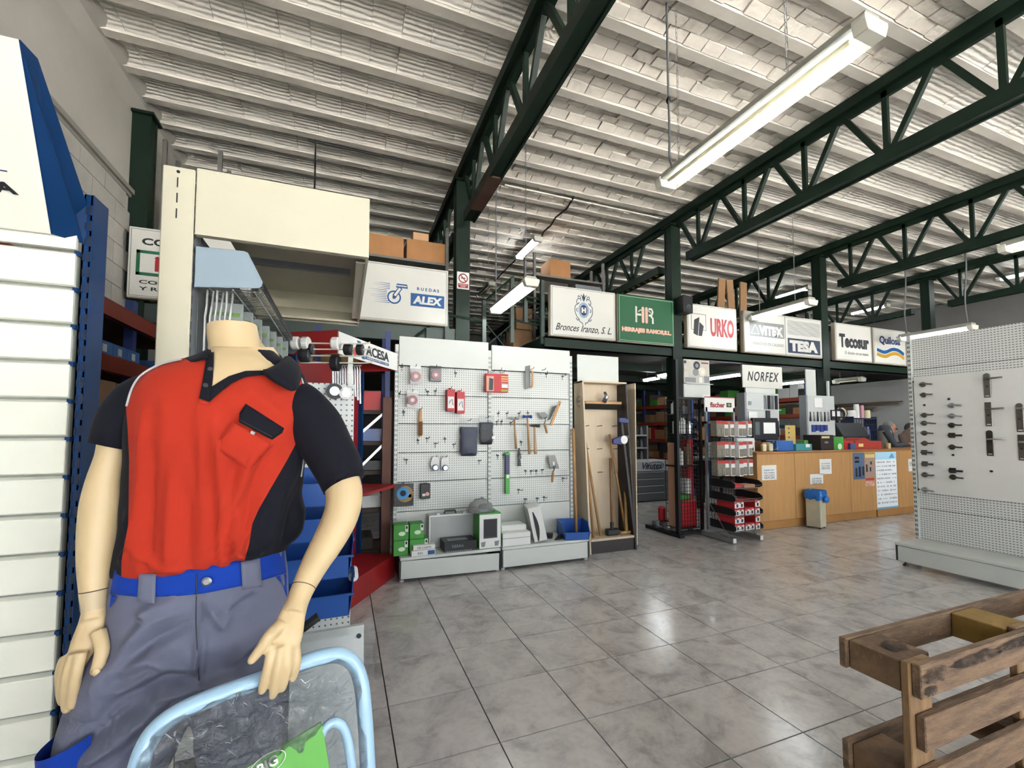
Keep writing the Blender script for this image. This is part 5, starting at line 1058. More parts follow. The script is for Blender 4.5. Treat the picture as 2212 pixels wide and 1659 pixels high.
part(MB().box(7.45, 7.65, 5.045, 5.05, 1.8, 1.96), 'paper_note', PAPER, t)
for k in range(6):
    x = 7.33 + k * .09; part(MB().tube([(x - .012, 5.04, 1.56), (x, 5.035, 1.66), (x + .004, 5.04, 1.72)], .008, 5), 'pliers', STEEL if k % 2 else DSTEEL, t); part(MB().tube([(x + .016, 5.04, 1.56), (x + .004, 5.035, 1.66)], .008, 5), 'pliers', DSTEEL, t)
for k in range(4): part(MB().box(7.36 + k * .1, 7.44 + k * .1, 5.03, 5.05, 1.38 + .02 * (k % 2), 1.5), 'blue_pack', mat('pack_blue', '2c3f86', .5), t)
for k in range(5): part(MB().box(7.30 + k * .13, 7.39 + k * .13, 5.02, 5.05, 1.2, 1.32), 'small_pack', (PAPER, CARD, STEEL, PAPER, DGREY)[k], t)
for x in (7.85, 7.98): part(MB().box(x, x + .1, 5.03, 5.05, 1.58, 1.76), 'black_card', INK, t); part(MB().box(x + .012, x + .088, 5.028, 5.03, 1.65, 1.74), 'card_face', PAPER, t)
lbox('white panel standing above the tool board', 7.42, 7.66, 5.15, 5.17, 0.001, 2.46, WHITE, 'white_board', 'board')
lbox('tall white strip leaning right of the column', 8.17, 8.21, 5.28, 5.31, 0.001, 2.3, WHITE, 'white_strip', 'board')
# black till and spray can rack
t = thing('cash_register', 'black cash till behind the counter boxes', 'till', (8.3, 4.95, CTZ)); part(MB().prism([(4.935, 0), (5.18, 0), (5.18, .42), (5.08, .44), (4.935, .2)], (1, 0, 0), .7, (8.0, 0, CTZ + .001), (0, 1, 0), (0, 0, 1)), 'body', mat('till_black', '17181b', .5), t, bevel=.01); part(MB().box(8.05, 8.65, 4.93, 4.935, CTZ + .03, CTZ + .12), 'drawer', DGREY, t); part(MB().box(8.02, 8.68, 4.94, 5.17, .002, CTZ), 'pedestal', DGREY, t)
t = thing('spray_rack', 'wire rack of spray cans left of the shopkeeper', 'rack', (9.2, 5.25, 0)); 
for z in (1.2, 1.62): part(MB().box(8.7, 9.38, 5.2, 5.42, z, z + .015), 'shelf', NAVY, t)
for x in (8.7, 9.37): part(MB().box(x, x + .02, 5.2, 5.42, .002, 1.66), 'side', NAVY, t)
grid(t, 8.72, 9.37, 5.2, 1.22, 1.62, .07, .1, .003, NAVY)
SC = [mat('spray_' + n, c, .35) for n, c in (('silver', 'b9bcc0'), ('pink', 'b07c86'), ('grey', '8a8f96'), ('white', 'd6d6d2'), ('brown', '7a6154'), ('blue', '6d86ad'))]
for k in range(6):
    x = 8.78 + k * .1; solo(MB().lathe((x, 5.30, 1.2155), [(.034, 0), (.034, .2), (.02, .225), (.018, .26)], 12), 'spray_can', SC[k % 6], '%s spray can from the left in the rack by the shopkeeper' % ('first', 'second', 'third', 'fourth', 'fifth', 'sixth', 'seventh', 'eighth', 'ninth', 'tenth')[k], 'can', 'spray cans in the rack')
for k, (x, w_, h_, m, lb) in enumerate(((8.80, .16, .14, PAPER, 'white box on top of the spray rack'), (8.97, .09, .26, PAPER, 'white cartridge on top of the spray rack, left'), (9.12, .08, .24, SC[1], 'pink cartridge on top of the spray rack'), (9.27, .11, .15, mat('cream_plastic', '', 0), 'cream pot on top of the spray rack, right'))):
    solo(MB().lathe((x, 5.3, 1.636), [(w_ / 2, 0), (w_ / 2, h_ * .85), (w_ / 2 * .9, h_ * .86), (w_ / 2 * .9, h_)], 14), 'rack_pot', m, lb, 'pot')
# coils and gloves hanging beside
t = thing('hose_coil', 'striped coil of hose hanging above the till', 'hose', (8.45, 5.25, 1.66)); 
for k in range(4): part(MB().tube([(8.42 + .02 * k + .13 * math.cos(R(a)), 5.25, 1.70 + .10 * math.sin(R(a)) + .01 * k) for a in range(0, 360, 24)], .014, 6, closed=True), 'coil_turn', (DGREY, PAPER, mat('tan_tape', '', 0), BLACK)[k], t)
part(MB().tube([(8.45, 5.25, 1.8), (8.45, 5.33, 1.84)], .006, 5), 'hanger', STEEL, t); part(MB().box(8.43, 8.47, 5.3, 5.33, .002, 1.86), 'stand_post', DGREY, t)

# timber battens stored on brackets on the partition wall
t = thing('batten_rack', 'wooden battens stored on brackets on the grey partition', 'rack', (11.42, 7.0, 1.95))
for k, (z, y0, y1) in enumerate(((1.98, 5.9, 8.4), (2.02, 5.8, 8.2), (1.86, 6.4, 8.3), (1.9, 6.3, 8.5))): part(MB().box(11.38 - .03 * (k % 2), 11.43 - .03 * (k % 2), y0, y1, z, z + .03), 'batten', mat('dark_batten', '5c4632', .7, var=(5, .3)), t)
for y in (6.6, 7.8): part(MB().box(11.3, 11.499, y, y + .03, 1.82, 1.85), 'bracket', RED, t)

# ================================================================== RACKS UNDER THE MEZZANINE
random.seed(11)
BXC = [CARD, CARD2, PAPER, mat('box_grey', '6b6e72', .7), mat('box_dark', '3b342d', .8), REDB, mat('box_blue', '33507f', .6), GREENBOX, mat('box_tan', '8c6b49', .8)]
BNAME = ['brown', 'pale brown', 'white', 'grey', 'dark', 'red', 'blue', 'green', 'tan']; ORD = ['first', 'second', 'third', 'fourth', 'fifth', 'sixth', 'seventh', 'eighth', 'ninth', 'tenth', 'eleventh', 'twelfth', 'thirteenth', 'fourteenth', 'fifteenth', 'sixteenth', 'seventeenth', 'eighteenth', 'nineteenth', 'twentieth']
def rack_y(label, X, y0, y1, levels, top, depth=.5, beam=ORANGE, up=RACKBLUE, sgn=1, where='', wts=None, boxes=True, hmax=.3):
    """storage rack running in depth, its open face at X looking toward -x"""
    t = thing('storage_rack', label, 'rack', (X + depth / 2, (y0 + y1) / 2, 0), 'storage racks')
    n = max(1, round((y1 - y0) / 1.5))
    for i in range(n + 1):
        y = y0 + (y1 - y0) * i / n
        for x in (X, X + depth - .05): part(MB().box(x, x + .05, y - .03, y + .03, .002, top), 'upright', up, t)
    for z in levels:
        for x in (X - .02, X + depth - .03): part(MB().box(x, x + .04, y0, y1, z - .08, z), 'beam', beam, t)
        part(MB().box(X, X + depth - .03, y0, y1, z - .012, z), 'shelf_deck', mat('shelf_chipboard', '5f4a35', .8), t)
    if boxes:
        for li, z in enumerate(levels):
            y = y0 + .05; lim = (levels[li + 1] - z - .12) if li + 1 < len(levels) else top - z + .2; k = 0
            while y < y1 - .15:
                w_ = random.uniform(.14, .34); h_ = min(random.uniform(.1, hmax), lim)
                if y + w_ > y1: break
                if random.random() < .9:
                    k += 1; mi = random.choices(range(9), wts or (4, 3, 2, 2, 3, 1, 1, 1, 3))[0]; lbox('%s carton, %s along the %s shelf of %s' % (BNAME[mi], ORD[k - 1], ORD[li], where), X + .03, X + depth - .08, y, y + w_ - .015, z + .001, z + h_, BXC[mi], 'carton', 'box', 'cartons on ' + where)
                y += w_
    return t
rack_y('orange-beamed rack in the store room beyond the black post', 7.0, 7.4, 10.6, (.25, .75, 1.2, 1.6, 2.0), 2.4, where='the rack beyond the black post')
rack_y('orange-beamed rack behind the italic-lettered display', 8.9, 6.2, 10.2, (.3, .8, 1.3, 1.75, 2.1), 2.45, where='the rack behind the italic sign', wts=(3, 2, 3, 2, 3, 1, 1, 3, 2))
# bench of grey drawers with blue lettered front
t = thing('drawer_cabinet', 'grey drawer cabinet with white lettered band in the store room', 'cabinet', (5.72, 7.4, 0)); CG = mat('cabinet_grey', '5c6062', .5)
part(MB().box(5.30, 6.16, 7.12, 7.6, .02, .60), 'body', CG, t, bevel=.004); part(MB().box(5.28, 6.18, 7.10, 7.62, .60, .80), 'band', mat('cabinet_band', '9fa2a2', .5), t, bevel=.003); text('Virutex', NV, t, (5.73, 7.098, .705), .14, w=.5, h=.13, shear=.35, bold=.003)
part(MB().tube([(5.80 + .2 * math.cos(R(a)), 7.098, .705 + .072 * math.sin(R(a))) for a in range(0, 360, 15)], .006, 4, closed=True), 'oval_emblem', NV, t)
for k in range(4):
    dr = part(MB().box(5.34, 6.0, 7.108, 7.12, .06 + k * .135, .18 + k * .135), 'drawer', CG, t, bevel=.003); part(MB().box(5.34, 6.0, 7.095, 7.108, .165 + k * .135, .18 + k * .135), 'handle_lip', mat('cabinet_band', '', 0), dr)
t = thing('bottle_shelf', 'grey shelf of black bottles on the drawer cabinet', 'shelf', (5.45, 7.35, .80)); 
for z in (.801, 1.04, 1.29): part(MB().box(5.30, 5.66, 7.18, 7.55, z, z + .03), 'shelf_board', mat('cabinet_band', '', 0), t)
part(MB().box(5.66, 5.69, 7.18, 7.55, .801, 1.5), 'side_panel', GREY, t); part(MB().box(5.30, 5.66, 7.54, 7.56, .801, 1.5), 'back_panel', GREY, t)
for r, z in enumerate((.832, 1.071, 1.321)):
    for k in range(3): solo(MB().lathe((5.38 + k * .1, 7.26, z), [(.036, 0), (.036, .1), (.034, .1), (.018, .13), (.018, .155)], 12), 'bottle', BLACK if k % 2 else mat('bottle_grey', '77797c', .4), '%s bottle on the %s level of the grey store room shelf' % (('first', 'middle', 'last')[k], ('bottom', 'middle', 'top')[r]), 'bottle', 'bottles on the grey shelf')
cbt = thing('plant_pot', 'green trailing plant on top of the bottle shelf', 'plant', (5.5, 7.4, 1.5)); part(MB().lathe((5.48, 7.4, 1.351), [(.05, 0), (.07, .11)], 12), 'pot', DGREY, cbt)
b = MB()
for k in range(26):
    a = random.uniform(0, 6.28); r1 = random.uniform(.05, .16); c = Vector((5.48 + r1 * math.cos(a), 7.4 + r1 * math.sin(a), 1.5 + random.uniform(-.02, .1))); u = Vector((math.cos(a), math.sin(a), random.uniform(-.5, .5))).normalized() * .05; s_ = Vector((-math.sin(a), math.cos(a), .2)) * .022
    b.add([c - u, c + s_, c + u, c - s_], [(0, 1, 2, 3)]); b.tube([(5.48, 7.4, 1.45), tuple(c)], .003, 3, cap=False)
part(b, 'foliage', mat('leaf_green', '2f5a28', .6), cbt, kind='stuff')
# rows of navy small-parts bins further in
t = thing('parts_bin_rack', 'dark rack filled with navy parts bins in the store room', 'rack', (6.75, 7.3, 0)); part(MB().box(6.5, 6.98, 7.35, 7.42, .002, 1.7), 'back_panel', BLACK, t)
bm_ = bin_mesh(.13, .2, .1, 'parts_bin', m=mat('navy_bin', '16264f', .4))
for r in range(10):
    for k in range(3): o = inst(bm_, 'parts_bin', None, (6.58 + k * .15, 7.245, .2 + r * .15)); tag(o, 'navy parts bin, %s row from the floor, %s from the left, store room' % (ORD[r], ORD[k]), 'bin', 'navy parts bins')
for r in range(10): part(MB().box(6.5, 6.98, 7.14, 7.36, .185 + r * .15, .198 + r * .15), 'shelf_board', DGREY, t)
lbox('work table end with white pot in the store room', 5.98, 6.62, 6.2, 6.7, .86, .9, mat('table_grey', '6b6f70', .5), 'work_table', 'table'); tb = [o for o in col.objects if o.name == 'work_table'][0]
for x in (6.02, 6.58):
    for y in (6.23, 6.67): part(MB().box(x - .02 - 6.3, x + .02 - 6.3, y - .02 - 6.45, y + .02 - 6.45, -.858, 0), 'leg', BLACK, tb)
solo(MB().lathe((6.5, 6.35, .901), [(.07, 0), (.07, .1), (.066, .105), (.07, .11), (.07, .24), (.075, .245), (.075, .27)], 16), 'white_pot', PAPER, 'stack of white pots on the store room table', 'pot')

# ================================================================== BOXES ON THE MEZZANINE
def mezz_rack(label, x0, x1, y0, z0, levels, top, boxes):
    t = thing('slotted_rack', label, 'rack', ((x0 + x1) / 2, y0, z0), 'slotted steel racks'); SA = mat('slotted_angle', '6e6c66', .5, .3)
    for x in (x0, x1):
        for y in (y0, y0 + .4): part(MB().box(x - .02, x + .02, y - .02, y + .02, z0, top), 'upright', SA, t)
    for z in levels: part(MB().box(x0, x1, y0, y0 + .4, z - .03, z), 'shelf_deck', SA, t)
    for lb, a, b, z, h, m in boxes: lbox(lb, a, b, y0 + .02, y0 + .38, z + .001, z + h, m, 'carton', 'box', 'cartons on the mezzanine racks')
mezz_rack('slotted grey rack with brown trays behind the caster sign', .18, 1.24, 5.62, 2.741, (3.1, 3.62), 4.1, [('long brown cardboard tray above the caster sign, left', .2, .68, 3.62, .27, CARD), ('long brown cardboard tray above the caster sign, right', .72, 1.22, 3.62, .27, CARD), ('small brown carton on top of the right cardboard tray', .8, 1.0, 3.892, .1, CARD2), ('pale carton beside the green column on the mezzanine', 1.0, 1.22, 3.1, .2, CARD2), ('brown carton low beside the green column', .9, 1.22, 2.742, .3, CARD2)])
mezz_rack('slotted grey rack in the corner behind the cream post', -1.86, -1.35, 5.62, 2.741, (3.2, 3.7, 4.15), 4.55, [('brown carton high on the corner rack', -1.8, -1.5, 3.7, .28, CARD), ('brown carton lower on the corner rack', -1.75, -1.45, 3.2, .3, CARD2)])
mezz_rack('slotted rack of cartons above the crest sign', 2.95, 4.3, 6.6, 2.741, (3.3, 3.75, 4.05), 4.4, [('brown carton standing highest above the crest sign', 3.25, 3.65, 4.05, .3, CARD), ('grey crate pile above the green sign', 3.75, 4.25, 3.75, .22, BXC[3]), ('dark crate above the crest sign', 3.0, 3.6, 3.75, .2, BXC[4])])
for lb, x0, x1, y0, z0, z1, m in (('pale carton stacked left of the crest sign, upper', 2.2, 2.5, 6.8, 3.13, 3.5, CARD2), ('pale carton stacked left of the crest sign, lower', 2.15, 2.5, 6.8, 2.742, 3.12, CARD2)):
    lbox(lb, x0 + .5, x1 + .5, y0, y0 + .35, z0, z1, m, 'carton', 'box', 'cartons on the mezzanine')
for lb, x0, x1, z1, m in (('brown carton between the red-lettered and double signs', 6.05, 6.2, 3.0, CARD), ('brown carton right of the double sign', 8.11, 8.2, 2.95, CARD)): lbox(lb, x0, x1, 5.52, 5.8, 2.742, z1, m, 'carton', 'box', 'cartons on the mezzanine')
for k, (x, lx) in enumerate(((6.35, .12), (6.75, -.1), (6.95, .05))): solo(MB().bar((x, 6.0, 2.75), (x + lx, 6.0, 4.2), .16, .03, (0, 1, 0)), 'leaning_board', BXC[8], ('first', 'second', 'third')[k] + ' board leaning on the mezzanine above the double sign', 'board')
solo(MB().bar((8.75, 5.9, 2.75), (8.62, 5.9, 3.75), .05, .05), 'leaning_pipe', STEEL, 'pale pipe leaning right of the third column', 'pipe')
# ================================================================== DOOR HANDLE GONDOLA, RIGHT
PEGS = peg_material('slotted_white_steel', 'd0d1cd', 'Y', .024, (.30, .13)); HX = 5.87
t = thing('handle_gondola', 'white perforated gondola displaying door handles at the right', 'shelving', (5.7, 1.8, 0))
part(MB().box(HX - .02, HX + .03, 2.885, 2.92, .02, 2.46), 'upright', WHITE, t); part(MB().box(HX - .02, HX + .03, 1.0, 1.03, .02, 2.46), 'upright', WHITE, t)
b = MB()
for k in range(46): b.box(HX - .0212, HX - .02, 2.893, 2.901, .12 + k * .05, .145 + k * .05).box(HX - .0212, HX - .02, 2.907, 2.915, .12 + k * .05, .145 + k * .05)
part(b, 'upright_slots', SLOT, t)
zs = [.24, .57, .87, 1.17, 1.47, 1.77, 2.08, 2.42]
for a, c in zip(zs, zs[1:]): part(MB().box(HX, HX + .02, 1.03, 2.885, a + .003, c - .003), 'perforated_panel', PEGS, t, bevel=.002)
part(MB().box(5.44, HX, 1.0, 2.9, .21, .24), 'base_shelf', WHITE, t, bevel=.004); part(MB().box(5.45, 5.465, 1.0, 2.88, .05, .205), 'kick_plate', WHITE, t, bevel=.003)
for y in (2.84, 1.1): part(MB().lathe((5.5, y, 0), [(.022, .002), (.02, .02), (.008, .022), (.008, .08)], 12), 'foot', DGREY, t)
part(MB().box(5.455, HX, 2.885, 2.9, .05, .21), 'side_bracket', DGREY, t)
mbd = thing('sample_display', 'large white panel carrying the door handle samples', 'panel', (HX - .012, 1.95, .74)); part(MB().box(HX - .014, HX - .001, 1.05, 2.875, .74, 2.0), 'board', mat('panel_white', 'd6d5d0', .5, var=(1.2, .04)), mbd, bevel=.002)
for x, y in ((1973, 825), (1985, 1057)): p = PX(x, y, HX - .014); part(MB().lathe((p.x, p.y, p.z), [(.008, 0), (.008, -.003)], 8, 'x'), 'fixing_screw', DSTEEL, mbd)
for x, y in ((1997, 875), (2059, 983), (2142, 1018), (2050, 862)): p = PX(x, y, HX - .014); part(MB().lathe((p.x, p.y, p.z), [(.011, 0), (.011, -.006)], 10, 'x'), 'spindle_stub', DSTEEL, mbd)
NIC = mat('satin_nickel', '6e6a62', .3, .8); BRZ = mat('dark_bronze', '4a4339', .35, .7); HXF = HX - .0145
def lever_handle(label, x, y, kind, m, L=.10, drop=0.0):
    p = PX(x, y, HXF); q = thing('door_lever', label, 'door handle', p, 'lever handle samples')
    if kind == 'round': part(MB().lathe((p.x, p.y, p.z), [(.027, 0), (.027, -.006), (.022, -.011)], 20, 'x'), 'rose', m, q)
    else: part(MB().box(p.x - .009, p.x, p.y - .026, p.y + .026, p.z - .026, p.z + .026), 'rose', m, q, bevel=.002)
    fl = kind == 'square'
    part(MB().tube([(p.x - .008, p.y, p.z), (p.x - .048, p.y, p.z)], .009, 10), 'neck', m, q, smooth=True)
    if fl: part(MB().box(p.x - .056, p.x - .044, p.y - L, p.y + .012, p.z - .010, p.z + .010), 'lever', m, q, bevel=.003)
    else: part(MB().tube(crom([(p.x - .048, p.y + .008, p.z), (p.x - .05, p.y - .03, p.z + .004), (p.x - .05, p.y - L * .7, p.z + drop * .3), (p.x - .048, p.y - L, p.z + drop)], 4), [.0095] * 4 + [.0085] * 4 + [.0075] * 4 + [.006], 8), 'lever', m, q, smooth=True)
nth = ['topmost', 'second', 'third', 'fourth', 'fifth', 'sixth', 'seventh', 'eighth', 'ninth', 'lowest']
for k, (zx, zy, kd) in enumerate(((260, 417, 'round'), (263, 479, 'round'), (268, 600, 'round'), (268, 648, 'round'), (268, 707, 'round'), (270, 768, 'round'), (270, 822, 'square'), (273, 890, 'square'), (272, 956, 'round'), (272, 1045, 'round'))):
    lever_handle('%s lever handle in the left column of the handle panel' % nth[k], 1900 + zx / 2.766, 680 + zy / 2.766, kd, NIC if k < 9 else STEEL, .10 if k != 3 else .12, .006 * (k % 3 - 1))
for k, (zx, zy, kd) in enumerate(((430, 542, 'round'), (432, 605, 'round'), (432, 660, 'round'), (434, 720, 'square'), (434, 790, 'round'), (438, 930, 'square'), (440, 970, 'round'))):
    lever_handle('%s lever handle in the second column of the handle panel' % nth[k if k < 6 else 9], 1900 + zx / 2.766, 680 + zy / 2.766, kd, STEEL if k < 2 else BRZ if k != 5 else BLACK, .10, -.006 * (k % 2))
for k, (zx, z0, z1, zl, m) in enumerate(((648, 348, 495, 384, NIC), (657, 522, 665, 565, NIC), (665, 690, 842, 742, BRZ), (845, 527, 700, 560, NIC), (857, 716, 870, 760, NIC))):
    x = 1900 + zx / 2.766; a, c, l = PX(x, 680 + z1 / 2.766, HXF), PX(x, 680 + z0 / 2.766, HXF), PX(x, 680 + zl / 2.766, HXF)
    q = thing('plate_lever', ('uppermost lever on a rounded long plate', 'lever on a square-ended long plate, middle', 'lowest lever on a long dark plate', 'rounded long plate lever at the right edge', 'square long plate lever at the right edge')[k] + ' of the handle panel', 'door handle', (a.x, a.y, a.z), 'long plate handles')
    w_ = .024; hh = c.z - a.z; rd = k in (0, 2, 3)
    poly = [(-w_, .0), (w_, 0), (w_, hh - (w_ if rd else 0))] + ([(w_ * math.cos(R(d)), hh - w_ + w_ * math.sin(R(d))) for d in range(15, 180, 15)] if rd else []) + [(-w_, hh - (w_ if rd else 0))]
    part(MB().prism(poly, (-1, 0, 0), .008, (a.x, a.y, a.z), (0, -1, 0), (0, 0, 1)), 'back_plate', m, q, bevel=.002)
    part(MB().tube([(l.x - .006, a.y, l.z), (l.x - .05, a.y, l.z), (l.x - .055, a.y - .02, l.z), (l.x - .055, a.y - .125, l.z + .004)], .009, 10), 'lever', m if k < 2 else STEEL, q, smooth=True)
    part(MB().lathe((a.x - .008, a.y, a.z + hh * .45), [(.009, 0), (.009, -.004)], 10, 'x'), 'keyhole', DSTEEL, q); part(MB().box(a.x - .0095, a.x - .008, a.y - .014, a.y + .014, a.z + .012, a.z + .02), 'sticker', PAPER, q)

# ================================================================== WOODEN PALLET
PW = mat('weathered_pallet_wood', '8a6e54', .85, var=(7, .45), c2='574536', bump=(40, .5), stretch=(1, 6, 6)); PW2 = mat('pallet_block_wood', '84684b', .85, var=(7, .4), c2='54402f', bump=(50, .5)); PY2 = mat('yellow_pallet_block', '8f7236', .85, var=(8, .3), bump=(50, .4))
X0, X1, YFR, YRE, PT = 1.54, 2.86, .80, .985, .742
t = thing('wooden_pallet', 'weathered wooden pallet standing on edge at lower right', 'pallet', (2.2, .9, 0)); random.seed(5)
def plank(x0, x1, y0, y1, z0, z1, name, m=PW, jig=.003):
    b = MB().box(x0 + random.uniform(-jig, jig), x1, y0, y1, z0 + random.uniform(-jig, jig), z1 + random.uniform(-jig, jig)); part(b, name, m, t, bevel=.003)
for k in range(5): z1 = PT - .148 * k; plank(X0 + .01 + (.008 if k == 1 else 0), X1, YFR - .024, YFR, z1 - .095, z1, 'deck_board')
for a, c in ((X0, X0 + .11), (2.145, 2.255), (X1 - .11, X1)): plank(a, c, YFR, YFR + .022, .0, PT + .002, 'stringer_board', mat('pallet_stringer', '94744f', .8, var=(6, .35), c2='6a5238', stretch=(5, 5, 1)))
for k, zt in enumerate((PT, PT - .325, .092)):
    plank(X0 - .012, X1, YRE - .022, YRE, zt - .09, zt + .004, 'runner_board')
    for j, (a, c) in enumerate(((X0, X0 + .15), (2.12, 2.27), (X1 - .15, X1))): plank(a, c, YFR + .0225, YRE - .0225, zt - .09, zt - .002, 'spacer_block', PY2 if (j == 1 and k == 0) else PW2)
CHAR = mat('dark_wood_stain', '3a302b', .9); nt = CHAR.node_tree; tc = nt.nodes.new('ShaderNodeTexCoord'); nz_ = nt.nodes.new('ShaderNodeTexNoise'); nz_.inputs['Scale'].default_value = 22; nz_.inputs['Detail'].default_value = 8; nz_.inputs['Roughness'].default_value = .7
rp = nt.nodes.new('ShaderNodeValToRGB'); rp.color_ramp.elements[0].position = .34; rp.color_ramp.elements[1].position = .78; nt.links.new(tc.outputs['Object'], nz_.inputs['Vector']); nt.links.new(nz_.outputs['Fac'], rp.inputs['Fac']); nt.links.new(rp.outputs['Color'], nt.nodes['Principled BSDF'].inputs['Alpha'])
def blob(cx, cy, rx, ry, seed, n=44): return [(cx + rx * math.cos(2 * math.pi * k / n) * (1 + .45 * noise.noise(Vector((math.cos(2 * math.pi * k / n) * 2.3, math.sin(2 * math.pi * k / n) * 2.3, seed)))), cy + ry * math.sin(2 * math.pi * k / n) * (1 + .45 * noise.noise(Vector((math.cos(2 * math.pi * k / n) * 2.3 + 5, math.sin(2 * math.pi * k / n) * 2.3, seed))))) for k in range(n)]
for cx, cz, rx, rz, sd_ in ((X0 + .075, PT - .032, .055, .024, 1), (X0 + .05, PT - .072, .03, .014, 4), (X0 + .30, PT - .025, .14, .018, 7), (X0 + .6, PT - .02, .2, .016, 9)): part(MB().prism(blob(cx, cz, rx, rz, sd_), (0, -1, 0), .0006, (0, YFR - .0278, 0), (1, 0, 0), (0, 0, 1)), 'dark_stain', CHAR, t)
part(MB().prism(blob(.035, .03, .045, .028, 3), (0, 0, 1), .0006, (X0 + .05, YFR + .05, PT + .0005), (1, 0, 0), (0, 1, 0)), 'burnt_stamp', CHAR, t)

# ================================================================== SLATTED DISPLAY WALL, LEFT
BP = mat('blue_steel_paint', '06315f', .5, var=(6, .15), spec=.2); SLT = mat('cream_slat', 'e6e7da', .28, var=(1.5, .05)); SYF = 1.50
t = thing('slat_display_wall', 'cream slatted display with blue slotted upright at the left', 'display', (-1.15, 1.55, 0))
xr = PY(163, 540, SYF).x; pit = .1005; z = 1.905
for k in range(19):
    part(MB().prism([(0, .004), (.012, 0), (.012, pit - .012), (.016, pit - .004), (0, pit - .012)], (1, 0, 0), xr + 1.65, (-1.65, SYF, z - pit), (0, 1, 0), (0, 0, 1)), 'slat', SLT, t, bevel=.0015); 
    part(MB().box(xr - .004, xr + .006, SYF + .004, SYF + .02, z - .014, z - .002), 'slat_clip', BP, t); z -= pit
part(MB().box(-1.65, xr, SYF + .016, SYF + .03, .0, 1.9), 'backing_sheet', mat('groove_grey', '8c8f88', .5), t)
part(MB().prism([(0, .0), (-.012, .0), (-.008, .06), (0, .062)], (1, 0, 0), xr + 1.65, (-1.65, SYF + .012, 1.906), (0, 1, 0), (0, 0, 1)), 'top_lip', SLT, t)
# blue slotted upright
ux0, ux1 = xr + .004, PY(207, 440, SYF + .03).x; UZ = 2.07
part(MB().box(ux0, ux1 - .002, SYF + .02, SYF + .028, 0, UZ), 'upright_face', BP, t); part(MB().box(ux1 - .006, ux1, SYF + .02, SYF + .10, 0, UZ), 'upright_side', BP, t); part(MB().box(ux0, ux0 + .004, SYF + .02, SYF + .06, 0, UZ), 'upright_side', BP, t)
b = MB(); z = UZ - .03
while z > .05:
    b.box(ux0 + .012, ux0 + .019, SYF + .0185, SYF + .02, z - .028, z); b.box(ux0 + .003, ux0 + .007, SYF + .0185, SYF + .02, z - .026, z - .006); z -= .0435
part(b, 'upright_slots', mat('slot_navy', '071a33', .7), t)
# tilted header: white board with blue cheek
hA, hB = PY(110, 505, SYF - .01), PY(40, 85, SYF - .28)
H0, H1 = Vector((-1.65, hA.y, hA.z)), Vector((-1.65, hB.y, hB.z)); HW = mat('header_white', 'e6e4d8', .35)
part(MB().add([(-1.65, H0.y, H0.z), (hA.x, H0.y, H0.z), (hB.x - .0, H1.y, H1.z), (-1.65, H1.y, H1.z), (-1.65, H0.y + .006, H0.z), (hA.x, H0.y + .006, H0.z), (hB.x, H1.y + .006, H1.z), (-1.65, H1.y + .006, H1.z)], [(0, 1, 2, 3), (7, 6, 5, 4), (0, 4, 5, 1), (1, 5, 6, 2), (2, 6, 7, 3), (3, 7, 4, 0)]), 'header_board', HW, t)
ck = [Vector((hA.x, H0.y, H0.z)), Vector((hB.x, H1.y, H1.z)), Vector((hB.x + .004, H1.y + .05, H1.z)), Vector((hA.x + .012, H0.y + .03, H0.z + .16)), Vector((ux0 + .004, SYF + .02, 2.04)), Vector((ux0 + .004, SYF + .02, 1.93))]
part(MB().add(ck + [p + Vector((.003, 0, 0)) for p in ck], [tuple(range(6)), tuple(range(11, 5, -1))] + [(i, (i + 1) % 6, (i + 1) % 6 + 6, i + 6) for i in range(6)]), 'header_cheek', BP, t)
nrm = (Vector((1, 0, 0))).cross(Vector((0, H1.y - H0.y, H1.z - H0.z))).normalized(); upd = Vector((0, H1.y - H0.y, H1.z - H0.z)).normalized()
HM = Matrix((Vector((1, upd.x, nrm.x)), Vector((0, upd.y, nrm.y)), Vector((0, upd.z, nrm.z))))
Lh = (H1 - H0).length
c = Vector((0, H0.y, H0.z)) + upd * (Lh * .245) + nrm * .002; c.x = PY(10, 415, SYF - .07).x
c.x = PY(40, 418, SYF - .07).x - .08
text('FERRA', INK, t, c, .06, w=.16, h=.026, bold=.002, face=HM)
lc = Vector((0, H0.y, H0.z)) + upd * (Lh * .335) + nrm * .002; part(MB().add([lc + Vector((-1.5, 0, 0)), lc + Vector((c.x + .075, 0, 0)), lc + Vector((c.x + .075, 0, 0)) + upd * .003, lc + Vector((-1.5, 0, 0)) + upd * .003], [(0, 1, 2, 3)]), 'rule_line', NV, t)

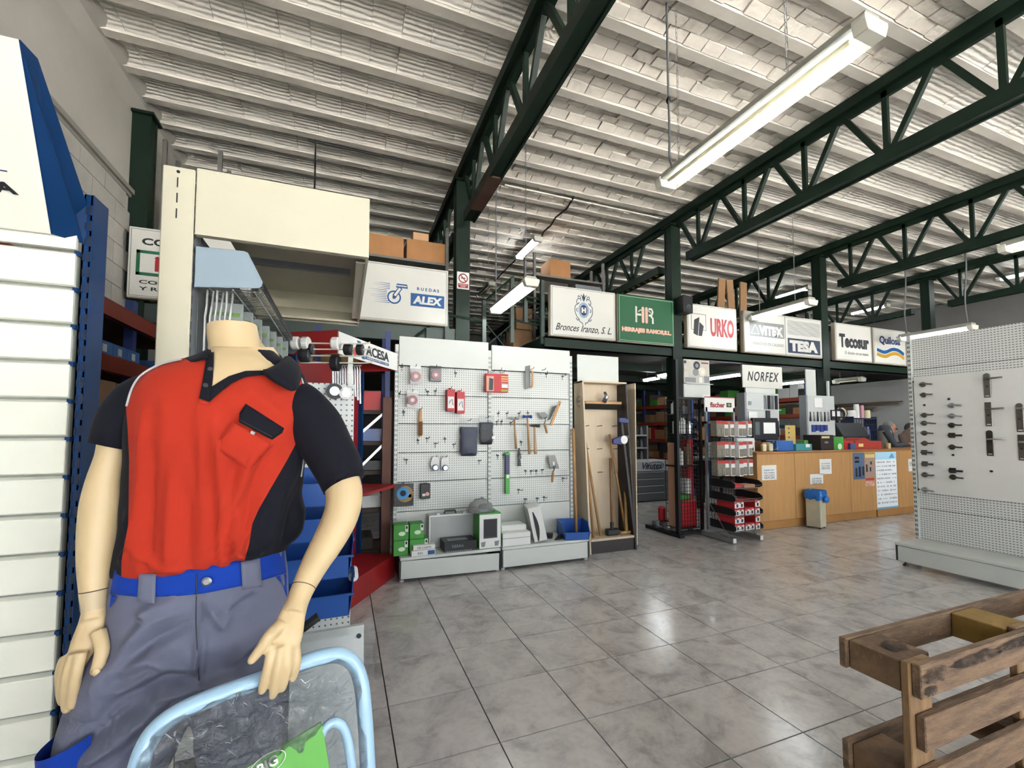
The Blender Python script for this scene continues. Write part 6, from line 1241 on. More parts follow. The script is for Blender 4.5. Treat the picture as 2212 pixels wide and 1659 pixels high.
# ================================================================== LEFT STORAGE RACK BESIDE THE WALL
t = thing('storage_rack', 'orange-beamed rack along the left wall behind the slatted display', 'rack', (-1.7, 3.6, 0), 'storage racks')
for y in (2.3, 3.7, 5.0):
    for x in (-1.40, -2.0): part(MB().box(x, x + .05, y - .03, y + .03, .002, 2.3), 'upright', RACKBLUE, t)
for z in (.35, .95, 1.56, 1.87, 2.20):
    for x in (-1.36, -2.02): part(MB().box(x, x + .04, 2.3, 5.0, z - .1, z).box(x - .006, x, 2.3, 5.0, z - .1, z - .08), 'beam', ORANGE, t)
    part(MB().box(-1.98, -1.36, 2.3, 5.0, z - .03, z - .005), 'shelf_deck', mat('shelf_chipboard', '', 0), t)
BB = mat('sky_blue_carton', '3f73b5', .6, var=(9, .3))
for k in range(5):
    y = 3.0 + k * .19 + (.35 if k == 4 else 0); q = thing('blue_carton', '%s light blue carton on the left wall rack' % ('first', 'second', 'third', 'fourth', 'last, apart')[k], 'box', (-1.45, y, 1.87), 'light blue cartons'); part(MB().box(-1.6, -1.335, y, y + .18, 1.871, 1.95), 'body', BB, q, bevel=.003); part(MB().box(-1.335, -1.3345, y + .06, y + .11, 1.885, 1.93), 'label', PAPER, q)
lbox('torn pale carton on the left wall rack', -1.75, -1.36, 3.1, 3.5, 1.561, 1.72, CARD2)
lbox('dark carton lower on the left wall rack', -1.75, -1.36, 3.6, 4.2, .951, 1.3, BXC[4])

# ================================================================== CREAM GONDOLA WITH CANOPY
GY1, GY2 = 1.95, 3.30; PXL, PXR = PY(341, 600, GY1).x, PY(417, 500, GY1).x; CR = PY(798, 480, GY1).x
t = thing('canopy_gondola', 'cream gondola with lit canopy behind the mannequin', 'shelving', (-.4, 2.6, 0))
part(MB().box(PXL, PXR, GY1, GY1 + .012, .02, 2.415), 'end_post', CREAM, t, bevel=.004); part(MB().box(PXL + .004, PXR - .004, GY1 + .012, GY1 + .1, .02, 2.41), 'post_core', GREY, t)
b = MB().lathe(((PXL + PXR) / 2 - .002, GY1, 2.395), [(.006, 0), (.006, -.0015)], 14, 'y')
for k in range(3): b.box((PXL + PXR) / 2 - .005, (PXL + PXR) / 2 - .001, GY1 - .0015, GY1, 2.335 - k * .06, 2.372 - k * .06)
part(b, 'post_slots', INK, t)
part(MB().box(PXR - .012, PXR - .002, GY1 + .1, GY2, .2, 2.2), 'back_panel', mat('gondola_grey', '6b6f70', .5), t)
b = MB()
for k in range(44): b.box(PXR - .0015, PXR + .0005, GY1 + .014, GY1 + .02, .2 + k * .05, .23 + k * .05)
part(b, 'edge_slots', SLOT, t)
part(MB().box(PXL, PXL + .01, GY1 + .1, GY2, .2, 2.2), 'back_panel', mat('gondola_grey', '', 0), t); part(MB().box(PXL, PXR, GY2, GY2 + .1, .02, 2.3), 'far_post', CREAM, t)
cz0, cz1 = 2.165, 2.425
part(MB().box(PXR + .004, CR, GY1, GY1 + .012, cz0, cz1), 'canopy_end', CREAM, t, bevel=.003); part(MB().box(PXR + .004, CR, GY1, GY1 + .03, cz0 - .001, cz0 + .003), 'canopy_lip', CREAM, t)
part(MB().box(CR - .012, CR, GY1 + .012, GY2, cz0, cz1), 'canopy_side', CREAM, t); part(MB().box(PXR, CR, GY2 - .012, GY2, cz0, cz1), 'canopy_end', CREAM, t); part(MB().box(PXR, CR, GY1 + .012, GY2 - .012, cz1 - .06, cz1 - .05), 'canopy_roof', CREAM, t)
part(MB().add([(PXR, GY2 - .013, cz0 + .09), (CR - .012, GY2 - .013, cz0 + .09), (CR - .012, GY2 - .10, cz0), (PXR, GY2 - .10, cz0)], [(0, 1, 2, 3), (3, 2, 1, 0)]), 'canopy_deflector', CREAM, t); part(MB().box(PXR, CR, GY2 - .11, GY2 - .1, cz0 - .004, cz0 + .01), 'canopy_lip', CREAM, t)
part(MB().box(CR - .05, CR - .012, GY1 + .1, GY2 - .2, cz0 + .005, cz0 + .012), 'canopy_flange', CREAM, t)
part(MB().box(-.5, .02, 2.5, 2.53, cz0 + .1, cz0 + .13), 'canopy_strut', GREY, t)
# wire shelf with pale blue cheek
CH = mat('pale_blue_plastic', '8a9aa5', .45, var=(2, .06)); sx1 = PY(566, 600, GY1).x
part(MB().prism([(PXR + .004, 1.965), (sx1 - .015, 1.985), (sx1 - .004, 1.995), (sx1, 2.012), (sx1 - .055, 2.125), (sx1 - .07, 2.13), (PXR + .004, 2.125)], (0, 1, 0), .006, (0, GY1 + .02, 0), (1, 0, 0), (0, 0, 1)), 'shelf_cheek', CH, t, bevel=.002)
part(MB().prism([(PXR + .004, 1.93), (sx1 - .01, 1.93), (sx1 + .01, 1.95), (sx1, 2.02), (PXR + .004, 2.05)], (0, 1, 0), .006, (0, GY2 - .05, 0), (1, 0, 0), (0, 0, 1)), 'shelf_cheek', CH, t, bevel=.002)
b = MB()
for k in range(46): y = GY1 + .04 + k * .0285; b.tube([(PXR + .004, y, 1.975), (sx1 - .012, y, 1.975), (sx1, y, 1.992)], .0022, 4)
for x in (PXR + .05, PXR + .13, sx1 - .03): b.tube([(x, GY1 + .03, 1.971), (x, GY2 - .05, 1.971)], .003, 5)
part(b, 'shelf_wires', STEEL, t); part(MB().box(sx1 - .004, sx1, GY1 + .03, GY2 - .05, 1.985, 2.015), 'price_rail', DGREY, t)
part(MB().box(PXR, sx1 + .02, GY1 + .02, GY2, .22, .26), 'base_shelf', WHITE, t); part(MB().box(sx1 + .005, sx1 + .02, GY1 + .02, GY2, .02, .22), 'kick_plate', WHITE, t)
# packs hanging under the shelf, on chromed rods
for k in range(6):
    x = PXR + .038 + k * .0165; o = solo(MB().tube([(x, GY1 + .06 + (k % 2) * .02, 1.97), (x, GY1 + .055, 1.9), (x - .004, GY1 + .055, 1.86), (x - .004, GY1 + .06, 1.3)], .0042, 6), 'hanging_rod', mat('pale_chrome', 'd8d8d6', .2, .6), '%s chromed rod hanging under the wire shelf, behind the mannequin neck' % ('first', 'second', 'third', 'fourth', 'fifth', 'sixth')[k], 'rod', 'chromed rods under the wire shelf')
PKM = mat('grey_pack', '8d9491', .5, var=(14, .3)); PKG = mat('pack_green', '5f7f3c', .5)
for k in range(7):
    y = GY1 + .12 + k * .13; x = PXR + .09 + .028 * k * .5; h = .34; q = thing('hanging_pack', '%s grey printed pack hanging under the wire shelf' % ('nearest', 'second', 'third', 'fourth', 'fifth', 'sixth', 'farthest')[k], 'package', (x, y, 1.95 - h), 'packs under the wire shelf')
    part(MB().box(x - .055, x + .06, y, y + .012, 1.96 - h, 1.94), 'card', PKM, q, bevel=.002); part(MB().box(x - .05, x + .05, y - .001, y, 1.885, 1.9), 'green_print', PKG, q); part(MB().box(x - .02, x + .04, y - .006, y, 1.62, 1.78), 'blister', DGREY, q, bevel=.006)
    for i in range(4): part(MB().box(x - .045, x + .03, y - .0008, y, 1.835 - i * .012, 1.839 - i * .012), 'print_line', DGREY, q)
    part(MB().tube([(x, y + .006, 1.94), (x, y + .006, 1.972)], .003, 4), 'hook', STEEL, q)

# ================================================================== BLUE BINS ON A PEGBOARD
PEGB = peg_material('large_hole_pegboard', 'cfd1cd', 'X', .034, (.15, .15), '555a5a'); BY = 3.05
t = thing('bin_pegboard', 'white pegboard stand holding blue bins behind the mannequin arm', 'display', (-.12, BY, 0)); part(MB().box(-.275, .062, BY, BY + .02, .12, 1.72), 'pegboard', PEGB, t, bevel=.002); part(MB().box(-.27, -.24, BY + .02, BY + .06, .002, 1.72), 'post', WHITE, t); part(MB().box(.03, .06, BY + .02, BY + .06, .002, 1.72), 'post', WHITE, t)
big = bin_mesh(.40, .28, .20, 'storage_bin', low=.62)
for k, (z, lb) in enumerate(((.98, 'uppermost big blue bin under the mannequin arm'), (.78, 'second big blue bin under the mannequin arm'), (.56, 'third big blue bin under the mannequin arm'), (.34, 'lowest big blue bin, just above the wrapped board'))):
    o = inst(big, 'storage_bin', None, (-.14 + .005 * k, BY - .145, z)); tag(o, lb, 'bin', 'big blue bins')
solo(MB().tube([(.075, BY - .1, .5), (.075, BY + .04, .5)], [.03, .03], 14), 'white_roll', PAPER, 'white roll end poking out beside the blue bins', 'roll')
# ================================================================== RED CASTER STAND
P0, P1 = Vector((-.05, 3.55, 0)), Vector((.49, 4.42, 0)); du = (P1 - P0).normalized(); dn = Vector((-du.y, du.x, 0)); UZV = Vector((0, 0, 1))
t = thing('caster_stand', 'red display stand with white lettered header and castors', 'stand', P0.lerp(P1, .5))
def slab(a, b, n, th, z0, z1, name, m): 
    return part(MB().add([a + UZV * z0, b + UZV * z0, b + n * th + UZV * z0, a + n * th + UZV * z0, a + UZV * z1, b + UZV * z1, b + n * th + UZV * z1, a + n * th + UZV * z1], [(0, 3, 2, 1), (4, 5, 6, 7), (0, 1, 5, 4), (1, 2, 6, 5), (2, 3, 7, 6), (3, 0, 4, 7)]), name, m, t)
RS = mat('red_steel', '8e1a1c', .4); slab(P0, P1, dn, .008, 2.0, 2.17, 'header_front', PAPER); slab(P0, P0 + dn * .42, du, .008, 2.0, 2.18, 'header_side', RS); slab(P1, P1 + dn * .42, -du, .008, 2.0, 2.17, 'header_side', RS)
slab(P0 + dn * .40, P1 + dn * .40, dn, .015, .0, 2.0, 'back_panel', RS); slab(P0, P1, dn, .42, .17, .21, 'base_shelf', RS); slab(P0, P1, dn, .42, .86, .885, 'mid_shelf', RS); slab(P0, P1, dn, .42, .002, .17, 'plinth', RS)
for a in (P0, P1): slab(a + dn * .36, a + dn * .42, du if a is P0 else -du, .03, .0, 2.0, 'post', BP)
nf = -dn; HM2 = Matrix((Vector((du.x, 0, nf.x)), Vector((du.y, 0, nf.y)), Vector((0, 1, nf.z))))
def onf(s, z, d=.002): return P0 + du * s + nf * d + UZV * z
text('ACESA', INK, t, onf(.62, 2.10), .1, w=.42, h=.085, bold=.003, face=HM2)
def fpoly(pts, m, name, d=.0015): part(MB().add([onf(a, b, d) for a, b in pts], [tuple(range(len(pts)))]), name, m, t)
fpoly([(.40, 2.02), (.83, 2.02), (.83, 2.045), (.40, 2.045)], BL1, 'blue_band'); text('HERRAMIENTAS', PAPER, t, onf(.615, 2.033, .003), .02, w=.38, h=.016, face=HM2); fpoly([(.26, 2.155), (.32, 2.155), (.40, 2.015), (.345, 2.015)], BL1, 'blue_slash'); fpoly([(.2, 2.06), (.235, 2.095), (.27, 2.085), (.28, 2.05), (.25, 2.02), (.21, 2.03)], mat('print_orange_red', 'c23a22', .5), 'red_hexagon')
# rods with castor wheels
WHL = mat('white_nylon', 'd9d8d2', .4); dl = Vector((-.93, .30, 0)).normalized()
def rod(label, p_end, z, L, wheels):
    a = PY(*p_end, 3.1); q = thing('castor_rod', label, 'rod', a, 'castor rods'); bb = a - dl * L
    part(MB().tube(crom([tuple(bb + UZV * .01 - dl * .06), tuple(bb), tuple(a.lerp(bb, .4)), tuple(a)], 5), .005, 6), 'rod', mat('cream_rod', 'c9c4b4', .4), q)
    for s, r, w_, m in wheels:
        c = a.lerp(bb, s); part(MB().tube([c - dl * w_ / 2, c - dl * w_ * .35, c + dl * w_ * .35, c + dl * w_ / 2], [r * .85, r, r, r * .85], 18), 'wheel', m, q, smooth=False)
    return a
rod('upper castor rod with three white wheels', (636, 741), 0, .42, ((.02, .042, .05, WHL), (.17, .042, .045, WHL), (.62, .042, .05, WHL))); rod('middle castor rod with black wheels', (662, 754), 0, .36, ((.08, .04, .03, BLACK), (.74, .04, .05, BLACK), (.95, .038, .04, BLACK)))
rod('lower castor rod with small black wheels', (650, 768), 0, .38, ((.05, .045, .05, BLACK), (.1, .045, .05, DGREY))); rod('long cream rod below the castors', (650, 783), 0, .4, ((.55, .055, .05, BLACK),))
part(MB().box(.02, .05, 3.02, 3.12, 1.70, 2.0), 'rod_bracket', WHITE, [o for o in col.objects if o.name == 'bin_pegboard'][0])
for k in range(12):
    p = PY(718 + k * 5.3, 792, 3.5 + .02 * k); solo(MB().tube([p, p + Vector((.004, 0, -.03)), p + Vector((.012, .0, -.24 - .03 * (k % 3)))], [.004, .008, .009], 6), 'hinge_strip', STEEL if k % 2 else mat('pale_chrome', '', 0), 'long chromed hinge hanging on the castor stand, number %s from the left' % ('one', 'two', 'three', 'four', 'five', 'six', 'seven', 'eight', 'nine', 'ten', 'eleven', 'twelve')[k], 'hinge', 'hanging chromed hinges')
part(MB().tube([PY(714, 790, 3.49), PY(780, 790, 3.74)], .006, 6), 'hinge_rail', STEEL, t)
for (x, y, r), lb in (((723, 845, .05), 'black and chrome castor wheel above the pegboard holes'), ((747, 850, .04), 'white castor wheel above the pegboard holes')):
    p = PY(x, y, 3.02); q = thing('loose_castor', lb, 'wheel', p); part(MB().lathe(p, [(r * .6, -.012), (r, -.012), (r, .012), (r * .6, .012)], 20, 'y'), 'tyre', BLACK if r > .045 else WHL, q); part(MB().lathe(p, [(r * .6, -.014), (r * .6, .014)], 16, 'y'), 'hub', STEEL, q); part(MB().tube([p + Vector((0, .01, 0)), p + Vector((0, .03, 0))], .008, 6), 'axle', DSTEEL, q)
# ================================================================== BLUE RACK FAR LEFT UNDER THE MEZZANINE
t = thing('storage_rack', 'blue rack with mixed goods left of the pegboard gondola', 'rack', (0, 5.0, 0), 'storage racks')
for x in (-.9, -.25, .42):
    for y in (4.72, 5.15): part(MB().box(x - .025, x + .025, y - .02, y + .02, .002, 2.45), 'upright', RACKBLUE, t)
for z in (.2, .62, 1.0, 1.3, 1.62, 2.1): part(MB().box(-.9, .42, 4.7, 5.17, z - .04, z), 'shelf_deck', mat('dark_shelf', '3a2a22', .7), t)
for a, c in (((-.25, 4.70, 1.0), (.42, 4.70, 1.62)), ((-.25, 4.70, .62), (.42, 4.70, 1.3))): part(MB().bar(a, c, .025, .006, (0, 1, 0)), 'cross_brace', STEEL, t)
for lb, x0, x1, z0, h, m in (('red carton on the blue rack, with white stickers', .12, .36, 1.62, .2, REDB), ('second red carton on the blue rack', -.14, .1, 1.62, .17, REDB), ('blue crate on the blue rack', .1, .38, 1.3, .13, BLUE), ('black device carton on the blue rack', .06, .38, 1.0, .1, BLACK), ('white device carton under the black one', .06, .38, .72, .12, PAPER), ('dark tool on the lower blue rack shelf', -.1, .3, .2, .12, BXC[4]), ('brown carton high on the blue rack', -.3, .2, 2.1, .2, BXC[8])):
    if z0 == .72: z0 = .62
    lbox(lb, x0, x1, 4.74, 5.1, z0 + .001, z0 + h, m)
lbox('brown wooden plank standing beside the pegboard gondola', .37, .46, 4.62, 4.66, 0.001, 1.75, mat('red_brown_plank', '5c331d', .6, var=(6, .3)), 'wooden_plank', 'plank')
# ================================================================== MANNEQUIN
MY = 1.30
def proj_px(p):
    d = p - EYEV; f = d.dot(_fw); return 1106 + F_PX * d.dot(_rt) / f, CY_PX - F_PX * d.dot(_up) / f
def rad(x, y, r, Y):          # radius in metres of something r pixels wide about its axis
    a, b = PY(x - r, y, Y), PY(x + r, y, Y); h = math.atan((x - 1106) / F_PX) + YAW
    return (b.x - a.x) / 2 * math.cos(h)
class Torso:
    """lofted body of elliptical sections read level by level: (photo y, left x, right x, depth half, centre Y)"""
    def __init__(s, rows, nu=128, nz=8, e=2.3):
        tab = []
        for y, xl, xr, b, yc in rows:
            L, Rr = PY(xl, y, yc), PY(xr, y, yc); tab.append(((L.z + Rr.z) / 2, (L.x + Rr.x) / 2, (Rr.x - L.x) / 2, b, yc, (Rr.z - L.z)))
        s.tab = crom(tab, nz); s.nu = nu; s.e = e
    def at(s, z):
        t = s.tab
        if z >= t[0][0]: return t[0]
        for a, b in zip(t, t[1:]):
            if z >= b[0]:
                k = (z - a[0]) / (b[0] - a[0] + 1e-9); return tuple(p + (q - p) * k for p, q in zip(a, b))
        return t[-1]
    def ring(s, r):
        out = []; z, cx, a, b, yc, tl = r
        for j in range(s.nu):
            t = 2 * math.pi * j / s.nu; c, n = math.cos(t), math.sin(t); p = 2 / s.e
            x = (abs(c) ** p) * (1 if c >= 0 else -1); y = (abs(n) ** p) * (1 if n >= 0 else -1)
            out.append(Vector((cx + a * x, yc + b * y, z + tl * .5 * x)))
        return out
    def front(s, x, y, lift=0.0):   # point of the front surface seen at a photo pixel
        Y = MY - .1
        for _ in range(14):
            p = PY(x, y, Y); z, cx, a, b, yc, tl = s.at(p.z); u = max(-.995, min(.995, (p.x - cx) / a)); Yn = yc - b * (1 - abs(u) ** s.e) ** (1 / s.e); Y = .5 * Y + .5 * Yn
        return PY(x, y, Y - lift)
def seg_d(px, py, a, b):
    dx, dy = b[0] - a[0], b[1] - a[1]; L = dx * dx + dy * dy; t = max(0, min(1, ((px - a[0]) * dx + (py - a[1]) * dy) / L)); return math.hypot(px - a[0] - t * dx, py - a[1] - t * dy), t
def fold(v, n, folds, sm=2.0):
    x, y = proj_px(v); d = 0
    for pts, w, amp in folds:
        best = 1e9; k = len(pts) - 1
        for i in range(k):
            q, t = seg_d(x, y, pts[i], pts[i + 1])
            if q < best: best = q; u = (i + t) / k
        if best < 3 * w: d += sm * amp * math.exp(-(best / w) ** 2) * min(1, 4 * u + .25, 4 * (1 - u) + .35)
    return v + n * d
def fabric(name, c, c2=None, attr=False, rough=.85):
    m = mat(name, c, rough, bump=(420, .12)); nt = m.node_tree; b = nt.nodes['Principled BSDF']; b.inputs['Specular IOR Level'].default_value = .18; b.inputs['Sheen Weight'].default_value = .03; b.inputs['Sheen Roughness'].default_value = .5
    if attr:
        at = nt.nodes.new('ShaderNodeAttribute'); at.attribute_name = 'panel'; gt = nt.nodes.new('ShaderNodeMath'); gt.operation = 'GREATER_THAN'; gt.inputs[1].default_value = 0; nt.links.new(at.outputs['Fac'], gt.inputs[0])
        mx = nt.nodes.new('ShaderNodeMix'); mx.data_type = 'RGBA'; nt.links.new(gt.outputs[0], mx.inputs['Factor']); mx.inputs['A'].default_value = (*lin(c), 1); mx.inputs['B'].default_value = (*lin(c2), 1); nt.links.new(mx.outputs['Result'], b.inputs['Base Color'])
    return m
NAVYC = fabric('navy_jersey', '13131c'); REDC = fabric('red_and_navy_jersey', '13131c', 'ac2f1d', True); RED1 = fabric('red_jersey', 'ac2f1d'); GREYC = fabric('grey_twill', '686b7e'); BLUEC = fabric('royal_blue_twill', '133a9a'); PIPE = mat('grey_piping', 'a9a6a6', .7)
SKIN = mat('mannequin_skin', 'c9b189', .42, var=(2, .03))
mq = thing('mannequin', 'headless mannequin in red and navy polo shirt and grey work trousers', 'mannequin', (-.33, MY, 0))
# ---- shirt body
ROWS = [(760, 452, 592, .062, 1.325), (772, 418, 606, .075, 1.32), (785, 378, 628, .086, 1.315), (800, 340, 646, .096, 1.31), (822, 306, 662, .108, 1.305), (855, 286, 666, .118, 1.30), (900, 276, 664, .126, 1.295), (950, 273, 662, .128, 1.295), (1000, 272, 658, .124, 1.297), (1050, 270, 655, .118, 1.3),
        (1100, 266, 653, .116, 1.3), (1140, 262, 648, .120, 1.298), (1165, 256, 640, .124, 1.296), (1185, 250, 630, .124, 1.296), (1198, 247, 620, .120, 1.297), (1208, 250, 614, .110, 1.3), (1213, 262, 602, .095, 1.3)]
TOR = Torso(ROWS, 150, 9)
rings = [TOR.ring(r) for r in TOR.tab]
# the hem runs up to the right, following the waistband
for rg in rings:
    for p in rg:
        x, y = proj_px(p)
        if y > 1100: p.z += max(0, (y - 1100) / 110) * .030 * max(-1, min(1, (x - 430) / 190))
def lb_x(y): return lerp_tab([(774, 391), (792, 332), (813, 300), (841, 283), (879, 272), (930, 276), (995, 279), (1134, 277), (1190, 266), (1215, 262), (1260, 262)], y)
def rb_x(y): return lerp_tab([(790, 640), (813, 647), (837, 657), (925, 659), (932, 653), (991, 622), (1051, 587), (1100, 559), (1131, 545), (1176, 538), (1208, 529), (1260, 524)], y)
FOLDS = [([(432, 872), (438, 960), (446, 1080), (440, 1235)], 10, .006), ([(458, 880), (470, 980), (482, 1100), (480, 1228)], 11, .0075), ([(445, 900), (456, 1040), (462, 1235)], 7, -.006), ([(312, 870), (306, 1000), (296, 1130), (300, 1235)], 11, .005), ([(330, 960), (326, 1120), (318, 1235)], 9, -.0035),
         ([(372, 1010), (368, 1130), (360, 1240)], 14, .005), ([(405, 1060), (404, 1240)], 9, -.004), ([(545, 990), (508, 1080), (505, 1170), (522, 1215)], 11, .008), ([(580, 960), (540, 1080), (530, 1170)], 10, -.005), ([(520, 1080), (487, 1160), (500, 1220)], 9, -.006), ([(560, 1110), (510, 1185), (494, 1222)], 8, .009),
         ([(500, 1198), (535, 1206), (560, 1190)], 6, .010), ([(495, 1215), (545, 1214)], 5, -.007), ([(640, 1000), (600, 1080), (570, 1190)], 14, .007), ([(650, 1060), (628, 1130), (612, 1190)], 10, -.006), ([(650, 1080), (640, 1150), (600, 1205)], 9, .007), ([(610, 900), (560, 860), (520, 830)], 14, .004), ([(640, 880), (585, 960), (520, 1010)], 16, .0045),
         ([(480, 870), (520, 960), (500, 1040)], 14, -.004), ([(280, 1100), (285, 1180), (262, 1215)], 8, .006), ([(345, 840), (360, 900), (352, 980)], 18, .003), ([(300, 1195), (340, 1228), (400, 1236)], 8, .005)]
mb = MB(); n = TOR.nu; flatv = []
for i, rg in enumerate(rings):
    r = TOR.tab[i]
    for p in rg:
        nr = Vector(((p.x - r[1]) / max(r[2], .01), (p.y - r[4]) / max(r[3], .01), 0)); nr.normalize()
        q = Vector(p)
        if p.y < r[4] + .03: q = fold(p, nr, FOLDS)
        q += nr * (.0035 * noise.noise(p * 14)); flatv.append(q)
mb.loft([flatv[i * n:(i + 1) * n] for i in range(len(rings))], cap=False)
sh = part(mb, 'shirt', REDC, mq, smooth=True, label='red polo body with navy side panels')
at = sh.data.attributes.new('panel', 'FLOAT', 'POINT'); off = base_off(mq)
for v in sh.data.vertices:
    p = v.co + off; x, y = proj_px(p); r = TOR.at(p.z)
    sd = min(x - lb_x(y), rb_x(y) - x) if p.y < r[4] + .012 else (p.y - r[4] - .055) * 900
    if (x > 552 and y < 800) or (x < 470 and y < 772): sd = -5
    at.data[v.index].value = sd
# ---- helpers that lay cloth pieces on the body
def strip(surf, L, Rr, name, m, parent, lift=.004, k=7, n=14, thick=.0025, puff=0.0, **kw):
    """cloth patch between two edge lines given in photo pixels, lying on the front of surf"""
    def res(p, n):
        ds = [0]
        for a, b in zip(p, p[1:]): ds.append(ds[-1] + math.hypot(b[0] - a[0], b[1] - a[1]))
        out = []
        for i in range(n):
            t = ds[-1] * i / (n - 1); j = max(q for q in range(len(ds)) if ds[q] <= t + 1e-9); j = min(j, len(p) - 2); u = (t - ds[j]) / (ds[j + 1] - ds[j] + 1e-9); out.append((p[j][0] + (p[j + 1][0] - p[j][0]) * u, p[j][1] + (p[j + 1][1] - p[j][1]) * u))
        return out
    A, B = res(L, n), res(Rr, n); b = MB(); top, bot = [], []
    for (x0, y0), (x1, y1) in zip(A, B):
        for i in range(k):
            u = i / (k - 1); lf = (lift(u) if callable(lift) else lift) + puff * math.sin(math.pi * u); top.append(surf(x0 + (x1 - x0) * u, y0 + (y1 - y0) * u, lf)); bot.append(surf(x0 + (x1 - x0) * u, y0 + (y1 - y0) * u, lf - thick))
    N = len(top); fs = []
    for i in range(n - 1):
        for j in range(k - 1):
            q = (i * k + j, i * k + j + 1, (i + 1) * k + j + 1, (i + 1) * k + j); fs.append(q); fs.append(tuple(N + w_ for w_ in reversed(q)))
    ed = [i * k for i in range(n)] + [(n - 1) * k + j for j in range(1, k)] + [i * k + k - 1 for i in range(n - 2, -1, -1)] + [j for j in range(k - 2, 0, -1)]
    for a, c in zip(ed, ed[1:] + ed[:1]): fs.append((a, c, c + N, a + N))
    b.add(top + bot, fs); return part(b, name, m, parent, smooth=True, **kw)
sf = TOR.front
def line_on(surf, pts, r, name, m, parent, lift=.002, n=5, sub=6): return part(MB().tube([surf(x, y, lift) for x, y in crom(pts, sub)], r, n), name, m, parent, smooth=True)
# ---- sleeves
def sleeve(path, name):
    b = MB(); pts = crom([(*PY(x, y, Y), rad(x, y, r, Y)) for x, y, r, Y in path], 9); P = [Vector(p[:3]) for p in pts]; rs = [p[3] for p in pts]
    P += [P[-1] - (P[-1] - P[-2]).normalized() * .012]; rs += [rs[-1] * .93]
    o = len(b.v); b.tube(P, rs, 40, cap=False, upv=(0, 1, 0), flat=1.02)
    for i in range(len(b.v)):
        k = i // 40; c = P[k]; d = (b.v[i] - c); u = k / len(P); d *= 1 + .06 * noise.noise(b.v[i] * 13) + .035 * math.sin(d.x * 60 + b.v[i].z * 45) * u; b.v[i] = c + d
    return part(b, name, NAVYC, sh, smooth=True)
sleeve([(372, 846, 56, 1.30), (330, 852, 60, 1.295), (292, 872, 60, 1.29), (257, 915, 56, 1.285), (234, 964, 49, 1.28)], 'sleeve'); sleeve([(598, 862, 52, 1.30), (640, 880, 62, 1.29), (678, 918, 62, 1.27), (712, 975, 57, 1.25), (745, 1046, 50, 1.22)], 'sleeve')
# raglan piping
line_on(sf, [(392, 776), (362, 782), (332, 793), (302, 813), (284, 841), (273, 878)], .0028, 'piping', PIPE, sh, .006); line_on(sf, [(644, 806), (655, 830), (659, 870), (658, 925), (657, 980), (650, 1030)], .0028, 'piping', PIPE, sh, .004)
# placket and neck opening
SKF = lambda x, y, l=0: sf(x, y, l)
strip(sf, [(447, 763), (438, 820), (430, 860)], [(462, 760), (461, 795), (456, 850), (453, 868)], 'placket', NAVYC, sh, .010); strip(sf, [(453, 868), (470, 852), (500, 828), (530, 814), (574, 809)], [(456, 836), (478, 822), (495, 812), (530, 801), (574, 800)], 'placket', NAVYC, sh, .011, n=18)
# bare chest showing in the opening
strip(sf, [(453, 748), (461, 775), (461, 787), (461, 795), (460, 803), (460, 816), (458, 837)], [(590, 750), (604, 768), (604, 786), (576, 802), (530, 803), (495, 813), (459, 838)], 'bare_chest', SKIN, mq, .005, k=16, n=26)
for x, y in ((454, 797), (444, 832)): p = sf(x, y, .0105); part(MB().lathe(p, [(.0055, 0), (.0055, -.0025), (.004, -.003)], 14, 'y'), 'button', BLACK, sh)
strip(sf, [(427, 862), (452, 869)], [(428, 870), (452, 876)], 'placket_stitch', RED1, sh, .005, n=5)
# collar flaps
def colf(pts_out, pts_in, lo, li): 
    b = MB(); A = [PY(x, y, Y) for x, y, Y in pts_out]; B = [PY(x, y, Y) for x, y, Y in pts_in]; A, B = [Vector(q) for q in crom([tuple(v) for v in A], 4)], [Vector(q) for q in crom([tuple(v) for v in B], 4)]; k = 6; top = []
    for a, c in zip(A, B):
        for i in range(k): u = i / (k - 1); top.append(a.lerp(c, u) + Vector((0, -.010 * math.sin(math.pi * u), .004 * math.sin(math.pi * u))))
    N = len(top); n_ = len(A); fs = [(i * k + j, i * k + j + 1, (i + 1) * k + j + 1, (i + 1) * k + j) for i in range(n_ - 1) for j in range(k - 1)]
    o = part(b.add(top, fs), 'collar', NAVYC, sh, smooth=True); s = o.modifiers.new('solid', 'SOLIDIFY'); s.thickness = .004; s.offset = 0; return o
colf([(388, 786, 1.26), (420, 781, 1.225), (448, 772, 1.205)], [(400, 779, 1.31), (430, 766, 1.285), (448, 756, 1.265)], 0, 0)
colf([(570, 807, 1.185), (600, 830, 1.175), (637, 844, 1.185), (649, 816, 1.235), (646, 792, 1.29), (634, 778, 1.335)], [(570, 801, 1.19), (584, 795, 1.20), (598, 787, 1.22), (606, 780, 1.25), (612, 775, 1.29), (616, 772, 1.335)], 0, 0)
colf([(448, 756, 1.335), (470, 746, 1.39), (530, 744, 1.40), (585, 756, 1.38), (607, 770, 1.34)], [(450, 775, 1.35), (470, 770, 1.41), (530, 770, 1.42), (590, 775, 1.40), (612, 785, 1.35)], 0, 0)
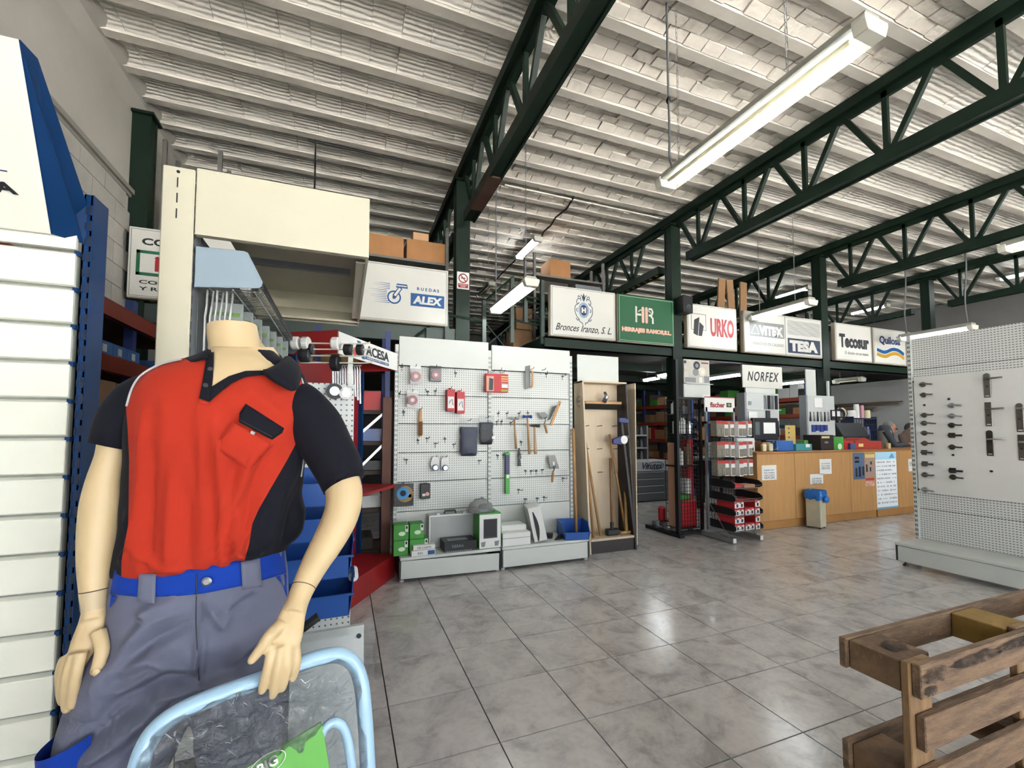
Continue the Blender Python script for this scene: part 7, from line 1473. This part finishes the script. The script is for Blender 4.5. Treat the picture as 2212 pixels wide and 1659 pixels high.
# pocket with navy flap
strip(sf, [(505, 912), (463, 962)], [(590, 960), (540, 1016)], 'pocket', RED1, sh, .0045, puff=.003, k=10); 
for L in ([(463, 962), (540, 1016)], [(540, 1016), (590, 960)], [(505, 912), (463, 962)]): line_on(sf, L, .0013, 'pocket_seam', RED1, sh, .008, 4, 8)
strip(sf, [(531, 872), (517, 892), (516, 912)], [(614, 925), (610, 935), (588, 950)], 'pocket_flap', NAVYC, sh, .011, k=10, puff=.003, n=8); strip(sf, [(543, 930), (540, 936)], [(552, 934), (548, 940)], 'pocket_tab', PIPE, sh, .013, n=4, k=3)
line_on(sf, [(520, 908), (562, 930), (588, 944)], .0009, 'flap_stitch', DGREY, sh, .0145, 4)
# ---- trousers
TR = [(1180, 264, 604, .108, 1.30), (1195, 250, 612, .115, 1.30), (1225, 243, 616, .120, 1.30), (1282, 237, 620, .126, 1.30), (1330, 230, 624, .132, 1.30), (1380, 220, 627, .136, 1.30), (1420, 208, 628, .132, 1.30), (1445, 206, 624, .118, 1.30), (1456, 212, 616, .10, 1.30)]
TRO = Torso(TR, 140, 8); tf = TRO.front
TF = [([(430, 1480), (360, 1500), (280, 1560)], 12, .009), ([(425, 1465), (340, 1470), (240, 1530), (190, 1580)], 12, -.007), ([(430, 1440), (330, 1420), (240, 1450), (200, 1500)], 16, .008), ([(300, 1330), (340, 1310), (390, 1290)], 10, .006), ([(260, 1420), (330, 1340), (400, 1310)], 14, .006), ([(250, 1460), (320, 1390), (410, 1350)], 12, -.006),
      ([(445, 1300), (480, 1350), (500, 1300)], 12, .006), ([(470, 1330), (520, 1310), (560, 1285)], 10, -.005), ([(450, 1480), (500, 1440), (520, 1400), (600, 1350)], 14, .008), ([(460, 1460), (520, 1430), (590, 1400)], 10, -.006), ([(423, 1295), (424, 1380), (428, 1480)], 4, .006), ([(432, 1300), (433, 1390), (432, 1480)], 5, -.005), ([(430, 1480), (480, 1470), (540, 1450)], 9, .008),
      ([(230, 1500), (290, 1480), (360, 1440)], 10, .006), ([(400, 1500), (340, 1580), (260, 1640)], 12, -.008), ([(330, 1530), (250, 1600), (180, 1650)], 12, .009), ([(370, 1560), (290, 1640), (230, 1700)], 12, .008), ([(300, 1520), (220, 1580), (160, 1620)], 9, -.008)]
def warp(rg):
    for p in rg:
        x, y = proj_px(p); p.z += .030 * max(-1, min(1, (x - 430) / 190)) * max(0, min(1, (1480 - y) / 200))
R1 = [TRO.ring(r) for r in TRO.tab]; b = MB(); allr = []
for i, rg in enumerate(R1):
    warp(rg); r = TRO.tab[i]; o = []
    for p in rg:
        nr = Vector(((p.x - r[1]) / r[2], (p.y - r[4]) / r[3], 0)).normalized(); o.append(fold(p, nr, TF, 3.4) + nr * .003 * noise.noise(p * 12) if p.y < r[4] + .03 else p)
    allr.append(o)
b.loft(allr, cap=True)
def leg(path, flat=1.0):
    pts = crom(path, 10); P = [Vector(p[:3]) for p in pts]; q = len(b.v); b.tube(P, [p[3] for p in pts], 56, upv=(0, 1, 0), flat=flat, cap=True)
    for i in range(q, len(b.v)):
        k = (i - q) // 56; c = P[k]; d = b.v[i] - c; nn = Vector((d.x, d.y, 0)); nn.normalize(); v = b.v[i]
        if v.y < c.y + .03: v = fold(v, nn, TF, 3.4)
        b.v[i] = v + nn * (.006 * noise.noise(v * 9) + .004 * noise.noise(v * 22))
def LP(x, y, Y, r): p = PY(x, y, Y); return (p.x, p.y, p.z, r)
h0 = PY(307, 1470, 1.30); k0 = PY(235, 1670, 1.27)
leg([(h0.x + .01, 1.30, h0.z + .10, .10), (h0.x, 1.30, h0.z + .03, .126), (h0.x, 1.30, h0.z - .03, .130), LP(275, 1560, 1.29, .120), LP(240, 1660, 1.275, .108), (k0.x - .06, 1.26, .50, .098), (k0.x - .10, 1.28, .28, .092), (k0.x - .13, 1.29, .07, .095)])
h1 = PY(528, 1470, 1.30); leg([(h1.x - .01, 1.30, h1.z + .10, .09), (h1.x, 1.30, h1.z + .03, .110), (h1.x, 1.30, h1.z - .03, .112), LP(532, 1560, 1.30, .105), LP(528, 1660, 1.30, .096), (h1.x + .01, 1.30, .50, .09), (h1.x + .02, 1.31, .28, .086), (h1.x + .02, 1.31, .07, .09)])
tr_ = part(b, 'trousers', GREYC, mq, smooth=True); q_ = tr_.modifiers.new('remesh', 'REMESH'); q_.mode = 'VOXEL'; q_.voxel_size = .0042; q_.use_smooth_shade = True; q_ = tr_.modifiers.new('smooth', 'SMOOTH'); q_.iterations = 4
# waistband, loops, button, fly, blue details
def tfw(x, y, l=0): return tf(x, y - 0, l)
strip(tf, [(247, 1232), (300, 1236), (380, 1234), (440, 1226), (520, 1208), (580, 1190), (612, 1178)], [(237, 1283), (300, 1290), (380, 1288), (440, 1282), (520, 1266), (580, 1250), (619, 1238)], 'waistband', BLUEC, tr_, .006, n=26, k=5)
for L, Rr in (([(300, 1240), (296, 1300)], [(337, 1240), (335, 1304)]), ([(520, 1214), (524, 1274)], [(562, 1206), (566, 1268)])): strip(tf, L, Rr, 'belt_loop', GREYC, tr_, .012, k=5, n=8, thick=.004)
p = tf(447, 1256, .0125); part(MB().lathe(p, [(.010, 0), (.010, -.003), (.006, -.005)], 18, 'y'), 'snap_button', mat('dull_steel', '8d8f94', .35, .7), tr_)
line_on(tf, [(424, 1288), (423, 1340), (426, 1400), (430, 1470)], .0012, 'fly_seam', DGREY, tr_, .008, 4); line_on(tf, [(425, 1240), (424, 1286)], .0012, 'fly_seam', NV, tr_, .008, 4)
strip(tf, [(240, 1284), (236, 1310)], [(252, 1290), (238, 1312)], 'pocket_trim', BLUEC, tr_, .004, n=4, k=3); strip(tf, [(596, 1246), (610, 1262)], [(619, 1240), (620, 1290)], 'pocket_trim', BLUEC, tr_, .004, n=4, k=4)
kb = PY(150, 1640, 1.2); part(MB().loft([[Vector((kb.x + (.055 + .010 * (i == 0)) * math.cos(R(a)), 1.24 + .075 * math.sin(R(a)), kb.z + .035 - .10 * i + .025 * math.cos(R(a)))) for a in range(150, 311, 10)] for i in range(5)], closed=False), 'knee_pocket', BLUEC, tr_, smooth=True)
for s, hx in ((-1, k0.x - .13), (1, h1.x + .02)): part(MB().tube(crom([(hx, 1.34, .05), (hx, 1.27, .055), (hx, 1.15, .04), (hx, 1.08, .03)], 4), [.045, .046, .046, .045, .045, .044, .043, .042, .042, .04, .036, .03, .02], 14, flat=.8), 'shoe', BLACK, mq, smooth=True)
# ---- skin: neck, shoulders and arms with hands as one continuous surface
b = MB()
def limb(path, n=24, flat=1.0, upv=(0, 1, 0)):
    pts = crom([(*PY(x, y, Y), rad(x, y, r, Y)) for x, y, r, Y in path], 5); b.tube([Vector(p[:3]) for p in pts], [p[3] for p in pts], n, flat=flat, upv=upv)
def fing(path, r0, r1, n=12):
    pts = crom([(*PY(x, y, Y),) for x, y, Y in path], 4); k = len(pts); P = [Vector(p) for p in pts]; d = (P[-1] - P[-2]).normalized(); rs = [r0 + (r1 - r0) * i / (k - 1) for i in range(k)]
    P += [P[-1] + d * r1 * .5, P[-1] + d * r1 * .85]; rs += [r1 * .8, r1 * .4]; b.tube(P, rs, n)
nk = Torso([(701, 447, 555, .056, 1.325), (715, 447, 557, .058, 1.325), (735, 449, 563, .060, 1.325), (755, 452, 578, .064, 1.325), (775, 448, 602, .07, 1.322), (800, 420, 630, .08, 1.318), (840, 360, 650, .09, 1.31), (900, 330, 640, .095, 1.31), (1000, 330, 620, .095, 1.31)], 40, 4, 2.0)
b.loft([nk.ring(r) for r in nk.tab])
limb([(345, 855, 42, 1.31), (290, 880, 40, 1.30), (252, 930, 37, 1.29), (240, 985, 37, 1.285), (226, 1040, 43, 1.28), (219, 1090, 49, 1.275), (212, 1155, 48, 1.265), (206, 1220, 42, 1.255), (203, 1275, 34, 1.245), (203, 1312, 29, 1.24), (203, 1335, 30, 1.235)])
limb([(203, 1318, 29, 1.238), (197, 1350, 33, 1.23), (186, 1385, 36, 1.225), (172, 1415, 31, 1.22), (162, 1440, 25, 1.22)], flat=.6)
for f in ([(176, 1408, 1.20), (166, 1452, 1.192), (159, 1495, 1.197), (156, 1524, 1.203)], [(162, 1412, 1.205), (149, 1456, 1.198), (143, 1500, 1.206), (145, 1532, 1.213)], [(150, 1415, 1.22), (138, 1452, 1.213), (133, 1490, 1.222), (137, 1516, 1.23)], [(144, 1418, 1.24), (133, 1448, 1.236), (131, 1474, 1.242), (135, 1492, 1.25)]): fing(f, .0118, .0095)
fing([(212, 1362, 1.21), (221, 1400, 1.195), (214, 1432, 1.188), (207, 1449, 1.188)], .0145, .0108)
limb([(600, 862, 40, 1.31), (655, 890, 42, 1.295), (700, 960, 42, 1.26), (734, 1030, 41, 1.225), (744, 1072, 40, 1.205), (735, 1118, 39, 1.185), (708, 1172, 36, 1.155), (682, 1216, 32, 1.125), (656, 1268, 27, 1.09), (643, 1300, 25.5, 1.07), (634, 1325, 28, 1.055)])
limb([(643, 1298, 25, 1.07), (630, 1335, 31, 1.05), (620, 1372, 36, 1.035), (612, 1402, 34, 1.028), (607, 1422, 28, 1.025)], flat=.5)
for f in ([(588, 1392, 1.018), (581, 1430, 1.008), (572, 1466, 1.012), (566, 1492, 1.02)], [(606, 1396, 1.016), (601, 1438, 1.004), (594, 1476, 1.01), (589, 1503, 1.02)], [(623, 1396, 1.022), (621, 1436, 1.012), (615, 1468, 1.02), (609, 1488, 1.03)], [(638, 1394, 1.034), (641, 1428, 1.026), (637, 1450, 1.034), (632, 1465, 1.042)]): fing(f, .0102, .0082)
fing([(607, 1350, 1.035), (583, 1372, 1.015), (562, 1402, 1.01), (543, 1427, 1.01)], .0135, .0085)
bd = part(b, 'body', SKIN, mq, smooth=True, label='cream fibreglass neck, arms and hands')
rm = bd.modifiers.new('remesh', 'REMESH'); rm.mode = 'VOXEL'; rm.voxel_size = .0032; rm.use_smooth_shade = True
sm = bd.modifiers.new('smooth', 'SMOOTH'); sm.factor = .5; sm.iterations = 5
# hand joints, nail, tape
def ringaround(c, ax, r, name, m, w_=.0011): 
    ax = Vector(ax).normalized(); u = ax.cross(Vector((0, 1, 0))).normalized(); v = ax.cross(u); return part(MB().tube([c + u * r * math.cos(R(a)) + v * r * math.sin(R(a)) for a in range(0, 360, 12)], w_, 4, closed=True), name, m, mq)
a, c = PY(656, 1268, 1.09), PY(643, 1300, 1.07); ringaround(a, c - a, rad(656, 1268, 27, 1.09) * 1.005, 'wrist_joint', mat('joint_line', '4a3d2c', .7)); a, c = PY(203, 1275, 1.245), PY(203, 1312, 1.24); ringaround(a, c - a, rad(203, 1275, 34, 1.245) * 1.0, 'wrist_joint', MATS['joint_line'])
part(MB().tube([a, a + (c - a) * 1.1], [rad(203, 1275, 34, 1.245) * 1.02, rad(203, 1312, 29, 1.24) * 1.04], 28, cap=False), 'clear_tape', mat('tape_film', 'e6dcc2', .15, alpha=.25), mq, smooth=True)
p = PY(207, 1452, 1.178); part(MB().sphere(p, .008, 10, 6, 1, .35, 1.1), 'thumb_nail', mat('nail', 'c9ae86', .3), mq, smooth=True)

# ================================================================== HAND TRUCK WRAPPED IN FILM, AND BOARD BEHIND
LB = mat('pale_blue_tube', '9cbfd8', .3, coat=.3); t = thing('hand_truck', 'pale blue tubular folding hand truck wrapped in clear film', 'hand truck', (-.1, 1.02, 0))
TP = [(297, 1665, .97), (312, 1618, .975), (340, 1574, .985), (392, 1536, 1.0), (470, 1502, 1.02), (560, 1470, 1.045), (640, 1438, 1.065), (695, 1419, 1.078), (735, 1416, 1.085), (765, 1436, 1.09), (781, 1480, 1.085), (789, 1560, 1.07), (795, 1665, 1.05)]
pts = [Vector(q) for q in crom([tuple(PY(*q)) for q in TP], 5)]; lo = pts[0].copy(); hi = pts[-1].copy()
low0 = Vector((lo.x + .0, lo.y - .05, .12)); low1 = Vector((hi.x, hi.y - .05, .12)); fr = [low0] + pts + [low1]
part(MB().tube(fr, .0165, 14), 'handle_frame', LB, t, smooth=True)
IN = [(688, 1660, 1.02), (690, 1600, 1.035), (702, 1572, 1.04), (722, 1560, 1.045), (742, 1572, 1.045), (753, 1610, 1.04), (760, 1665, 1.03)]; ip = [Vector(q) for q in crom([tuple(PY(*q)) for q in IN], 4)]; part(MB().tube([Vector((ip[0].x, ip[0].y - .05, .14))] + ip + [Vector((ip[-1].x, ip[-1].y - .05, .14))], .010, 10), 'inner_frame', LB, t, smooth=True)
pl_ = [PY(525, 1664, 1.0), PY(695, 1560, 1.035), PY(712, 1664, 1.01)]; dz = Vector((0, -.03, -.35)); part(MB().add([pl_[0], pl_[2], pl_[1], pl_[0] + dz, pl_[2] + dz] + [q + Vector((.0, .004, .001)) for q in (pl_[0], pl_[2], pl_[1], pl_[0] + dz, pl_[2] + dz)], [(0, 1, 2), (3, 4, 1, 0), (7, 6, 5), (5, 6, 9, 8), (0, 2, 7, 5), (2, 1, 6, 7), (1, 4, 9, 6), (4, 3, 8, 9), (3, 0, 5, 8)]), 'green_card', mat('bright_green_card', '4f9f2f', .45), t)
ux = (pl_[1] - pl_[0]).normalized(); uz = (pl_[2] - pl_[1]).normalized(); nn = ux.cross(-uz).normalized(); nn = nn if nn.y < 0 else -nn; uy = nn.cross(ux).normalized()
HM3 = Matrix((Vector((ux.x, uy.x, nn.x)), Vector((ux.y, uy.y, nn.y)), Vector((ux.z, uy.z, nn.z))))
cc = PY(578, 1650, 1.008) + nn * .004; text('BIG', PAPER, t, cc, .03, w=.035, h=.018, face=HM3, bold=.001); part(MB().tube([cc + ux * .032 * math.cos(R(a)) + uy * .017 * math.sin(R(a)) for a in range(0, 360, 15)], .001, 4, closed=True), 'oval_logo', PAPER, t)
part(MB().box(low0.x - .03, low1.x + .03, low0.y - .22, low0.y + .02, .05, .065), 'toe_plate', LB, t)
for x in (low0.x, low1.x): part(MB().lathe((x - .02, low0.y + .03, .09), [(.05, 0), (.09, 0), (.09, .04), (.05, .04)], 20, 'x'), 'wheel', BLACK, t); part(MB().bar((x, low0.y, .06), (x, low0.y, .13), .03, .03), 'wheel_bracket', LB, t)
part(MB().tube([low0 + Vector((0, .03, -.03)), low1 + Vector((0, .03, -.03))], .01, 8), 'axle', DSTEEL, t)
# film: wrinkled sheet stretched inside the frame
def film_mat(st=.8, nm='clear_film', ior=1.38):
    m = bpy.data.materials.new(nm); m.use_nodes = True; nt = m.node_tree; nt.nodes.remove(nt.nodes['Principled BSDF']); out = nt.nodes['Material Output']
    tr = nt.nodes.new('ShaderNodeBsdfTransparent'); tr.inputs[0].default_value = (.93, .95, .96, 1); gl = nt.nodes.new('ShaderNodeBsdfGlossy'); gl.inputs['Roughness'].default_value = .12
    df = nt.nodes.new('ShaderNodeBsdfDiffuse'); df.inputs[0].default_value = (.8, .83, .85, 1); fr_ = nt.nodes.new('ShaderNodeFresnel'); fr_.inputs[0].default_value = ior
    m1 = nt.nodes.new('ShaderNodeMixShader'); m2 = nt.nodes.new('ShaderNodeMixShader'); m1.inputs[0].default_value = .035
    nt.links.new(tr.outputs[0], m1.inputs[1]); nt.links.new(df.outputs[0], m1.inputs[2]); nt.links.new(fr_.outputs[0], m2.inputs[0]); nt.links.new(m1.outputs[0], m2.inputs[1]); nt.links.new(gl.outputs[0], m2.inputs[2]); nt.links.new(m2.outputs[0], out.inputs[0])
    g = nt.nodes.new('ShaderNodeTexCoord'); n_ = nt.nodes.new('ShaderNodeTexNoise'); n_.inputs['Scale'].default_value = 26; n_.inputs['Detail'].default_value = 5; n_.inputs['Distortion'].default_value = 2.5; bp = nt.nodes.new('ShaderNodeBump'); bp.inputs['Strength'].default_value = st; bp.inputs['Distance'].default_value = .015
    nt.links.new(g.outputs['Object'], n_.inputs['Vector']); nt.links.new(n_.outputs['Fac'], bp.inputs['Height'])
    for q in (gl, df, fr_): nt.links.new(bp.outputs['Normal'], q.inputs['Normal'])
    return m
FILM = film_mat(1.0, 'clear_film', 1.75); FILM2 = film_mat(.12, 'loose_film'); b = MB(); rows = []
half = len(pts) // 2
for i in range(34):
    u = i / 33; a = fr[0].lerp(pts[0], 1) if False else None
    s0 = pts[int(u * (half))]; s1 = pts[len(pts) - 1 - int(u * half)]
    rows.append((s0, s1))
L_ = [low0.lerp(pts[0], q / 10) for q in range(10)] + [r[0] for r in rows]; R_ = [low1.lerp(pts[-1], q / 10) for q in range(10)] + [r[1] for r in rows]
rg = []
for k, (a, c) in enumerate(zip(L_, R_)):
    rg.append([a.lerp(c, j / 40) + Vector((0, -.014 + .02 * noise.noise(a.lerp(c, j / 40) * 11) + .012 * noise.noise(a.lerp(c, j / 40) * 31), 0)) for j in range(41)])
part(MB().loft(rg, closed=False), 'clear_film', FILM, t, smooth=True)
CRS = mat('film_crease', 'e9edf0', .15, alpha=.5); random.seed(21); cb_ = MB()  # thin ridges for the creases, their glints put in as white colour
for cx, cy, sx_, sy_, k in ((420, 1575, 60, 30, 9), (560, 1512, 70, 16, 10), (690, 1478, 40, 22, 9), (735, 1520, 20, 40, 10), (640, 1540, 60, 30, 6), (470, 1620, 70, 25, 7), (755, 1590, 14, 40, 5)):
    for _ in range(k):
        x, y = cx + random.uniform(-sx_, sx_), cy + random.uniform(-sy_, sy_); a = random.choice((-.5, -.3, .9, 1.4)) + random.uniform(-.4, .4); L = random.uniform(8, 26); Y_ = .985 + .1 * (x - 300) / 490
        ps = [PY(x + L * u * math.cos(a) + random.uniform(-2, 2), y - L * u * math.sin(a) + random.uniform(-2, 2), Y_ - .012) for u in (-.5, -.2, .1, .5)]
        cb_.tube(crom([tuple(p_) for p_ in ps], 3), [.0003] + [random.uniform(.0006, .0014)] * 8 + [.0003], 4)
part(cb_, 'film_crease_glints', CRS, t, smooth=True)
# white panel wrapped in film
q = thing('wrapped_board', 'grey-white board wrapped in film behind the hand truck', 'board', (-.0, 1.22, 0)); A, B = PY(628, 1378, 1.24), PY(786, 1352, 1.26); BDM = mat('board_grey_white', 'b9bbb9', .45)
part(MB().add([A, B, Vector((B.x + .01, B.y - .03, .02)), Vector((A.x, A.y - .03, .02))] + [p_ + Vector((0, .02, 0)) for p_ in (A, B, Vector((B.x + .01, B.y - .03, .02)), Vector((A.x, A.y - .03, .02)))], [(3, 2, 1, 0), (4, 5, 6, 7), (0, 1, 5, 4), (1, 2, 6, 5), (2, 3, 7, 6), (3, 0, 4, 7)]), 'board', BDM, q)
part(MB().bar(A + Vector((0, -.002, -.005)), B + Vector((0, -.002, -.005)), .006, .02), 'edge_strip', mat('aluminium_edge', '', 0), q); part(MB().lathe(B + Vector((-.012, -.004, -.022)), [(.006, 0), (.006, -.003)], 10, 'y'), 'rivet', BLACK, q)
C0 = [A + Vector((-.02, -.012, .015)), B + Vector((.025, -.012, .02))]; rg = [[C0[0].lerp(C0[1], j / 24) + Vector((.012 * noise.noise(Vector((i * .7, j * .3, 2))), -.004 * i * .2 + .012 * noise.noise(Vector((i * .6, j * .5, 7))), -.035 * i + .01 * noise.noise(Vector((j * .4, i, 1))))) for j in range(25)] for i in range(16)]; part(MB().loft(rg, closed=False), 'clear_film', FILM2, q, smooth=True)
tm_ = PY(672, 1346, 1.2); solo(MB().bar(A + Vector((.01, .05, -.01)), A + Vector((.06, .06, .02)), .03, .012), 'black_clip', BLACK, 'black clip on the edge behind the wrapped board', 'clip')

# ================================================================== PEOPLE BEHIND THE COUNTER
def person(label, x, y, z0, headp, yaw, torso_m, hair_m, skin_m, bald=False, glasses=False, pose=None):
    t = thing('person', label, 'person', (x, y, 0)); b = MB(); H = Vector(headp); fd = Vector((math.sin(yaw), -math.cos(yaw), 0)); sd = Vector((fd.y * -1, fd.x, 0)); sd = Vector((math.cos(yaw), math.sin(yaw), 0))
    tilt = Matrix.Rotation(R(18), 3, sd)
    def hp(a, f, u): return H + tilt @ (sd * a + fd * f + UZV * u)
    # head: skull, jaw, nose, ears
    b.sphere(hp(0, -.01, .03), .098, 18, 14, .82, .95, 1.05); b.sphere(hp(0, .03, -.045), .07, 16, 12, .85, .9, 1.0); b.tube([hp(0, .085, .02), hp(0, .112, -.018), hp(0, .09, -.03)], [.010, .017, .012], 8)
    for s in (-1, 1): b.sphere(hp(s * .08, -.005, .0), .024, 8, 6, .4, .8, 1.3)
    b.tube([hp(-.02, .088, -.062), hp(.02, .088, -.062)], .009, 6)
    nb = Vector((x, y, z0 + .56)); b.tube([hp(0, -.03, -.07), (hp(0, -.03, -.07) + nb) / 2, nb], [.055, .055, .07], 14)
    hd = part(b, 'head', skin_m, t, smooth=True); m_ = hd.modifiers.new('remesh', 'REMESH'); m_.mode = 'VOXEL'; m_.voxel_size = .007; m_.use_smooth_shade = True; s_ = hd.modifiers.new('smooth', 'SMOOTH'); s_.iterations = 3
    for s in (-1, 1): part(MB().sphere(hp(s * .032, .086, .022), .009, 8, 6), 'eye', BLACK, hd)
    hb = MB(); 
    hb.sphere(hp(0, -.03, .045), .098, 16, 12, .88, .95, 1.02)
    hr = part(hb, 'hair', hair_m, t, smooth=True)
    if glasses:
        g_ = MB()
        for s in (-1, 1): g_.tube([hp(s * .034 + .022 * math.cos(R(a)), .103, .022 + .016 * math.sin(R(a))) for a in range(0, 360, 30)], .0028, 4, closed=True); g_.tube([hp(s * .056, .1, .026), hp(s * .082, .0, .02)], .0028, 4)
        part(g_, 'glasses', BLACK, t)
    # clothed torso and arms
    tb = MB(); 
    rings_ = []
    for zz, a_, b_, oy in ((-.25, .17, .13, 0), (.0, .165, .13, 0), (.2, .18, .135, .0), (.38, .20, .13, .0), (.48, .19, .11, 0), (.54, .13, .09, 0), (.575, .07, .075, 0)): rings_.append([Vector((x, y, z0 + zz)) + sd * a_ * math.cos(2 * math.pi * j / 24) + fd * (b_ * math.sin(2 * math.pi * j / 24) + .02) for j in range(24)])
    tb.loft(rings_)
    for s in (-1, 1):
        S = Vector((x, y, z0 + .46)) + sd * s * .18; Eb = S + sd * s * .07 + fd * .12 + UZV * -.27; Wr = Eb + fd * .2 + sd * s * -.12 + UZV * -.0
        Wr.z = max(Wr.z, CTZ + .05); tb.tube(crom([tuple(S), tuple(S.lerp(Eb, .5)), tuple(Eb), tuple(Eb.lerp(Wr, .5)), tuple(Wr)], 3), [.062] * 3 + [.056] * 3 + [.05] * 3 + [.042] * 3 + [.036], 12)
        hb2 = MB(); hb2.sphere(Wr + (Wr - Eb).normalized() * .05, .04, 10, 8, .9, .9, .55)
        for k in range(4): d_ = (Wr - Eb).normalized(); p0 = Wr + d_ * .07 + sd * (k - 1.5) * .017; hb2.tube([p0, p0 + d_ * .04, p0 + d_ * .065 + UZV * -.015], [.009, .008, .006], 6)
        p0 = Wr + (Wr - Eb).normalized() * .04 - sd * s * .03; hb2.tube([p0, p0 + (Wr - Eb).normalized() * .04 - sd * s * .02], [.01, .007], 6); part(hb2, 'hand', skin_m, t, smooth=True)
    to = part(tb, 'jumper', torso_m, t, smooth=True); m_ = to.modifiers.new('remesh', 'REMESH'); m_.mode = 'VOXEL'; m_.voxel_size = .011; m_.use_smooth_shade = True; s_ = to.modifiers.new('smooth', 'SMOOTH'); s_.iterations = 4
    lg = MB()
    for s in (-1, 1): lg.tube([Vector((x, y, z0 - .2)) + sd * s * .09, Vector((x, y, .45)) + sd * s * .09, Vector((x, y, .06)) + sd * s * .09], [.1, .075, .06], 12)
    part(lg, 'trousers', DGREY, t, smooth=True)
    for s in (-1, 1): part(MB().tube([Vector((x, y, .045)) + sd * s * .09 - fd * .06, Vector((x, y, .045)) + sd * s * .09 + fd * .16], [.045, .035], 10, flat=.9), 'shoe', BLACK, t)
    return t, fd, sd
SK1 = mat('face_skin', 'a8765f', .55); SK2 = mat('face_skin_two', '7a5140', .55)
P_, fd, sd = person('grey-haired man with glasses in a grey jumper, looking down at counter', 9.72, 5.28, .93, PY(1922, 926, 5.22), R(38), mat('grey_jumper', '3f4147', .9), mat('grey_hair', '77736c', .9), SK1, glasses=True)
part(MB().loft([[Vector((9.72, 5.28, .93 + zz)) + sd * a_ * math.cos(R(d_)) + fd * (b_ * math.sin(R(d_)) + .015) for d_ in range(150, 330, 15)] for zz, a_, b_ in ((.1, .20, .165), (.3, .225, .165), (.47, .215, .14))], closed=False), 'pale_vest', mat('pale_vest', '8b887c', .9), P_, smooth=True)
person('person in brown top beside the handle gondola, partly hidden', 10.42, 5.2, .86, PY(1968, 930, 5.2), R(-20), mat('brown_top', '57463b', .9), mat('dark_hair', '2b2420', .9), SK2)
